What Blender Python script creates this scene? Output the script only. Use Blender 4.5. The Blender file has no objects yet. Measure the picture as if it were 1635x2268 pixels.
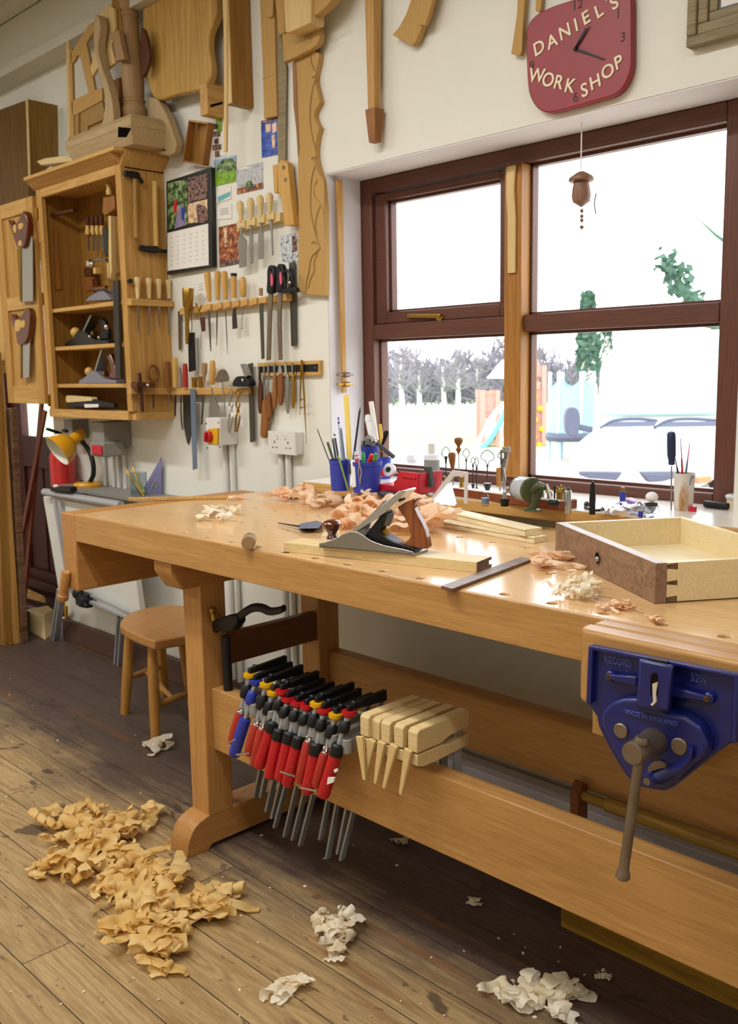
import bpy, bmesh, math, random
from mathutils import Vector, Matrix
from math import sin, cos, pi, radians
# ------------------------------------------------------------------ camera
SC = bpy.context.scene
COL = SC.collection
CH = 1.27                                   # eye height; the window wall is the plane Y = 2.10
F_PX, YAW, PITCH, ROLL = 2094.4, -0.79325, 0.14709, -0.0163
_f = Vector((sin(YAW)*cos(PITCH), cos(YAW)*cos(PITCH), -sin(PITCH)))
_r = Vector((cos(YAW), -sin(YAW), 0)); _u = _r.cross(_f)
_r, _u = _r*cos(ROLL)+_u*sin(ROLL), -_r*sin(ROLL)+_u*cos(ROLL)
CAM = Vector((0, 0, CH))
cam_d = bpy.data.cameras.new('camera'); cam = bpy.data.objects.new('camera', cam_d); COL.objects.link(cam)
cam_d.sensor_fit = 'VERTICAL'; cam_d.sensor_height = 36; cam_d.sensor_width = 36
cam_d.lens = F_PX/2268*36; cam_d.clip_start = .05; cam_d.clip_end = 400
cam.matrix_world = Matrix(((_r.x,_u.x,-_f.x,CAM.x),(_r.y,_u.y,-_f.y,CAM.y),(_r.z,_u.z,-_f.z,CAM.z),(0,0,0,1)))
cam_d.dof.use_dof = True; cam_d.dof.focus_distance = 1.75; cam_d.dof.aperture_fstop = 9
SC.camera = cam
# ------------------------------------------------------------------ light and exposure
SC.view_settings.view_transform = 'Standard'; SC.view_settings.look = 'None'
SC.view_settings.gamma = 1; SC.view_settings.use_curve_mapping = False
SC.view_settings.exposure = 0.0
SKY = 5.0
LAMP = 21.0
w = bpy.data.worlds.new('overcast sky'); SC.world = w; w.use_nodes = True
nt = w.node_tree; bg = nt.nodes['Background']
tc = nt.nodes.new('ShaderNodeTexCoord'); sx = nt.nodes.new('ShaderNodeSeparateXYZ'); rp = nt.nodes.new('ShaderNodeValToRGB')
nt.links.new(tc.outputs['Generated'], sx.inputs[0]); nt.links.new(sx.outputs['Z'], rp.inputs[0]); nt.links.new(rp.outputs[0], bg.inputs[0])
rp.color_ramp.elements[0].position = 0; rp.color_ramp.elements[0].color = (.96,.97,1,1)
rp.color_ramp.elements[1].position = .6; rp.color_ramp.elements[1].color = (.86,.92,1,1)
bg.inputs[1].default_value = SKY
def area(name, loc, size, energy, col, rot=(0,0,0), portal=False):
    d = bpy.data.lights.new(name, 'AREA'); d.shape = 'RECTANGLE'; d.size, d.size_y = size; d.energy = energy; d.color = col
    o = bpy.data.objects.new(name, d); COL.objects.link(o); o.location = loc; o.rotation_euler = rot
    if portal: d.cycles.is_portal = True
    return o
area('window_portal', (-1.65, 2.345, 1.41), (1.36, 1.0), 1, (1,1,1), (radians(-90),0,0), True)
WARM = (1,.985,.95)
# the room's own fluorescent battens, on the ceiling out of frame
for x,y,k in ((-3.9,.2,2.0),(-3.0,-1.7,.9),(-1.0,-1.7,.9),(-1.7,.4,1.9),(.9,.0,1.3)):
    area('ceiling_tube', (x,y,2.80), (1.5,.12), LAMP*k, WARM)

# ------------------------------------------------------------------ helpers
def P(x, y, X=None, Y=None, Z=None):        # the point of a plane in the room that the photograph shows at pixel (x, y)
    d = _f*F_PX + _r*(x-817.5) - _u*(y-1134)
    if X is not None: t = (X-CAM.x)/d.x
    elif Y is not None: t = (Y-CAM.y)/d.y
    else: t = (Z-CAM.z)/d.z
    return CAM + d*t
WY = 2.10; TZ = .88
def W(x, y, off=0): return P(x, y, Y=WY-off)
def T(x, y, dz=0): return P(x, y, Z=TZ+dz)
def FL(x, y, z=0): return P(x, y, Z=z)
def mpp(p): return (Vector(p)-CAM).dot(_f)/F_PX       # metres per photo pixel at a point
V = Vector
def lin(h):
    if not isinstance(h, str): return (*h, 1)
    c = [int(h[i:i+2],16)/255 for i in (0,2,4)]
    return (*[x/12.92 if x <= .04045 else ((x+.055)/1.055)**2.4 for x in c], 1)
M = {}
def _new(name):
    m = bpy.data.materials.new(name); m.use_nodes = True; M[name] = m
    return m, m.node_tree, m.node_tree.nodes['Principled BSDF']
def mat(name, col, rough=.5, metal=0, spec=.5, var=.12, nscale=30, bump=0, coat=0):
    m, t, b = _new(name); N = t.nodes.new; L = t.links.new
    b.inputs['Roughness'].default_value = rough; b.inputs['Metallic'].default_value = metal
    b.inputs['Specular IOR Level'].default_value = spec; b.inputs['Coat Weight'].default_value = coat
    tc = N('ShaderNodeTexCoord'); nz = N('ShaderNodeTexNoise'); nz.inputs['Scale'].default_value = nscale; nz.inputs['Detail'].default_value = 4
    mx = N('ShaderNodeMix'); mx.data_type = 'RGBA'
    c = lin(col); mx.inputs['A'].default_value = tuple(v*(1-var) for v in c[:3])+(1,); mx.inputs['B'].default_value = tuple(min(1,v*(1+var)) for v in c[:3])+(1,)
    L(tc.outputs['Object'], nz.inputs['Vector']); L(nz.outputs['Fac'], mx.inputs['Factor']); L(mx.outputs['Result'], b.inputs['Base Color'])
    if bump:
        bp = N('ShaderNodeBump'); bp.inputs['Strength'].default_value = bump; bp.inputs['Distance'].default_value = .002
        L(nz.outputs['Fac'], bp.inputs['Height']); L(bp.outputs[0], b.inputs['Normal'])
    return m
def wood(name, c1, c2, ax='X', rough=.45, sc=1.0, fig=.5, spec=.4, coat=0, bump=.08):
    """planed timber: long fine grain plus broad figure, running along one axis"""
    m, t, b = _new(name); N = t.nodes.new; L = t.links.new
    tc = N('ShaderNodeTexCoord'); mp = N('ShaderNodeMapping')
    s = [1.0]*3; s['XYZ'.index(ax)] = .045; mp.inputs['Scale'].default_value = s
    L(tc.outputs['Object'], mp.inputs['Vector'])
    n1 = N('ShaderNodeTexNoise'); n1.inputs['Scale'].default_value = 260*sc; n1.inputs['Detail'].default_value = 5; n1.inputs['Roughness'].default_value = .6
    n2 = N('ShaderNodeTexNoise'); n2.inputs['Scale'].default_value = 22*sc; n2.inputs['Detail'].default_value = 3; n2.inputs['Distortion'].default_value = 1.2
    L(mp.outputs[0], n1.inputs['Vector']); L(mp.outputs[0], n2.inputs['Vector'])
    wv = N('ShaderNodeMath'); wv.operation = 'SINE'; ml = N('ShaderNodeMath'); ml.operation = 'MULTIPLY'; ml.inputs[1].default_value = 30
    L(n2.outputs['Fac'], ml.inputs[0]); L(ml.outputs[0], wv.inputs[0])
    a = N('ShaderNodeMath'); a.operation = 'MULTIPLY_ADD'; a.inputs[1].default_value = .16*fig; L(wv.outputs[0], a.inputs[0]); L(n1.outputs['Fac'], a.inputs[2])
    a2 = N('ShaderNodeMath'); a2.operation = 'MULTIPLY_ADD'; a2.inputs[1].default_value = .7*fig; a2.inputs[2].default_value = -.35*fig; L(n2.outputs['Fac'], a2.inputs[0])
    a3 = N('ShaderNodeMath'); a3.operation = 'ADD'; L(a.outputs[0], a3.inputs[0]); L(a2.outputs[0], a3.inputs[1])
    r = N('ShaderNodeValToRGB'); r.color_ramp.elements[0].position = .22; r.color_ramp.elements[0].color = lin(c1)
    r.color_ramp.elements[1].position = .75; r.color_ramp.elements[1].color = lin(c2)
    L(a3.outputs[0], r.inputs[0]); L(r.outputs[0], b.inputs['Base Color'])
    b.inputs['Roughness'].default_value = rough; b.inputs['Specular IOR Level'].default_value = spec; b.inputs['Coat Weight'].default_value = coat
    bp = N('ShaderNodeBump'); bp.inputs['Strength'].default_value = bump; bp.inputs['Distance'].default_value = .001
    L(a.outputs[0], bp.inputs['Height'])
    if bump: L(bp.outputs[0], b.inputs['Normal'])
    return m
def flat(name, col, rough=.6, **k): return mat(name, col, rough, var=.03, **k)

class MB:
    """collects shapes in world coordinates; build() links them as one mesh object"""
    def __init__(s): s.b = bmesh.new()
    def face(s, pts):
        vs = [s.b.verts.new(p) for p in pts]
        return s.b.faces.new(vs)
    def box(s, a, c):
        a, c = V(a), V(c); lo = V(map(min, a, c)); hi = V(map(max, a, c))
        return s.prism([V((lo.x,lo.y,lo.z)),V((hi.x,lo.y,lo.z)),V((hi.x,hi.y,lo.z)),V((lo.x,hi.y,lo.z))], V((0,0,hi.z-lo.z)))
    def prism(s, pts, d, top=None):
        pts = [V(p) for p in pts]; d = V(d) if d is not None else V(); n = len(pts)
        q = [p+d for p in pts] if top is None else [V(p) for p in top]
        nrm = V((0,0,0))
        for i in range(n):
            a, c = pts[i], pts[(i+1)%n]; nrm += V(((a.y-c.y)*(a.z+c.z),(a.z-c.z)*(a.x+c.x),(a.x-c.x)*(a.y+c.y)))
        dd = q[0]-pts[0]
        if nrm.dot(dd) > 0: pts.reverse(); q.reverse()
        A = [s.b.verts.new(p) for p in pts]; B = [s.b.verts.new(p) for p in q]
        s.b.faces.new(A); s.b.faces.new(B[::-1])
        for i in range(n): s.b.faces.new((A[i], B[i], B[(i+1)%n], A[(i+1)%n]))
        return s
    def bar(s, a, c, w, h, up=(0,0,1), w2=None, h2=None):      # rectangular bar from a to c, w across, h along up
        a, c = V(a), V(c); d = (c-a).normalized(); up = V(up)
        x = d.cross(up); x = x.normalized() if x.length > 1e-5 else d.orthogonal().normalized(); y = x.cross(d)
        w2 = w if w2 is None else w2; h2 = h if h2 is None else h2
        return s.prism([a+x*w/2*i+y*h/2*j for i,j in ((-1,-1),(1,-1),(1,1),(-1,1))], None, [c+x*w2/2*i+y*h2/2*j for i,j in ((-1,-1),(1,-1),(1,1),(-1,1))])
    def tube(s, path, r, n=10, cap=True, flat=1.0, up=None):
        path = [V(p) for p in path]; m = len(path); rs = r if isinstance(r, (list,tuple)) else [r]*m
        t0 = (path[1]-path[0]).normalized(); x = V(up) if up else t0.orthogonal(); x = (x-t0*x.dot(t0)).normalized(); rings = []
        for i,p in enumerate(path):
            t = (path[min(i+1,m-1)]-path[max(i-1,0)]).normalized(); x = (x-t*x.dot(t)).normalized(); y = t.cross(x)
            rings.append([s.b.verts.new(p+(x*cos(2*pi*k/n)+y*sin(2*pi*k/n)*flat)*rs[i]) for k in range(n)])
        for A,B in zip(rings, rings[1:]):
            for k in range(n): s.b.faces.new((A[k],A[(k+1)%n],B[(k+1)%n],B[k]))
        if cap: s.b.faces.new(rings[0][::-1]); s.b.faces.new(rings[-1])
        return s
    def lathe(s, a, c, prof, n=16, flat=1.0, up=None):          # prof: (fraction along a->c, radius in metres)
        a, c = V(a), V(c); d = c-a; t = d.normalized()
        x = V(up) if up else t.orthogonal(); x = (x-t*x.dot(t)).normalized(); y = t.cross(x); prev = None
        for i,(f,r) in enumerate(prof):
            q = a+d*f
            ring = [s.b.verts.new(q+(x*cos(2*pi*k/n)+y*sin(2*pi*k/n)*flat)*max(r,1e-4)) for k in range(n)]
            if prev:
                for k in range(n): s.b.faces.new((prev[k],prev[(k+1)%n],ring[(k+1)%n],ring[k]))
            else: s.b.faces.new(ring[::-1])
            prev = ring
        s.b.faces.new(prev)
        return s
    def ball(s, c, r, n=12, sc=(1,1,1)):
        c = V(c); m = max(5, n//2+1); z = V((0,0,1))
        pr = [((1-cos(pi*i/m))/2, sin(pi*i/m)) for i in range(m+1)]
        prev = None
        for f,q in pr:
            ring = [s.b.verts.new(c+V((cos(2*pi*k/n)*max(q,.01)*r*sc[0], sin(2*pi*k/n)*max(q,.01)*r*sc[1], (2*f-1)*r*sc[2]))) for k in range(n)]
            if prev:
                for k in range(n): s.b.faces.new((prev[k],prev[(k+1)%n],ring[(k+1)%n],ring[k]))
            else: s.b.faces.new(ring[::-1])
            prev = ring
        s.b.faces.new(prev)
        return s
    def ribbon(s, path, sides):                                  # path of points with a half-width vector at each
        A = [(s.b.verts.new(V(p)-V(w)), s.b.verts.new(V(p)+V(w))) for p,w in zip(path, sides)]
        for (a,b_),(c,d) in zip(A, A[1:]): s.b.faces.new((a,b_,d,c))
        return s
ORG = {}
def build(name, mb, m, parent=None, bevel=0, org=None, smooth=True, seg=2):
    me = bpy.data.meshes.new(name)
    bmesh.ops.recalc_face_normals(mb.b, faces=mb.b.faces[:]) if smooth != 'open' else None
    if parent is None:
        if org is None:
            vs = [v.co for v in mb.b.verts]
            org = V(((min(v.x for v in vs)+max(v.x for v in vs))/2, (min(v.y for v in vs)+max(v.y for v in vs))/2, min(v.z for v in vs)))
    else: org = ORG[parent.name]
    org = V(org)
    for v in mb.b.verts: v.co -= org
    for f in mb.b.faces: f.smooth = bool(smooth)
    mb.b.to_mesh(me); mb.b.free()
    o = bpy.data.objects.new(name, me); COL.objects.link(o)
    for k in (m if isinstance(m, (list,tuple)) else [m]): me.materials.append(M[k] if isinstance(k, str) else k)
    if smooth: me.set_sharp_from_angle(angle=radians(38))
    if bevel:
        b = o.modifiers.new('edge', 'BEVEL'); b.width = bevel; b.segments = seg; b.limit_method = 'ANGLE'; b.angle_limit = radians(38)
    ORG[o.name] = org
    if parent: o.parent = parent
    else: o.location = org
    return o
def tag(o, label, cat, group=None, kind=None):
    if label: o['label'] = label
    if cat: o['category'] = cat
    if group: o['group'] = group
    if kind: o['kind'] = kind
    return o
def thing(name, label, cat, loc, group=None):
    o = bpy.data.objects.new(name, None); COL.objects.link(o); o.location = loc; o.empty_display_size = .05
    ORG[o.name] = V(loc)
    return tag(o, label, cat, group)
def single(name, mb, m, label, cat, group=None, bevel=0, kind=None, **k):
    return tag(build(name, mb, m, None, bevel, **k), label, cat, group, kind)
def struct(name, mb, m, bevel=0, parent=None):
    o = build(name, mb, m, parent, bevel)
    if parent is None: o['kind'] = 'structure'
    return o
def dup(root, loc, rotz=None, label=None):          # a copy of a thing with copies of its parts and their sub-parts
    r = root.copy(); COL.objects.link(r); r.location = loc; ORG[r.name] = V(loc)
    if rotz is not None: r.rotation_euler.z = rotz
    if label: r['label'] = label
    for ch in list(root.children):
        c = ch.copy(); COL.objects.link(c); c.parent = r
        for g in list(ch.children):
            d = g.copy(); COL.objects.link(d); d.parent = c
    return r
def wpoly(mb, pts, off, th):                         # outline on a plane parallel to the wall, thickness th towards the wall
    return mb.prism([W(x,y,off) for x,y in pts], V((0,th,0)))
def smooth_pts(pts, n=4):                            # closed Catmull-Rom outline
    out = []; m = len(pts)
    for i in range(m):
        p0,p1,p2,p3 = (V((*pts[(i+k-1)%m],0)) for k in range(4))
        for j in range(n):
            t = j/n; q = .5*((2*p1)+(p2-p0)*t+(2*p0-5*p1+4*p2-p3)*t*t+(3*p1-p0-3*p2+p3)*t**3); out.append((q.x,q.y))
    return out
def spline(pts, n=6):                                # open Catmull-Rom through 3-D points
    pts = [V(p) for p in pts]; pts = [pts[0]*2-pts[1]]+pts+[pts[-1]*2-pts[-2]]; out = []
    for i in range(1, len(pts)-2):
        p0,p1,p2,p3 = pts[i-1:i+3]
        for j in range(n):
            t = j/n; out.append(.5*((2*p1)+(p2-p0)*t+(2*p0-5*p1+4*p2-p3)*t*t+(3*p1-p0-3*p2+p3)*t**3))
    return out+[pts[-2]]
def turned(mb, a, c, prof, n=14):                    # prof radii in photo pixels at a
    k = mpp(a); return mb.lathe(a, c, [(f, r*k) for f,r in prof], n)
# ------------------------------------------------------------------ materials
mat('plaster','e3e2d9',.85,spec=.2,var=.05,nscale=5)
mat('reveal_paint','dcd8dc',.8,spec=.25,var=.03,nscale=6)
mat('sill_glare_paint','e4ddd4',.22,var=.05,nscale=8); mat('ceiling_paint','c6c2b4',.8,spec=.2,var=.03)
mat('skirting_paint','5a4036',.5,var=.08)
wood('frame_wood','4b2a20','6c4234','X',.4,fig=.3); wood('frame_wood_z','4f2c20','704434','Z',.4,fig=.3)
wood('mullion_wood','8a5a22','b57c36','Z',.45,fig=.6)
wood('door_wood','3a1512','4e211a','Z',.45,fig=.3)
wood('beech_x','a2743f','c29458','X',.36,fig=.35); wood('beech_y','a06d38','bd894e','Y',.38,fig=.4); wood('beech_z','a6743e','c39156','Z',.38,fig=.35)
wood('beech_top','cba06a','e2bd8c','X',.19,fig=.3,spec=.9,bump=0)
wood('rail_wood','5c3420','774a2e','Y',.45)
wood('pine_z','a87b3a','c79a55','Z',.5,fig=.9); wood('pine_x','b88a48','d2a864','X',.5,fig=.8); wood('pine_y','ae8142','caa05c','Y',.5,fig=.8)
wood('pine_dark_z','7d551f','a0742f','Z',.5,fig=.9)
wood('pale_z','c4a468','dcc088','Z',.55,fig=.4); wood('pale_x','cdb27c','e0c896','X',.5,fig=.4)
wood('ash_z','b89a62','cbb07c','Z',.55,fig=.7)
wood('mdf','b08a4c','bd975a','Z',.7,fig=.15); wood('mdf_dark','94743f','a3824a','Z',.7,fig=.15)
wood('oak_turned','8e6f4a','ab8a60','Z',.6,fig=.5)
wood('teak_z','7a4c1c','9c662a','Z',.45,fig=.6)
wood('walnut_y','4f3624','826046','Y',.4,sc=.8,fig=1.0); wood('walnut_x','4f3624','7a5a42','X',.4,fig=.9)
wood('maple_x','dfcca0','efe0bc','X',.42,fig=.3); wood('maple_y','d6c08e','e8d6aa','Y',.42,fig=.3)
wood('bubinga','5e2c0c','9c5522','Z',.22,fig=1.0,coat=.5); wood('knob_wood','4a1c0c','6e2f14','Z',.18,fig=.5,coat=.6)
wood('handle_box','c49a4c','d9b266','Z',.4,fig=.3); wood('handle_ash','bd8f45','d1a458','Z',.4,fig=.4); wood('handle_brown','6a3c18','8a5426','Z',.4,fig=.4)
wood('handle_rose','42200f','5c2e18','Z',.35,fig=.5)
wood('pale_boxwood','c9ad72','dcc48e','Z',.45,fig=.2)
mat('shaving_pale','f0d9a4',.6,var=.12,nscale=25)
mat('steel','a3a19b',.35,1,var=.12,nscale=60); mat('steel_dark','4c4a47',.4,.9,var=.2,nscale=50); mat('steel_bright','c4c2bf',.2,1,var=.05)
mat('steel_zinc','a6acb2',.4,.6,var=.1,nscale=90); mat('steel_rust','87796a',.42,.85,var=.35,nscale=40)
mat('file_steel','5e5c54',.5,.8,var=.15,nscale=80)
mat('iron_black','17171a',.45,.3,var=.2,nscale=40); mat('plastic_black','1a1b1e',.45,0,var=.1); mat('rubber_grey','34363a',.6,0)
mat('brass','a8853c',.32,1,var=.12); mat('chrome','d8d8d8',.08,1,var=.02)
mat('red_plastic','b4121c',.35,var=.05); mat('red_wood','a8261c',.3,var=.1,coat=.3); mat('yellow_plastic','d9a50c',.4,var=.05); mat('blue_plastic','26359c',.4,var=.06)
mat('blue_paint','0f1860',.38,.0,var=.25,nscale=40,bump=.25,coat=.2); mat('worn_paint','5f6478',.5,.3,var=.3,nscale=80)
mat('white_plastic','dcdad4',.4,var=.02); mat('grey_plastic','8d8a84',.5,var=.05); mat('white_board','dedfdb',.45,var=.03); mat('aluminium','b8bac0',.4,.45,var=.06)
mat('paper','e6e3dc',.8,var=.03); mat('black_frame','1d1c1b',.4,var=.1)
mat('red_lacquer','8e2730',.42,var=.2,nscale=9); mat('cream_letter','e4dabd',.6,var=.05); mat('numeral_black','2a1a18',.6)
wood('driftwood','77694e','9a8b6c','X',.7,fig=.6)
mat('lamp_yellow','dda01c',.35,var=.05,coat=.3); mat('lamp_white','e8e6d6',.4,var=.02)
mat('extinguisher_red','c01018',.3,coat=.5,var=.04)
mat('leather_green','3a4a20',.6)
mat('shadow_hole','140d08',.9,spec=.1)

def glass_pane(name, tint=(1,1,1)):
    m = bpy.data.materials.new(name); m.use_nodes = True; M[name] = m; t = m.node_tree; t.nodes.clear()
    out = t.nodes.new('ShaderNodeOutputMaterial'); tr = t.nodes.new('ShaderNodeBsdfTransparent'); gl = t.nodes.new('ShaderNodeBsdfGlossy'); fr = t.nodes.new('ShaderNodeLayerWeight'); pw = t.nodes.new('ShaderNodeMath'); ad = t.nodes.new('ShaderNodeMath'); mx = t.nodes.new('ShaderNodeMixShader')
    fr.inputs[0].default_value = .5; pw.operation = 'POWER'; pw.inputs[1].default_value = 5; ad.operation = 'MULTIPLY_ADD'; ad.inputs[1].default_value = .9; ad.inputs[2].default_value = .03; t.links.new(fr.outputs['Facing'], pw.inputs[0]); t.links.new(pw.outputs[0], ad.inputs[0]); gl.inputs['Roughness'].default_value = .01; tr.inputs[0].default_value = (*tint,1)
    t.links.new(ad.outputs[0], mx.inputs[0]); t.links.new(tr.outputs[0], mx.inputs[1]); t.links.new(gl.outputs[0], mx.inputs[2]); t.links.new(mx.outputs[0], out.inputs[0])
glass_pane('glass'); glass_pane('glass_tinted',(.75,.85,.86)); glass_pane('bottle_clear',(.9,.94,.95)); glass_pane('setsquare_violet',(.42,.42,.62)); glass_pane('perspex',(.82,.85,.88))

def shaving_mat(name, c1, c2):
    m, t, b = _new(name); N = t.nodes.new; L = t.links.new
    tc = N('ShaderNodeTexCoord'); nz = N('ShaderNodeTexNoise'); nz.inputs['Scale'].default_value = 14; nz.inputs['Detail'].default_value = 5
    r = N('ShaderNodeValToRGB'); r.color_ramp.elements[0].position = .35; r.color_ramp.elements[0].color = lin(c1); r.color_ramp.elements[1].position = .65; r.color_ramp.elements[1].color = lin(c2)
    L(tc.outputs['Object'], nz.inputs['Vector']); L(nz.outputs['Fac'], r.inputs[0]); L(r.outputs[0], b.inputs['Base Color'])
    b.inputs['Roughness'].default_value = .55; b.inputs['Specular IOR Level'].default_value = .3
    tl = N('ShaderNodeBsdfTranslucent'); mx = N('ShaderNodeMixShader'); mx.inputs[0].default_value = .4; L(r.outputs[0], tl.inputs[0])
    L(b.outputs[0], mx.inputs[1]); L(tl.outputs[0], mx.inputs[2]); L(mx.outputs[0], t.nodes['Material Output'].inputs[0])
shaving_mat('shaving_yellow','e8c070','f7dc9c'); shaving_mat('shaving_orange','f4c898','fde8cc'); shaving_mat('shaving_cream','f3e3bf','fdf6e6')

def floor_mat():
    m, t, b = _new('floorboards'); N = t.nodes.new; L = t.links.new
    def math_(op, *a):
        n = N('ShaderNodeMath'); n.operation = op
        for i,v in enumerate(a):
            if isinstance(v,(int,float)): n.inputs[i].default_value = v
            else: L(v, n.inputs[i])
        return n.outputs[0]
    def mixc(f, a, c, mode='MIX'):
        n = N('ShaderNodeMix'); n.data_type = 'RGBA'; n.blend_type = mode
        for k,v in (('Factor',f),('A',a),('B',c)):
            if isinstance(v,(int,float)): n.inputs[k].default_value = v
            elif isinstance(v,tuple): n.inputs[k].default_value = v
            else: L(v, n.inputs[k])
        return n.outputs['Result']
    def noise(vec, sc, det=4, dist=0, rough=.5):
        n = N('ShaderNodeTexNoise'); n.inputs['Scale'].default_value = sc; n.inputs['Detail'].default_value = det; n.inputs['Distortion'].default_value = dist; n.inputs['Roughness'].default_value = rough
        L(vec, n.inputs['Vector']); return n.outputs['Fac']
    def ramp(f, p0, p1, c0=(0,0,0,1), c1=(1,1,1,1)):
        n = N('ShaderNodeValToRGB'); n.color_ramp.elements[0].position = p0; n.color_ramp.elements[1].position = p1
        n.color_ramp.elements[0].color = c0; n.color_ramp.elements[1].color = c1; L(f, n.inputs[0]); return n.outputs[0]
    tc = N('ShaderNodeNewGeometry').outputs['Position']
    off = N('ShaderNodeVectorMath'); off.operation = 'ADD'; off.inputs[1].default_value = (20.3, 20-1.693+.115, 0); L(tc, off.inputs[0])
    br = N('ShaderNodeTexBrick'); br.offset = .37; br.inputs['Scale'].default_value = 1
    br.inputs['Color1'].default_value = (0,0,0,1); br.inputs['Color2'].default_value = (1,1,1,1); br.inputs['Mortar'].default_value = (.5,.5,.5,1)
    br.inputs['Mortar Size'].default_value = .0016; br.inputs['Brick Width'].default_value = 2.3; br.inputs['Row Height'].default_value = .115; br.inputs['Bias'].default_value = 0
    L(off.outputs[0], br.inputs['Vector'])
    rnd = br.outputs['Color']; gap = br.outputs['Fac']
    sh = N('ShaderNodeVectorMath'); sh.operation = 'MULTIPLY_ADD'; L(rnd, sh.inputs[0]); sh.inputs[1].default_value = (7,3,5); L(tc, sh.inputs[2])
    mp = N('ShaderNodeMapping'); mp.inputs['Scale'].default_value = (.07,1,1); L(sh.outputs[0], mp.inputs[0])
    fig = noise(mp.outputs[0], 11, 2, .8); rings = math_('SINE', math_('MULTIPLY', fig, 75)); fine = noise(mp.outputs[0], 330, 4)
    sep = N('ShaderNodeSeparateXYZ'); L(tc, sep.inputs[0])
    # bare pine, with growth rings
    g = math_('ADD', math_('MULTIPLY', rings, .12), math_('MULTIPLY', fine, .8))
    pine = ramp(g, .1, .75, lin('8f7148'), lin('c4a878'))
    tint = math_('MULTIPLY_ADD', N_fac(t, rnd, L), .26, .86)
    pine = mixc(1.0, pine, comb(t, tint, L), 'MULTIPLY')
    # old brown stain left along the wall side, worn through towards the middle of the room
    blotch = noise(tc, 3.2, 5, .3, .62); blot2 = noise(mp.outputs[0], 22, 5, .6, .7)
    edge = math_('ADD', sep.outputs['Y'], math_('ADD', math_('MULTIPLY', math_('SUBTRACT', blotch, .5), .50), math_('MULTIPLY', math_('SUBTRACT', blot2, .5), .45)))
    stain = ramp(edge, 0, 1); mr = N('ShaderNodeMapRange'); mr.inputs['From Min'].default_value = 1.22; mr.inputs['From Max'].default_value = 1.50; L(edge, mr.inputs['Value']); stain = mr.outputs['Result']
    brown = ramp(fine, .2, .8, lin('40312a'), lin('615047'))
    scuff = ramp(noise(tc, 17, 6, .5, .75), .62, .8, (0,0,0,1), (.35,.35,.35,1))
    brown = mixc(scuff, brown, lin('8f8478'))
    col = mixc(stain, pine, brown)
    # ink, glue and oil spots, drawn out a little along the boards
    mp2 = N('ShaderNodeMapping'); mp2.inputs['Scale'].default_value = (.62,1,1); L(tc, mp2.inputs[0])
    sp = ramp(noise(mp2.outputs[0], 9.5, 3.5, .4, .55), .625, .665); sp2 = ramp(noise(mp2.outputs[0], 34, 3, .3, .5), .655, .70)
    spot = math_('MAXIMUM', sp, math_('MULTIPLY', sp2, .75))
    col = mixc(math_('MULTIPLY', spot, .8), col, lin('43322a'))
    rust = ramp(noise(mp.outputs[0], 30, 3, .5), .62, .70); col = mixc(math_('MULTIPLY', rust, .45), col, lin('7c4c26'))
    col = mixc(math_('MULTIPLY', gap, .85), col, lin('2a2018'))
    L(col, b.inputs['Base Color'])
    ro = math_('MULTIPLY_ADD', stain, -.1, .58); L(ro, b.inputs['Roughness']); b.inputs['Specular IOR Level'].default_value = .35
    bp = N('ShaderNodeBump'); bp.inputs['Strength'].default_value = .35; bp.inputs['Distance'].default_value = .002
    L(math_('MULTIPLY_ADD', gap, -3, g), bp.inputs['Height']); L(bp.outputs[0], b.inputs['Normal'])
def N_fac(t, c, L):
    n = t.nodes.new('ShaderNodeRGBToBW'); L(c, n.inputs[0]); return n.outputs[0]
def comb(t, v, L):
    n = t.nodes.new('ShaderNodeCombineColor')
    for k in ('Red','Green','Blue'): L(v, n.inputs[k])
    return n.outputs[0]
floor_mat()

# ------------------------------------------------------------------ the room
HX0, HX1, HZ0, HZ1 = -2.307, -.9395, .905, 1.892          # window opening
DX0, DX1, DZ1 = -5.05, -4.262, 2.02                       # doorway
RX0, RX1, RY0, CZ = -5.75, 2.6, -3.2, 2.83
WT = 2.335
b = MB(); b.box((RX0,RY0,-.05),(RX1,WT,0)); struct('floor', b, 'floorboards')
b = MB()
b.box((RX0,WY,0),(DX0,WT,CZ)); b.box((DX0,WY,DZ1),(DX1,WT,CZ)); b.box((DX1,WY,0),(HX0,WT,CZ)); b.box((HX0,WY,HZ1),(HX1,WT,CZ)); b.box((HX0,WY,0),(HX1,WT,HZ0)); b.box((HX1,WY,0),(RX1,WT,CZ))
struct('wall_back', b, 'plaster')
b = MB(); b.box((RX0-.1,RY0,0),(RX0,WT,CZ)); struct('wall_left', b, 'plaster')
b = MB(); b.box((RX1,RY0,0),(RX1+.1,WT,CZ)); struct('wall_right', b, 'plaster')
b = MB(); b.box((RX0-.1,RY0-.1,0),(RX1+.1,RY0,CZ)); struct('wall_front', b, 'plaster')
b = MB(); b.box((RX0-.1,RY0-.1,CZ),(RX1+.1,WT,CZ+.1))
for i in range(46):                                        # boarded ceiling: a proud slat every 115 mm
    y = RY0+.05+i*.115; b.box((RX0,y,CZ-.012),(RX1,y+.085,CZ))
struct('ceiling', b, 'ceiling_paint')
b = MB(); b.box((RX0,2.0,2.60),(RX1,WY,CZ-.013)); b.box((RX0,1.985,2.60),(RX1,2.0,2.64)); struct('trim_1', b, 'ceiling_paint')
b = MB(); b.box((DX1+.002,2.076,0),(-.4,WY-.001,.105)); struct('baseboard_back', b, 'skirting_paint', .004)
# painted lining of the window recess
b = MB(); b.box((HX0,WY+.002,HZ1-.004),(HX1,2.25,HZ1)); b.box((HX0,WY+.002,HZ0),(HX0+.004,2.25,HZ1-.004)); b.box((HX1-.004,WY+.002,HZ0),(HX1,2.25,HZ1-.004)); struct('trim_2', b, 'reveal_paint')

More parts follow.
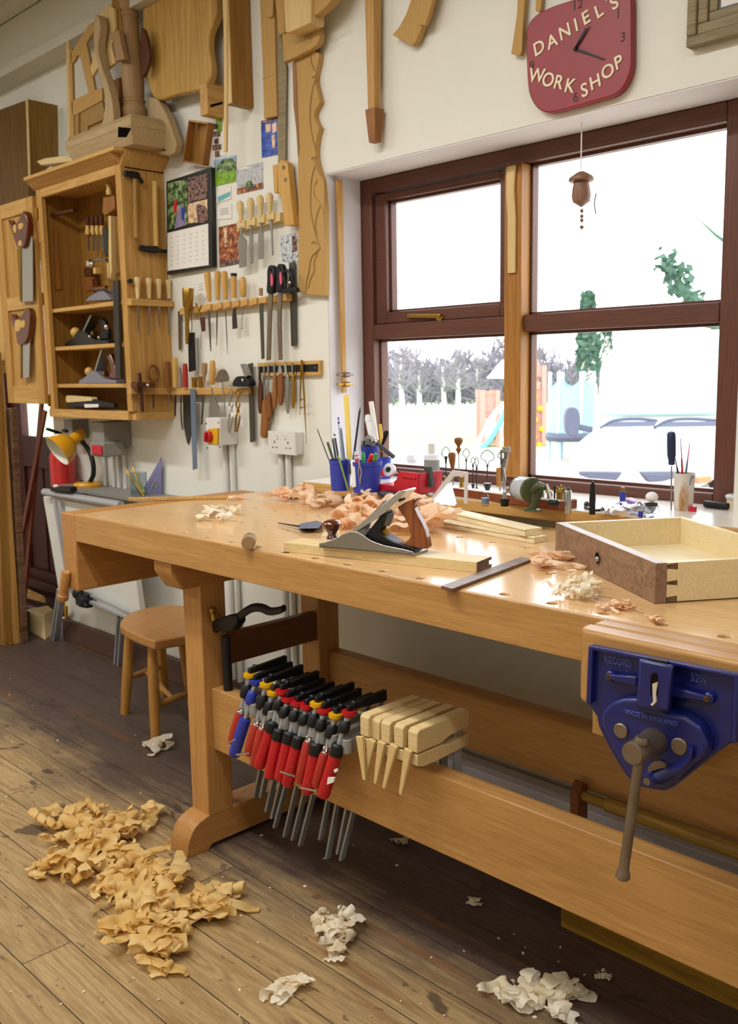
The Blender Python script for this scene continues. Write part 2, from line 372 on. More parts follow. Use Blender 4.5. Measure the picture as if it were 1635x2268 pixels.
# window: fixed lights and one top-hung casement
FY, FB = 2.2535, 2.325
win = thing('window_1', None, None, (-1.66, FY, .92)); win['kind'] = 'structure'
jl, jr, tp, bt = HX0+.001, -1.0, 1.8885, .915
b = MB(); b.box((jl,FY,bt),(jl+.05,FB,tp)); b.box((-1.065,FY,bt),(HX1-.002,FB,tp)); build('jamb', b, 'frame_wood_z', win, .003)
b = MB(); b.box((jl+.05,FY,1.842),(-1.065,FB,tp)); b.box((jl+.05,FY,bt),(-1.065,FB,.955)); build('head_and_sill_rail', b, 'frame_wood', win, .003)
b = MB(); b.box((-1.707,FY-.012,.956),(-1.648,FB,1.841)); build('mullion', b, 'mullion_wood', win, .002)
for x0,x1 in ((jl+.051,-1.708),(-1.647,-1.066)):
    b = MB(); b.box((x0,FY,1.376),(x1,FB,1.424)); build('transom', b, 'frame_wood', win, .003)
sx0, sx1 = -2.252, -1.712                                   # casement sash, standing a little inside the frame
sash = MB(); sash.box((sx0,FY+.012,1.425),(sx0+.048,FB-.01,1.838)); sash.box((sx1-.03,FY+.012,1.425),(sx1,FB-.01,1.838)); sash.box((sx0+.048,FY+.012,1.425),(sx1-.03,FB-.01,1.462)); sash.box((sx0+.048,FY+.012,1.815),(sx1-.03,FB-.01,1.838))
sash = build('casement', sash, 'frame_wood', win, .003)
h0 = P(905,700,Y=FY+.008); h1 = P(978,700,Y=FY+.008)
b = MB(); b.bar(h0,h1,.018,.012); b.bar(h1-V((.015,0,0)),h1+V((.0,.004,-.012)),.012,.02); build('window_handle', b, 'brass', win, .002)
for x0,x1,z0,z1 in ((-2.257,-1.707,.955,1.376),(-1.648,-1.065,.955,1.376),(-1.648,-1.065,1.424,1.842),(sx0+.048,sx1-.03,1.462,1.815)):
    b = MB(); b.box((x0,2.298,z0),(x1,2.302,z1)); build('pane', b, 'glass', win)
    b = MB()                                                # pale glazing beads
    for a,c in (((x0,2.285,z0),(x0+.008,2.31,z1)),((x1-.008,2.285,z0),(x1,2.31,z1)),((x0,2.285,z0),(x1,2.31,z0+.008)),((x0,2.285,z1-.008),(x1,2.31,z1))): b.box(a,c)
    build('glazing_bead', b, 'frame_wood', win)
# timber window board, its pale top whitened to paint in the window's reflection
b = MB(); b.box((-2.30,1.962,.893),(HX1+.1,WY-.001,.925)); b.box((HX0+.006,WY-.001,HZ0+.001),(HX1-.006,FY-.001,.925)); sill = struct('trim_3', b, 'pine_x', .003)
b = MB(); b.box((-2.298,1.964,.9252),(HX1+.098,FY-.002,.9275)); struct('trim_4', b, 'sill_glare_paint')

# back door, half glazed
dr = thing('door_1', None, None, (-4.6, 2.2, 0)); dr['kind'] = 'structure'
b = MB(); b.box((DX0+.002,2.2,0),(DX0+.06,2.30,DZ1-.002)); b.box((-4.385,2.2,0),(-4.345,2.30,DZ1-.002)); b.box((DX1-.03,2.2,0),(DX1-.002,2.30,DZ1-.002)); b.box((-4.345,2.2,0),(DX1-.03,2.28,.93)); b.box((-4.345,2.2,.93),(DX1-.03,2.29,.97)); build('door_frame', b, 'door_wood', dr, .003)
b = MB(); b.box((DX0+.062,2.225,.03),(DX0+.16,2.27,1.98)); b.box((-4.45,2.225,.03),(-4.388,2.27,1.98)); b.box((DX0+.16,2.225,.03),(-4.45,2.27,.25)); b.box((DX0+.16,2.225,.80),(-4.45,2.27,.965)); b.box((DX0+.16,2.225,1.85),(-4.45,2.27,1.98)); b.box((DX0+.16,2.24,.25),(-4.45,2.26,.80)); b.box((-4.7,2.232,.25),(-4.69,2.262,.80)); b.box((DX0+.06,2.19,.16),(-4.388,2.226,.20))
build('door_leaf', b, 'door_wood', dr, .004)
b = MB(); b.box((DX0+.16,2.245,.965),(-4.45,2.25,1.85)); b.box((-4.345,2.245,.97),(DX1-.03,2.25,1.95)); build('pane', b, 'glass', dr)
# ------------------------------------------------------------------ outside the window
GZ = -.42
mat('lawn','9fb886',.9,spec=.1,var=.3,nscale=.6); mat('gravel','c9c2b4',.9,spec=.1,var=.12,nscale=2)
mat('van_white','f2f2f0',.35,var=.01,coat=.4); mat('van_grey','464a5c',.6,var=.06); mat('lamp_orange','e07048',.4); mat('van_glass','8fb4ac',.55,spec=.15,var=.08,nscale=.8)
mat('timber_red','b88478',.7,var=.1); mat('slide_white','f0f2f0',.4); mat('slide_teal','6ab0b8',.5); mat('net_blue','8cb0b8',.8,var=.1,nscale=2); mat('pole_blue','a8c0d4',.5)
mat('bark_pale','d8d0cc',.9,spec=.1,var=.15); mat('twig','8c858c',.9,spec=.1,var=.2); mat('ivy','4a6656',.9,spec=.1,var=.35,nscale=3); mat('fence_grey','d4d2c8',.9,spec=.1,var=.1)
mat('hedge','7c767e',.95,spec=.05,var=.3,nscale=.7)
def G(x, y): return P(x, y, Z=GZ)
def at_depth(x, y, d):
    v = _f*F_PX + _r*(x-817.5) - _u*(y-1134); return CAM + v*(d/F_PX)
b = MB(); b.box((-90,WT+.002,GZ-.1),(40,140,GZ)); struct('ground', b, 'lawn')
b = MB(); b.box((-22,WT+.003,GZ),(24,15,GZ+.015)); struct('ground_1', b, 'gravel')
rnd = random.Random(5)
# paling fence across the end of the lawn
fa = G(828,974); fb = G(1120,968)
fn = thing('paling_fence','pale weathered paling fence at the far end of the lawn','fence',(fa+fb)/2)
d = (fb-fa); b = MB(); n = 74
for i in range(n):
    p = fa+d*(i/(n-1)); hgt = .85+rnd.uniform(-.05,.05); b.bar(p, p+V((0,0,hgt)), .14, .03, up=d)
build('palings', b, 'fence_grey', fn)
for k in (.3,.65):
    b = MB(); b.bar(fa+V((0,.06,k)), fb+V((0,.06,k)), .05, .09); build('fence_rail', b, 'fence_grey', fn)
# hazy bare wood behind the fence
b = MB()
for i in range(1500):
    x = rnd.uniform(800,1330); d0 = rnd.uniform(46,60); top = 790+18*sin(x*.021)+12*sin(x*.06+1)
    y = rnd.uniform(top,928); c = at_depth(x,y,d0); s = rnd.uniform(.5,1.2)
    v = V((rnd.gauss(0,1),rnd.gauss(0,1),rnd.gauss(0,1))).normalized()
    for q in range(3):
        v2 = (v+V((rnd.gauss(0,.6),rnd.gauss(0,.6),rnd.gauss(0,.6)+.5))).normalized(); c2 = c+v2*s
        b.tube([c,c2], [.05,.02], 4)
single('woodland', b, 'hedge', 'hazy mauve belt of bare winter woodland beyond the paling fence', 'woodland', kind='stuff')
b = MB()
for i in range(46):
    x = 795+i*12; c = at_depth(x,905+rnd.uniform(-12,8),66); b.ball(c, rnd.uniform(1.0,1.5), 10, (1.3,.8,rnd.uniform(1.2,2.4)))
single('hedgerow', b, 'hedge', 'dense hedgerow low behind the bare woodland', 'hedge')
def bare_tree(px, base, top, dep, label, rr=.09):
    a = at_depth(px,base,dep); a.z = GZ; c = at_depth(px+rnd.uniform(-5,5),top,dep); hgt = c.z-a.z
    t = thing('birch_tree', label, 'tree', a, 'bare trees beyond the lawn')
    b = MB(); b.tube([a, a.lerp(c,.5)+V((rnd.uniform(-.1,.1),0,0)), c], [rr*1.3,rr,.02], 7); build('trunk', b, 'bark_pale', t)
    b = MB()
    for i in range(70):
        f = rnd.uniform(.3,.97); p = a.lerp(c,f); v = V((rnd.gauss(0,1),rnd.gauss(0,1),rnd.uniform(.3,1.4))).normalized(); L_ = hgt*.28*(1.15-f)+.25
        q = p+v*L_*.5; e = q+(v+V((rnd.gauss(0,.4),rnd.gauss(0,.4),.2))).normalized()*L_*.6
        b.tube([p,q,e],[.03,.02,.008],4)
        for k in range(3): b.tube([q.lerp(e,.3*k), q.lerp(e,.3*k)+V((rnd.gauss(0,1),rnd.gauss(0,1),rnd.uniform(0,1))).normalized()*L_*.35],[.012,.005],3)
    build('twigs', b, 'twig', t)
for px,base,top,dep,lab in ((893,960,772,40,'bare pale tree leftmost in the lower left pane'),(930,958,800,42,'slim pale birch second from the left in the lower left pane'),(1015,955,775,41,'tall bare tree mid way along the paling fence'),(1060,950,800,44,'bare tree rising just left of the play tower'),(985,945,800,43.5,'bare birch set back between the slim birch and the tall bare tree')):
    bare_tree(px,base,top,dep,lab)
def ivy_tree(px, base, top, wpx, dep, label, n=1200):
    a = at_depth(px,base,dep); a.z = GZ; c = at_depth(px,top,dep); k = dep/F_PX
    t = thing('ivy_tree', label, 'tree', a, 'ivy clad trees')
    b = MB(); b.tube([a,a.lerp(c,.6),c],[.3,.2,.05],8); build('trunk', b, 'bark_pale', t)
    b = MB()
    for i in range(n):
        f = rnd.uniform(.32,1.0); p = a.lerp(c,f); r_ = wpx*k*.5*(1.0-.55*abs(f-.6)/.4)*rnd.uniform(.2,1)
        an = rnd.uniform(0,2*pi); p = p+V((cos(an)*r_,sin(an)*r_,rnd.uniform(-.15,.15))); s = rnd.uniform(.07,.17)
        u_ = V((rnd.gauss(0,1),rnd.gauss(0,1),rnd.gauss(0,1))).normalized(); v_ = u_.orthogonal().normalized()
        b.face([p-u_*s,p+v_*s*.7,p+u_*s,p-v_*s*.7])
    build('leaves', b, 'ivy', t)
ivy_tree(1303,985,655,52,26,'ivy covered tree standing behind the trampoline')
ivy_tree(1345,985,730,20,28,'narrow ivy trunk between the tree and the white van',500)
# leaning ivy branch seen in the upper right pane
b = MB(); pts = [at_depth(x,y,17) for x,y in ((1640,760),(1560,690),(1510,640),(1490,600),(1470,570))]
b.tube(pts,[.2,.14,.09,.05,.02],8)
for i in range(240):
    j = rnd.random()*3.9; p = pts[int(j)].lerp(pts[int(j)+1], j%1)+V((rnd.gauss(0,.1),rnd.gauss(0,.1),rnd.gauss(0,.1))); s = rnd.uniform(.05,.12)
    u_ = V((rnd.gauss(0,1),rnd.gauss(0,1),rnd.gauss(0,1))).normalized(); v_ = u_.orthogonal().normalized(); b.face([p-u_*s,p+v_*s*.7,p+u_*s,p-v_*s*.7])
p0 = at_depth(1640,560,17)
b.tube([pts[0], at_depth(1660,640,17), p0, at_depth(1585,520,17), at_depth(1548,486,17)],[.2,.12,.06,.03,.012],6)
single('ivy_branch', b, 'ivy', 'leaning ivy grown branch in the upper right pane above the van', 'branch')
# play tower with ladder and slide
dep = 21.0; k = dep/F_PX
base = at_depth(1140,1018,dep); base.z = GZ
rx = _r.copy(); rx.z = 0; rx.normalize(); fx = V((-rx.y,rx.x,0))
def L_(x,y,back=0): return at_depth(x,y,dep)+fx*back
tw = thing('play_tower','red timber play tower with pitched roofs and climbing wall on the lawn','play tower',base)
for x,y0 in ((1070,865),(1102,865),(1178,800),(1205,810)):
    for bk in (0,.9):
        a = L_(x,1018,bk); a.z = GZ; b = MB(); b.bar(a, L_(x,y0,bk), .1,.1,up=fx); build('post', b, 'timber_red', tw)
for y in (870,908,922,948,968,990):
    b = MB(); b.bar(L_(1066,y),L_(1104,y),.04,.09); build('ladder_rung', b, 'timber_red', tw)
b = MB(); b.prism([L_(1068,868),L_(1104,868),L_(1104,922),L_(1068,922)],fx*.06); b.prism([L_(1176,850),L_(1206,850),L_(1206,1000),L_(1176,1000)],fx*.06); build('wall_panel', b, 'timber_red', tw)
b = MB(); b.prism([L_(1090,838),L_(1150,838),L_(1126,796)],fx*.95); build('roof', b, 'slide_white', tw)
b = MB(); b.prism([L_(1172,832),L_(1210,836),L_(1190,794)],fx*.95); b.prism([L_(1186,846),L_(1196,846),L_(1196,862),L_(1186,862)],-fx*.05); build('roof', b, 'timber_red', tw)
b = MB(); sp = spline([L_(1124,893),L_(1108,915),L_(1090,950),L_(1068,985),L_(1052,996)],5)
b.ribbon(sp,[V((.14,.24,.1)) for _ in sp]); sl = build('slide', b, 'slide_white', tw); sl.modifiers.new('t','SOLIDIFY').thickness = .05
b = MB(); b.tube([p+V((.16,.0,.05)) for p in sp],.06,6); build('slide_edge', b, 'slide_teal', tw)
for x,y in ((1184,880),(1196,905),(1186,930),(1199,950),(1183,968),(1194,985)):
    b = MB(); b.ball(L_(x,y,-.05),.07,6); build('climbing_hold', b, 'yellow_plastic', tw)
# trampoline with net
tc0 = at_depth(1264,1012,17.5); tc0.z = GZ; kk = 17.5/F_PX; R_ = 46*kk*1.02
tr = thing('trampoline','trampoline with blue net enclosure between play tower and van','trampoline',tc0)
zm = at_depth(1264,966,17.5).z; zt = at_depth(1264,835,17.5).z
for i in range(6):
    an = i*pi/3+.5; p = tc0+V((cos(an)*R_,sin(an)*R_,0)); b = MB(); b.tube([p,V((p.x,p.y,zt+.1))],.035,6); build('pole', b, 'pole_blue', tr)
b = MB(); ring = [tc0+V((cos(2*pi*i/24)*R_,sin(2*pi*i/24)*R_,zm-GZ)) for i in range(25)]; b.tube(ring,.09,6); build('rim', b, 'van_grey', tr)
b = MB(); b.lathe(V((tc0.x,tc0.y,zm-.02)),V((tc0.x,tc0.y,zm)),[(0,R_),(1,R_)],24); build('jumping_mat', b, 'rubber_grey', tr)
b = MB(); rr = []
for i in range(24):
    an = 2*pi*i/24; sag = .18*abs(sin(3*(an-.5))); rr.append((b.b.verts.new(tc0+V((cos(an)*R_,sin(an)*R_,zm-GZ))), b.b.verts.new(tc0+V((cos(an)*R_,sin(an)*R_,zt-GZ-sag)))))
for i in range(24): b.b.faces.new((rr[i][0],rr[(i+1)%24][0],rr[(i+1)%24][1],rr[i][1]))
build('net', b, 'net_blue', tr)
# white panel van parked nose to the window, angled away to the right
vd = 11.6; vb = at_depth(1411,1150,vd); vb.z = GZ
van = thing('van','white panel van parked nose towards the window with grey grille slots','van',vb)
def VP(x,y,back=0): return at_depth(x,y,vd+back)
def VM(b,x,z): p = at_depth(1411+58*b,858,vd+b)+rx*x; p.z = GZ+z-.19; return p
secs = [(0.0,[(.78,.28),(.86,.45),(.88,.70),(.78,.88),(.5,.96)]),(.35,[(.90,.28),(.94,.6),(.94,.85),(.85,.98),(.5,1.03)]),(.88,[(.95,.28),(.98,.7),(.97,.98),(.91,1.05),(.5,1.11)]),(.97,[(.95,.28),(.98,.72),(.97,1.0),(.91,1.09),(.5,1.14)]),(1.05,[(.95,.28),(.98,.75),(.97,1.03),(.91,1.17),(.5,1.24)]),(1.5,[(.96,.28),(.98,.9),(.96,1.2),(.9,1.68),(.5,1.8)]),(2.1,[(.97,.28),(.98,1.0),(.95,1.4),(.86,2.16),(.5,2.36)]),(2.8,[(.97,.28),(.98,1.0),(.95,1.5),(.86,2.3),(.5,2.46)]),(5.4,[(.97,.28),(.98,1.0),(.95,1.5),(.86,2.3),(.5,2.46)])]
b = MB(); prev = None
for bk,half in secs:
    ring = [b.b.verts.new(VM(bk,-x,z)) for x,z in half]+[b.b.verts.new(VM(bk,x,z)) for x,z in half[::-1]]
    if prev:
        for i in range(len(ring)): b.b.faces.new((prev[i],prev[(i+1)%len(ring)],ring[(i+1)%len(ring)],ring[i]))
    else: b.b.faces.new(ring[::-1])
    prev = ring
b.b.faces.new(prev); body = build('body', b, 'van_white', van); ss = body.modifiers.new('s','SUBSURF'); ss.levels = ss.render_levels = 2
b = MB(); up_ = V((0,0,.07))-fx*.07; b.prism([VM(1.0,-.84,1.2)+up_,VM(1.0,.84,1.2)+up_,VM(2.0,.74,2.2)+up_,VM(2.0,-.74,2.2)+up_],-up_*.3); build('windscreen', b, 'van_glass', van)
for x0,x1 in ((1330,1456),(1450,1600)):
    b = MB(); b.tube(spline([VP(x0,948,.68),VP(x0+30,932,.74),VP(x0+80,928,.76),VP(x1,932,.76)],4),[.022]*13,5); b.prism([VP(x0+30,934,.73),VP(x1,933,.75),VP(x1-8,944,.68),VP(x0+8,946,.67)],-fx*.03); build('wiper', b, 'van_grey', van)
for s in (0,1):
    m_ = lambda x: x if not s else 2800-x
    b = MB(); b.prism([VP(m_(x),y,-.1) for x,y in ((1286,1045),(1380,1046),(1371,1058),(1362,1068),(1330,1066),(1287,1054))], fx*.14); build('grille', b, 'van_grey', van, .01)
    m_ = lambda x: x if not s else 2826-x
    b = MB(); b.prism([VP(m_(x),y,-.02) for x,y in ((1248,1054),(1281,1058),(1282,1072),(1250,1068))], fx*.3); build('indicator', b, 'lamp_orange', van, .01)
    m_ = lambda x: x if not s else 2930-x
    b = MB(); b.prism([VP(m_(x),y,.75) for x,y in smooth_pts([(1258,906),(1272,902),(1284,912),(1286,940),(1280,962),(1266,968),(1255,955),(1253,925)],3)], fx*.16); b.bar(VP(m_(1280),945,.85),VP(m_(1312),952,.95),.06,.08); build('mirror', b, 'van_grey', van, .02)
b = MB(); b.prism([VP(x,y,-.10) for x,y in ((1260,1086),(1286,1080),(1330,1090),(1405,1092),(1480,1090),(1530,1080),(1560,1086),(1556,1104),(1480,1108),(1330,1108),(1266,1104))], fx*.14); build('bumper', b, 'van_grey', van, .02)
b = MB()
for i in range(4):
    o_ = [(1402-9,1070),(1402,1058),(1402+9,1070),(1402,1082)]; n_ = [(1402-5,1070),(1402,1063),(1402+5,1070),(1402,1077)]; j = (i+1)%4
    b.prism([VP(*o_[i],-.06),VP(*o_[j],-.06),VP(*n_[j],-.06),VP(*n_[i],-.06)], fx*.05)
build('emblem', b, 'aluminium', van)
for sx_ in (-.80,.80):
    b = MB(); c_ = VM(1.0,sx_,.52); b.lathe(c_-rx*.1,c_+rx*.1,[(0,.26),(.1,.31),(.9,.31),(1,.26)],24); build('wheel', b, 'rubber_grey', van)
# ------------------------------------------------------------------ the workbench
def PL(x, y, p0, n):                        # pixel ray meets the plane through p0 with normal n
    d = _f*F_PX + _r*(x-817.5) - _u*(y-1134); t = (V(p0)-CAM).dot(n)/d.dot(n); return CAM + d*t
def bore(o, holes):                          # cut real holes through a part, then drop the cutters
    c = build('cutter', holes, 'shadow_hole', smooth=False); m = o.modifiers.new('holes', 'BOOLEAN'); m.operation = 'DIFFERENCE'; m.solver = 'EXACT'; m.object = c
    bpy.context.view_layer.update(); dg = bpy.context.evaluated_depsgraph_get(); me = bpy.data.meshes.new_from_object(o.evaluated_get(dg)); old = o.data; o.modifiers.clear(); o.data = me; bpy.data.meshes.remove(old); bpy.data.objects.remove(c)
BX0, BX1, BY0, BY1 = -2.495, -.12, 1.275, 1.949
bench = thing('workbench', 'long beech workbench with round dog holes and a trestle base under the window', 'workbench', (-1.4, 1.6, 0))
b = MB(); b.box((BX0,BY0,.802),(BX1,BY0+.0085,TZ-.0003)); build('front_shade_strip', b, 'beech_x', bench, .002)  # darker strip than the top: shade on the front face put into colour
b = MB(); b.box((BX0,BY0+.0087,.802),(BX1,BY1,TZ)); top = build('bench_top', b, 'beech_top', bench)
hb = MB()
for i in range(23):
    x = -.192-.0998*i
    if x > -2.47: hb.lathe((x,1.3065,.79),(x,1.3065,.9),[(0,.0098),(1,.0098)],18)
for i in range(21):
    for y in (1.503,1.70): hb.lathe((-.345-.0978*i,y,.79),(-.345-.0978*i,y,.9),[(0,.0098),(1,.0098)],14)
bore(top, hb)
bm_ = top.modifiers.new('edge','BEVEL'); bm_.width = .002; bm_.segments = 2; bm_.limit_method = 'ANGLE'; bm_.angle_limit = radians(60)
LX0, LX1 = -2.10, -2.02
for nm,ys in (('leg',(1.367,1.447)),('leg',(1.775,1.855))):
    b = MB(); b.box((LX0,ys[0],.09),(LX1,ys[1],.73)); build(nm, b, 'beech_z', bench, .003)
b = MB(); b.prism([V((LX0,y,z)) for y,z in ((1.284,.802),(1.284,.772),(1.316,.726),(1.90,.726),(1.935,.772),(1.935,.802))], V((LX1-LX0,0,0))); build('bearer', b, 'beech_y', bench, .002)
b = MB(); b.prism([V((LX0,y,z)) for y,z in ((1.292,0),(1.2935,.02),(1.298,.042),(1.307,.062),(1.320,.078),(1.336,.088),(1.352,.092),(1.358,.0955),(1.367,.096),(1.86,.096),(1.90,.085),(1.93,.055),(1.945,0),(1.88,0),(1.86,.012),(1.375,.012),(1.36,0))], V((LX1-LX0,0,0))); build('foot', b, 'beech_y', bench, .002)
b = MB(); b.box((-2.058,1.447,.493),(-2.03,1.775,.578)); build('cross_rail', b, 'rail_wood', bench, .003)
b = MB(); b.box((-2.02,1.39,.277),(-.30,1.436,.447)); build('front_stretcher', b, 'beech_x', bench, .003)
b = MB(); b.box((-2.02,1.812,.30),(-.30,1.852,.457)); build('rear_stretcher', b, 'beech_x', bench, .003)
# the second trestle stands out of frame on the right and carries the other end
b = MB(); b.box((-.38,1.367,.09),(-.30,1.39,.73)); b.box((-.30,1.367,0),(-.22,1.447,.802)); b.box((-.30,1.775,0),(-.22,1.855,.802)); build('leg', b, 'beech_z', bench, .003)
# end vice on the left end: deep wooden chop, iron body under the top
ev = MB(); ev.box((-2.578,BY0,.655),(-2.498,1.935,TZ)); build('end_vice_chop', ev, 'beech_y', bench, .004)
b = MB(); b.box((-2.4955,1.50,.735),(-2.470,1.64,.80)); b.prism([V((-2.47,y,z)) for y,z in ((1.52,.802),(1.52,.745),(1.62,.745),(1.62,.802))], V((.06,0,0)), [V((-2.40,y,z)) for y,z in ((1.53,.802),(1.53,.79),(1.61,.79),(1.61,.802))]); vb_ = build('end_vice_body', b, 'iron_black', bench, .004)
b = MB(); b.tube([(-2.49,1.50,.778),(-2.18,1.50,.778)],.011,10); build('end_vice_rod', b, 'steel', vb_)
hx = P(145,1268,Y=1.27)
b = MB(); a_ = P(146,1266,Y=1.262); c_ = P(139,1328,Y=1.262); turned(b, a_, c_, [(0,9),(.05,10.5),(.5,10.5),(.8,11),(.82,12.5),(.97,12.5),(1,11)], 16); build('end_vice_handle', b, 'beech_z', bench)
b = MB(); c_ = P(466,1352,X=-2.018); b.ball(c_+V((.012,0,0)),.012,10,(.7,1,1)); b.tube([c_+V((.012,0,-.008)),c_+V((.016,0,-.024))],[.008,.01],10); b.lathe(c_,c_+V((.012,0,0)),[(0,.006),(1,.006)],10); build('brass_screw', b, 'brass', bench)

# front vice
VY = 1.192
vice = thing('bench_vice', 'blue cast iron woodworking vice bolted to the front edge of the bench', 'vice', (-.64,1.22,.66))
b = MB(); jx = -.776; b.prism([V((x,y,.765)) for x,y in ((jx,1.240),(jx,1.222),(jx+.004,1.211),(jx+.012,1.203),(jx+.022,1.2),(-.40,1.2),(-.40,1.240))], V((0,0,.115))); build('wooden_jaw', b, 'beech_x', vice, .006, seg=3)
b = MB(); b.box((jx+.004,1.2445,.70),(-.40,1.2735,.8795)); build('rear_jaw', b, 'beech_x', vice, .003)
def vp(pts, y, k=.2110): return [P(1290+x*k, 1420+yy*k, Y=y) for x,yy in pts]
plate = MB(); outline = [(65,45),(1640,352),(1625,1075),(1550,1075),(1400,1180),(960,1530),(860,1575),(740,1560),(600,1530),(460,1420),(300,1160),(170,900),(150,790),(75,680),(35,650)]
plate.prism(vp(outline,VY-.004), V((0,.012,0)))
body = build('front_jaw_casting', plate, 'blue_paint', vice, .0025)
b = MB()                                       # raised rim
rim_t = vp([(65,45),(1640,352)],VY-.014); rim_b = vp([(75,95),(1640,400)],VY-.014); b.prism([rim_t[0],rim_t[1],rim_b[1],rim_b[0]],V((0,.012,0)))
b.prism(vp([(60,50),(108,90),(90,665),(35,650)],VY-.014),V((0,.012,0))); b.prism(vp([(1582,390),(1640,360),(1625,1075),(1550,1075)],VY-.014),V((0,.012,0)))
build('rim', b, 'blue_paint', vice, .002)
b = MB(); b.prism(vp([(200,740),(300,640),(430,600),(575,600),(890,745),(1080,790),(1230,900),(1300,1070),(1305,1190),(1080,1370),(960,1490),(860,1545),(740,1530),(600,1500),(470,1400),(320,1140),(190,880)],VY-.026), V((0,.024,0))); apron = build('apron', b, 'blue_paint', vice, .006, seg=3)
b = MB(); b.prism(vp([(600,190),(950,262),(905,745),(575,690)],VY-.046), V((0,.044,0)), vp([(585,170),(985,248),(945,760),(560,700)],VY-.004)); tong = build('dog_housing', b, 'blue_paint', vice, .004)
b = MB(); b.prism(vp([(700,178),(895,215),(890,238),(690,200)],VY-.030), V((0,.02,0)), vp([(700,160),(895,197),(895,215),(700,178)],VY-.010)); build('sliding_dog', b, 'steel_dark', tong)
b = MB(); b.prism(vp(smooth_pts([(720,370),(750,335),(782,365),(780,560),(748,585),(716,555)],4),VY-.0475), V((0,.004,0))); build('slot', b, 'shadow_hole', tong)
b = MB(); b.prism(vp([(735,450),(785,430),(770,560),(772,640),(735,678),(715,670),(745,630),(738,560)],VY-.049), V((0,.003,0))); build('caught_shaving', b, 'shaving_cream', tong)
for (cx,cy),(ex,ey,w_) in (((288,370),(592,420,30)),((1318,603),(925,515,36))):
    b = MB(); c_ = vp([(cx,cy)],VY-.012)[0]; e_ = vp([(ex,ey)],VY-.014)[0]; b.lathe(c_+V((0,.01,0)),c_-V((0,.002,0)),[(0,.0085),(.7,.0085),(1,.0068)],16); b.bar(c_,e_,.008,.008,up=(0,-1,0),w2=.015,h2=.012); rib = build('rib', b, 'blue_paint', vice, .002)
    b = MB(); b.lathe(c_-V((0,.001,0)),c_-V((0,.0045,0)),[(0,.0045),(1,.0036)],14); build('screw', b, 'brass', rib)
    b = MB(); b.bar(c_-V((.0022,.0047,.0022)),c_-V((-.0022,.0047,-.0022)),.001,.0008,up=(0,1,0)); b.bar(c_-V((-.0022,.0047,.0022)),c_-V((.0022,.0047,-.0022)),.001,.0008,up=(0,1,0)); build('screw_cross', b, 'shadow_hole', rib)
for cx,cy,rr in ((408,940,.0112),(1022,1105,.0122)):
    b = MB(); c_ = vp([(cx,cy)],VY-.027)[0]; b.lathe(c_+V((0,.004,0)),c_-V((0,.003,0)),[(0,rr),(.85,rr),(1,rr-.0012)],22); build('guide_rod', b, 'steel_rust', vice)
c_ = vp([(760,1050)],VY-.027)[0]; ax_ = V((0,-1,0))
b = MB(); b.lathe(c_+V((0,.004,0)),c_+ax_*.030,[(0,.0195),(.3,.0195),(.6,.0185),(1,.0165)],24); b.lathe(c_+ax_*.030,c_+ax_*.062,[(0,.0162),(.92,.0162),(1,.0148)],24); scr = build('screw_head', b, 'steel_rust', vice)
q = c_+ax_*.047
ht = P(1423,1632,Y=q.y-.002); hb_ = P(1379,1946,Y=q.y-.012)
b = MB(); dn = (hb_-ht).normalized(); L0 = (hb_-ht).length; b.lathe(ht,hb_,[(0,.0085),(.015,.0098),(.04,.0098),(.055,.0072),(.92,.0072),(.93,.0076),(.96,.0098),(.988,.0102),(1,.0082)],16); build('tommy_bar', b, 'steel_rust', scr)
b = MB(); l0 = vp([(735,1440)],VY-.027)[0]; b.lathe(l0+V((0,.003,0)),l0-V((0,.014,0)),[(0,.0105),(.9,.0105),(1,.0095)],18); pts = vp([(760,1440),(900,1380),(1030,1320),(1110,1230),(1140,1120)],VY-.032); b.tube(spline(pts,4),[.0075]*9+[.0065]*4+[.005]*4,8,flat=.7); lev = build('quick_release_lever', b, 'blue_paint', vice)
b = MB(); b.lathe(l0-V((0,.013,0)),l0-V((0,.0155,0)),[(0,.0058),(1,.0055)],14); build('lever_pin', b, 'steel_rust', lev)
b = MB(); b.prism(vp(smooth_pts([(690,1330),(740,1270),(830,1260),(880,1320),(800,1340),(700,1375)],3),VY-.030), V((0,.006,0))); build('thread_guard', b, 'steel_rust', vice)
def text(name, s, p0, ex, ey, size, depth, m, parent=None, fit=None):
    """raised lettering as a mesh: p0 is the lower left corner, ex / ey the reading and up directions"""
    cu = bpy.data.curves.new(name, 'FONT'); cu.body = s; cu.size = size; cu.extrude = depth; cu.resolution_u = 3; cu.offset = 0
    t_ = bpy.data.objects.new('tmp', cu); COL.objects.link(t_); bpy.context.view_layer.update()
    me = bpy.data.meshes.new_from_object(t_.evaluated_get(bpy.context.evaluated_depsgraph_get())); bpy.data.objects.remove(t_)
    ex, ey = V(ex).normalized(), V(ey).normalized(); ez = ex.cross(ey); xs = [v.co.x for v in me.vertices]; wd = max(xs)-min(xs) if xs else 1
    kx = fit/wd if fit else 1; org = ORG[parent.name] if parent else V(p0)
    for v in me.vertices: c = v.co; v.co = V(p0)+ex*((c.x-min(xs))*kx)+ey*c.y+ez*c.z-org if fit else V(p0)+ex*c.x+ey*c.y+ez*c.z-org
    o = bpy.data.objects.new(name, me); COL.objects.link(o); me.materials.clear(); me.materials.append(M[m]); ORG[o.name] = org
    if parent: o.parent = parent
    else: o.location = org
    return o
EX, EZ = V((1,0,0)), V((0,0,1))
mat('blue_letter','4e5cb4',.4,coat=.2)
def vtext(s, a, c, size, y, nm):
    p0, p1 = vp([a,c],y); o = text(nm, s, p0, p1-p0, EZ-(p1-p0).normalized()*EZ.dot((p1-p0).normalized()), size, .0008, 'blue_letter', vice, (p1-p0).length)
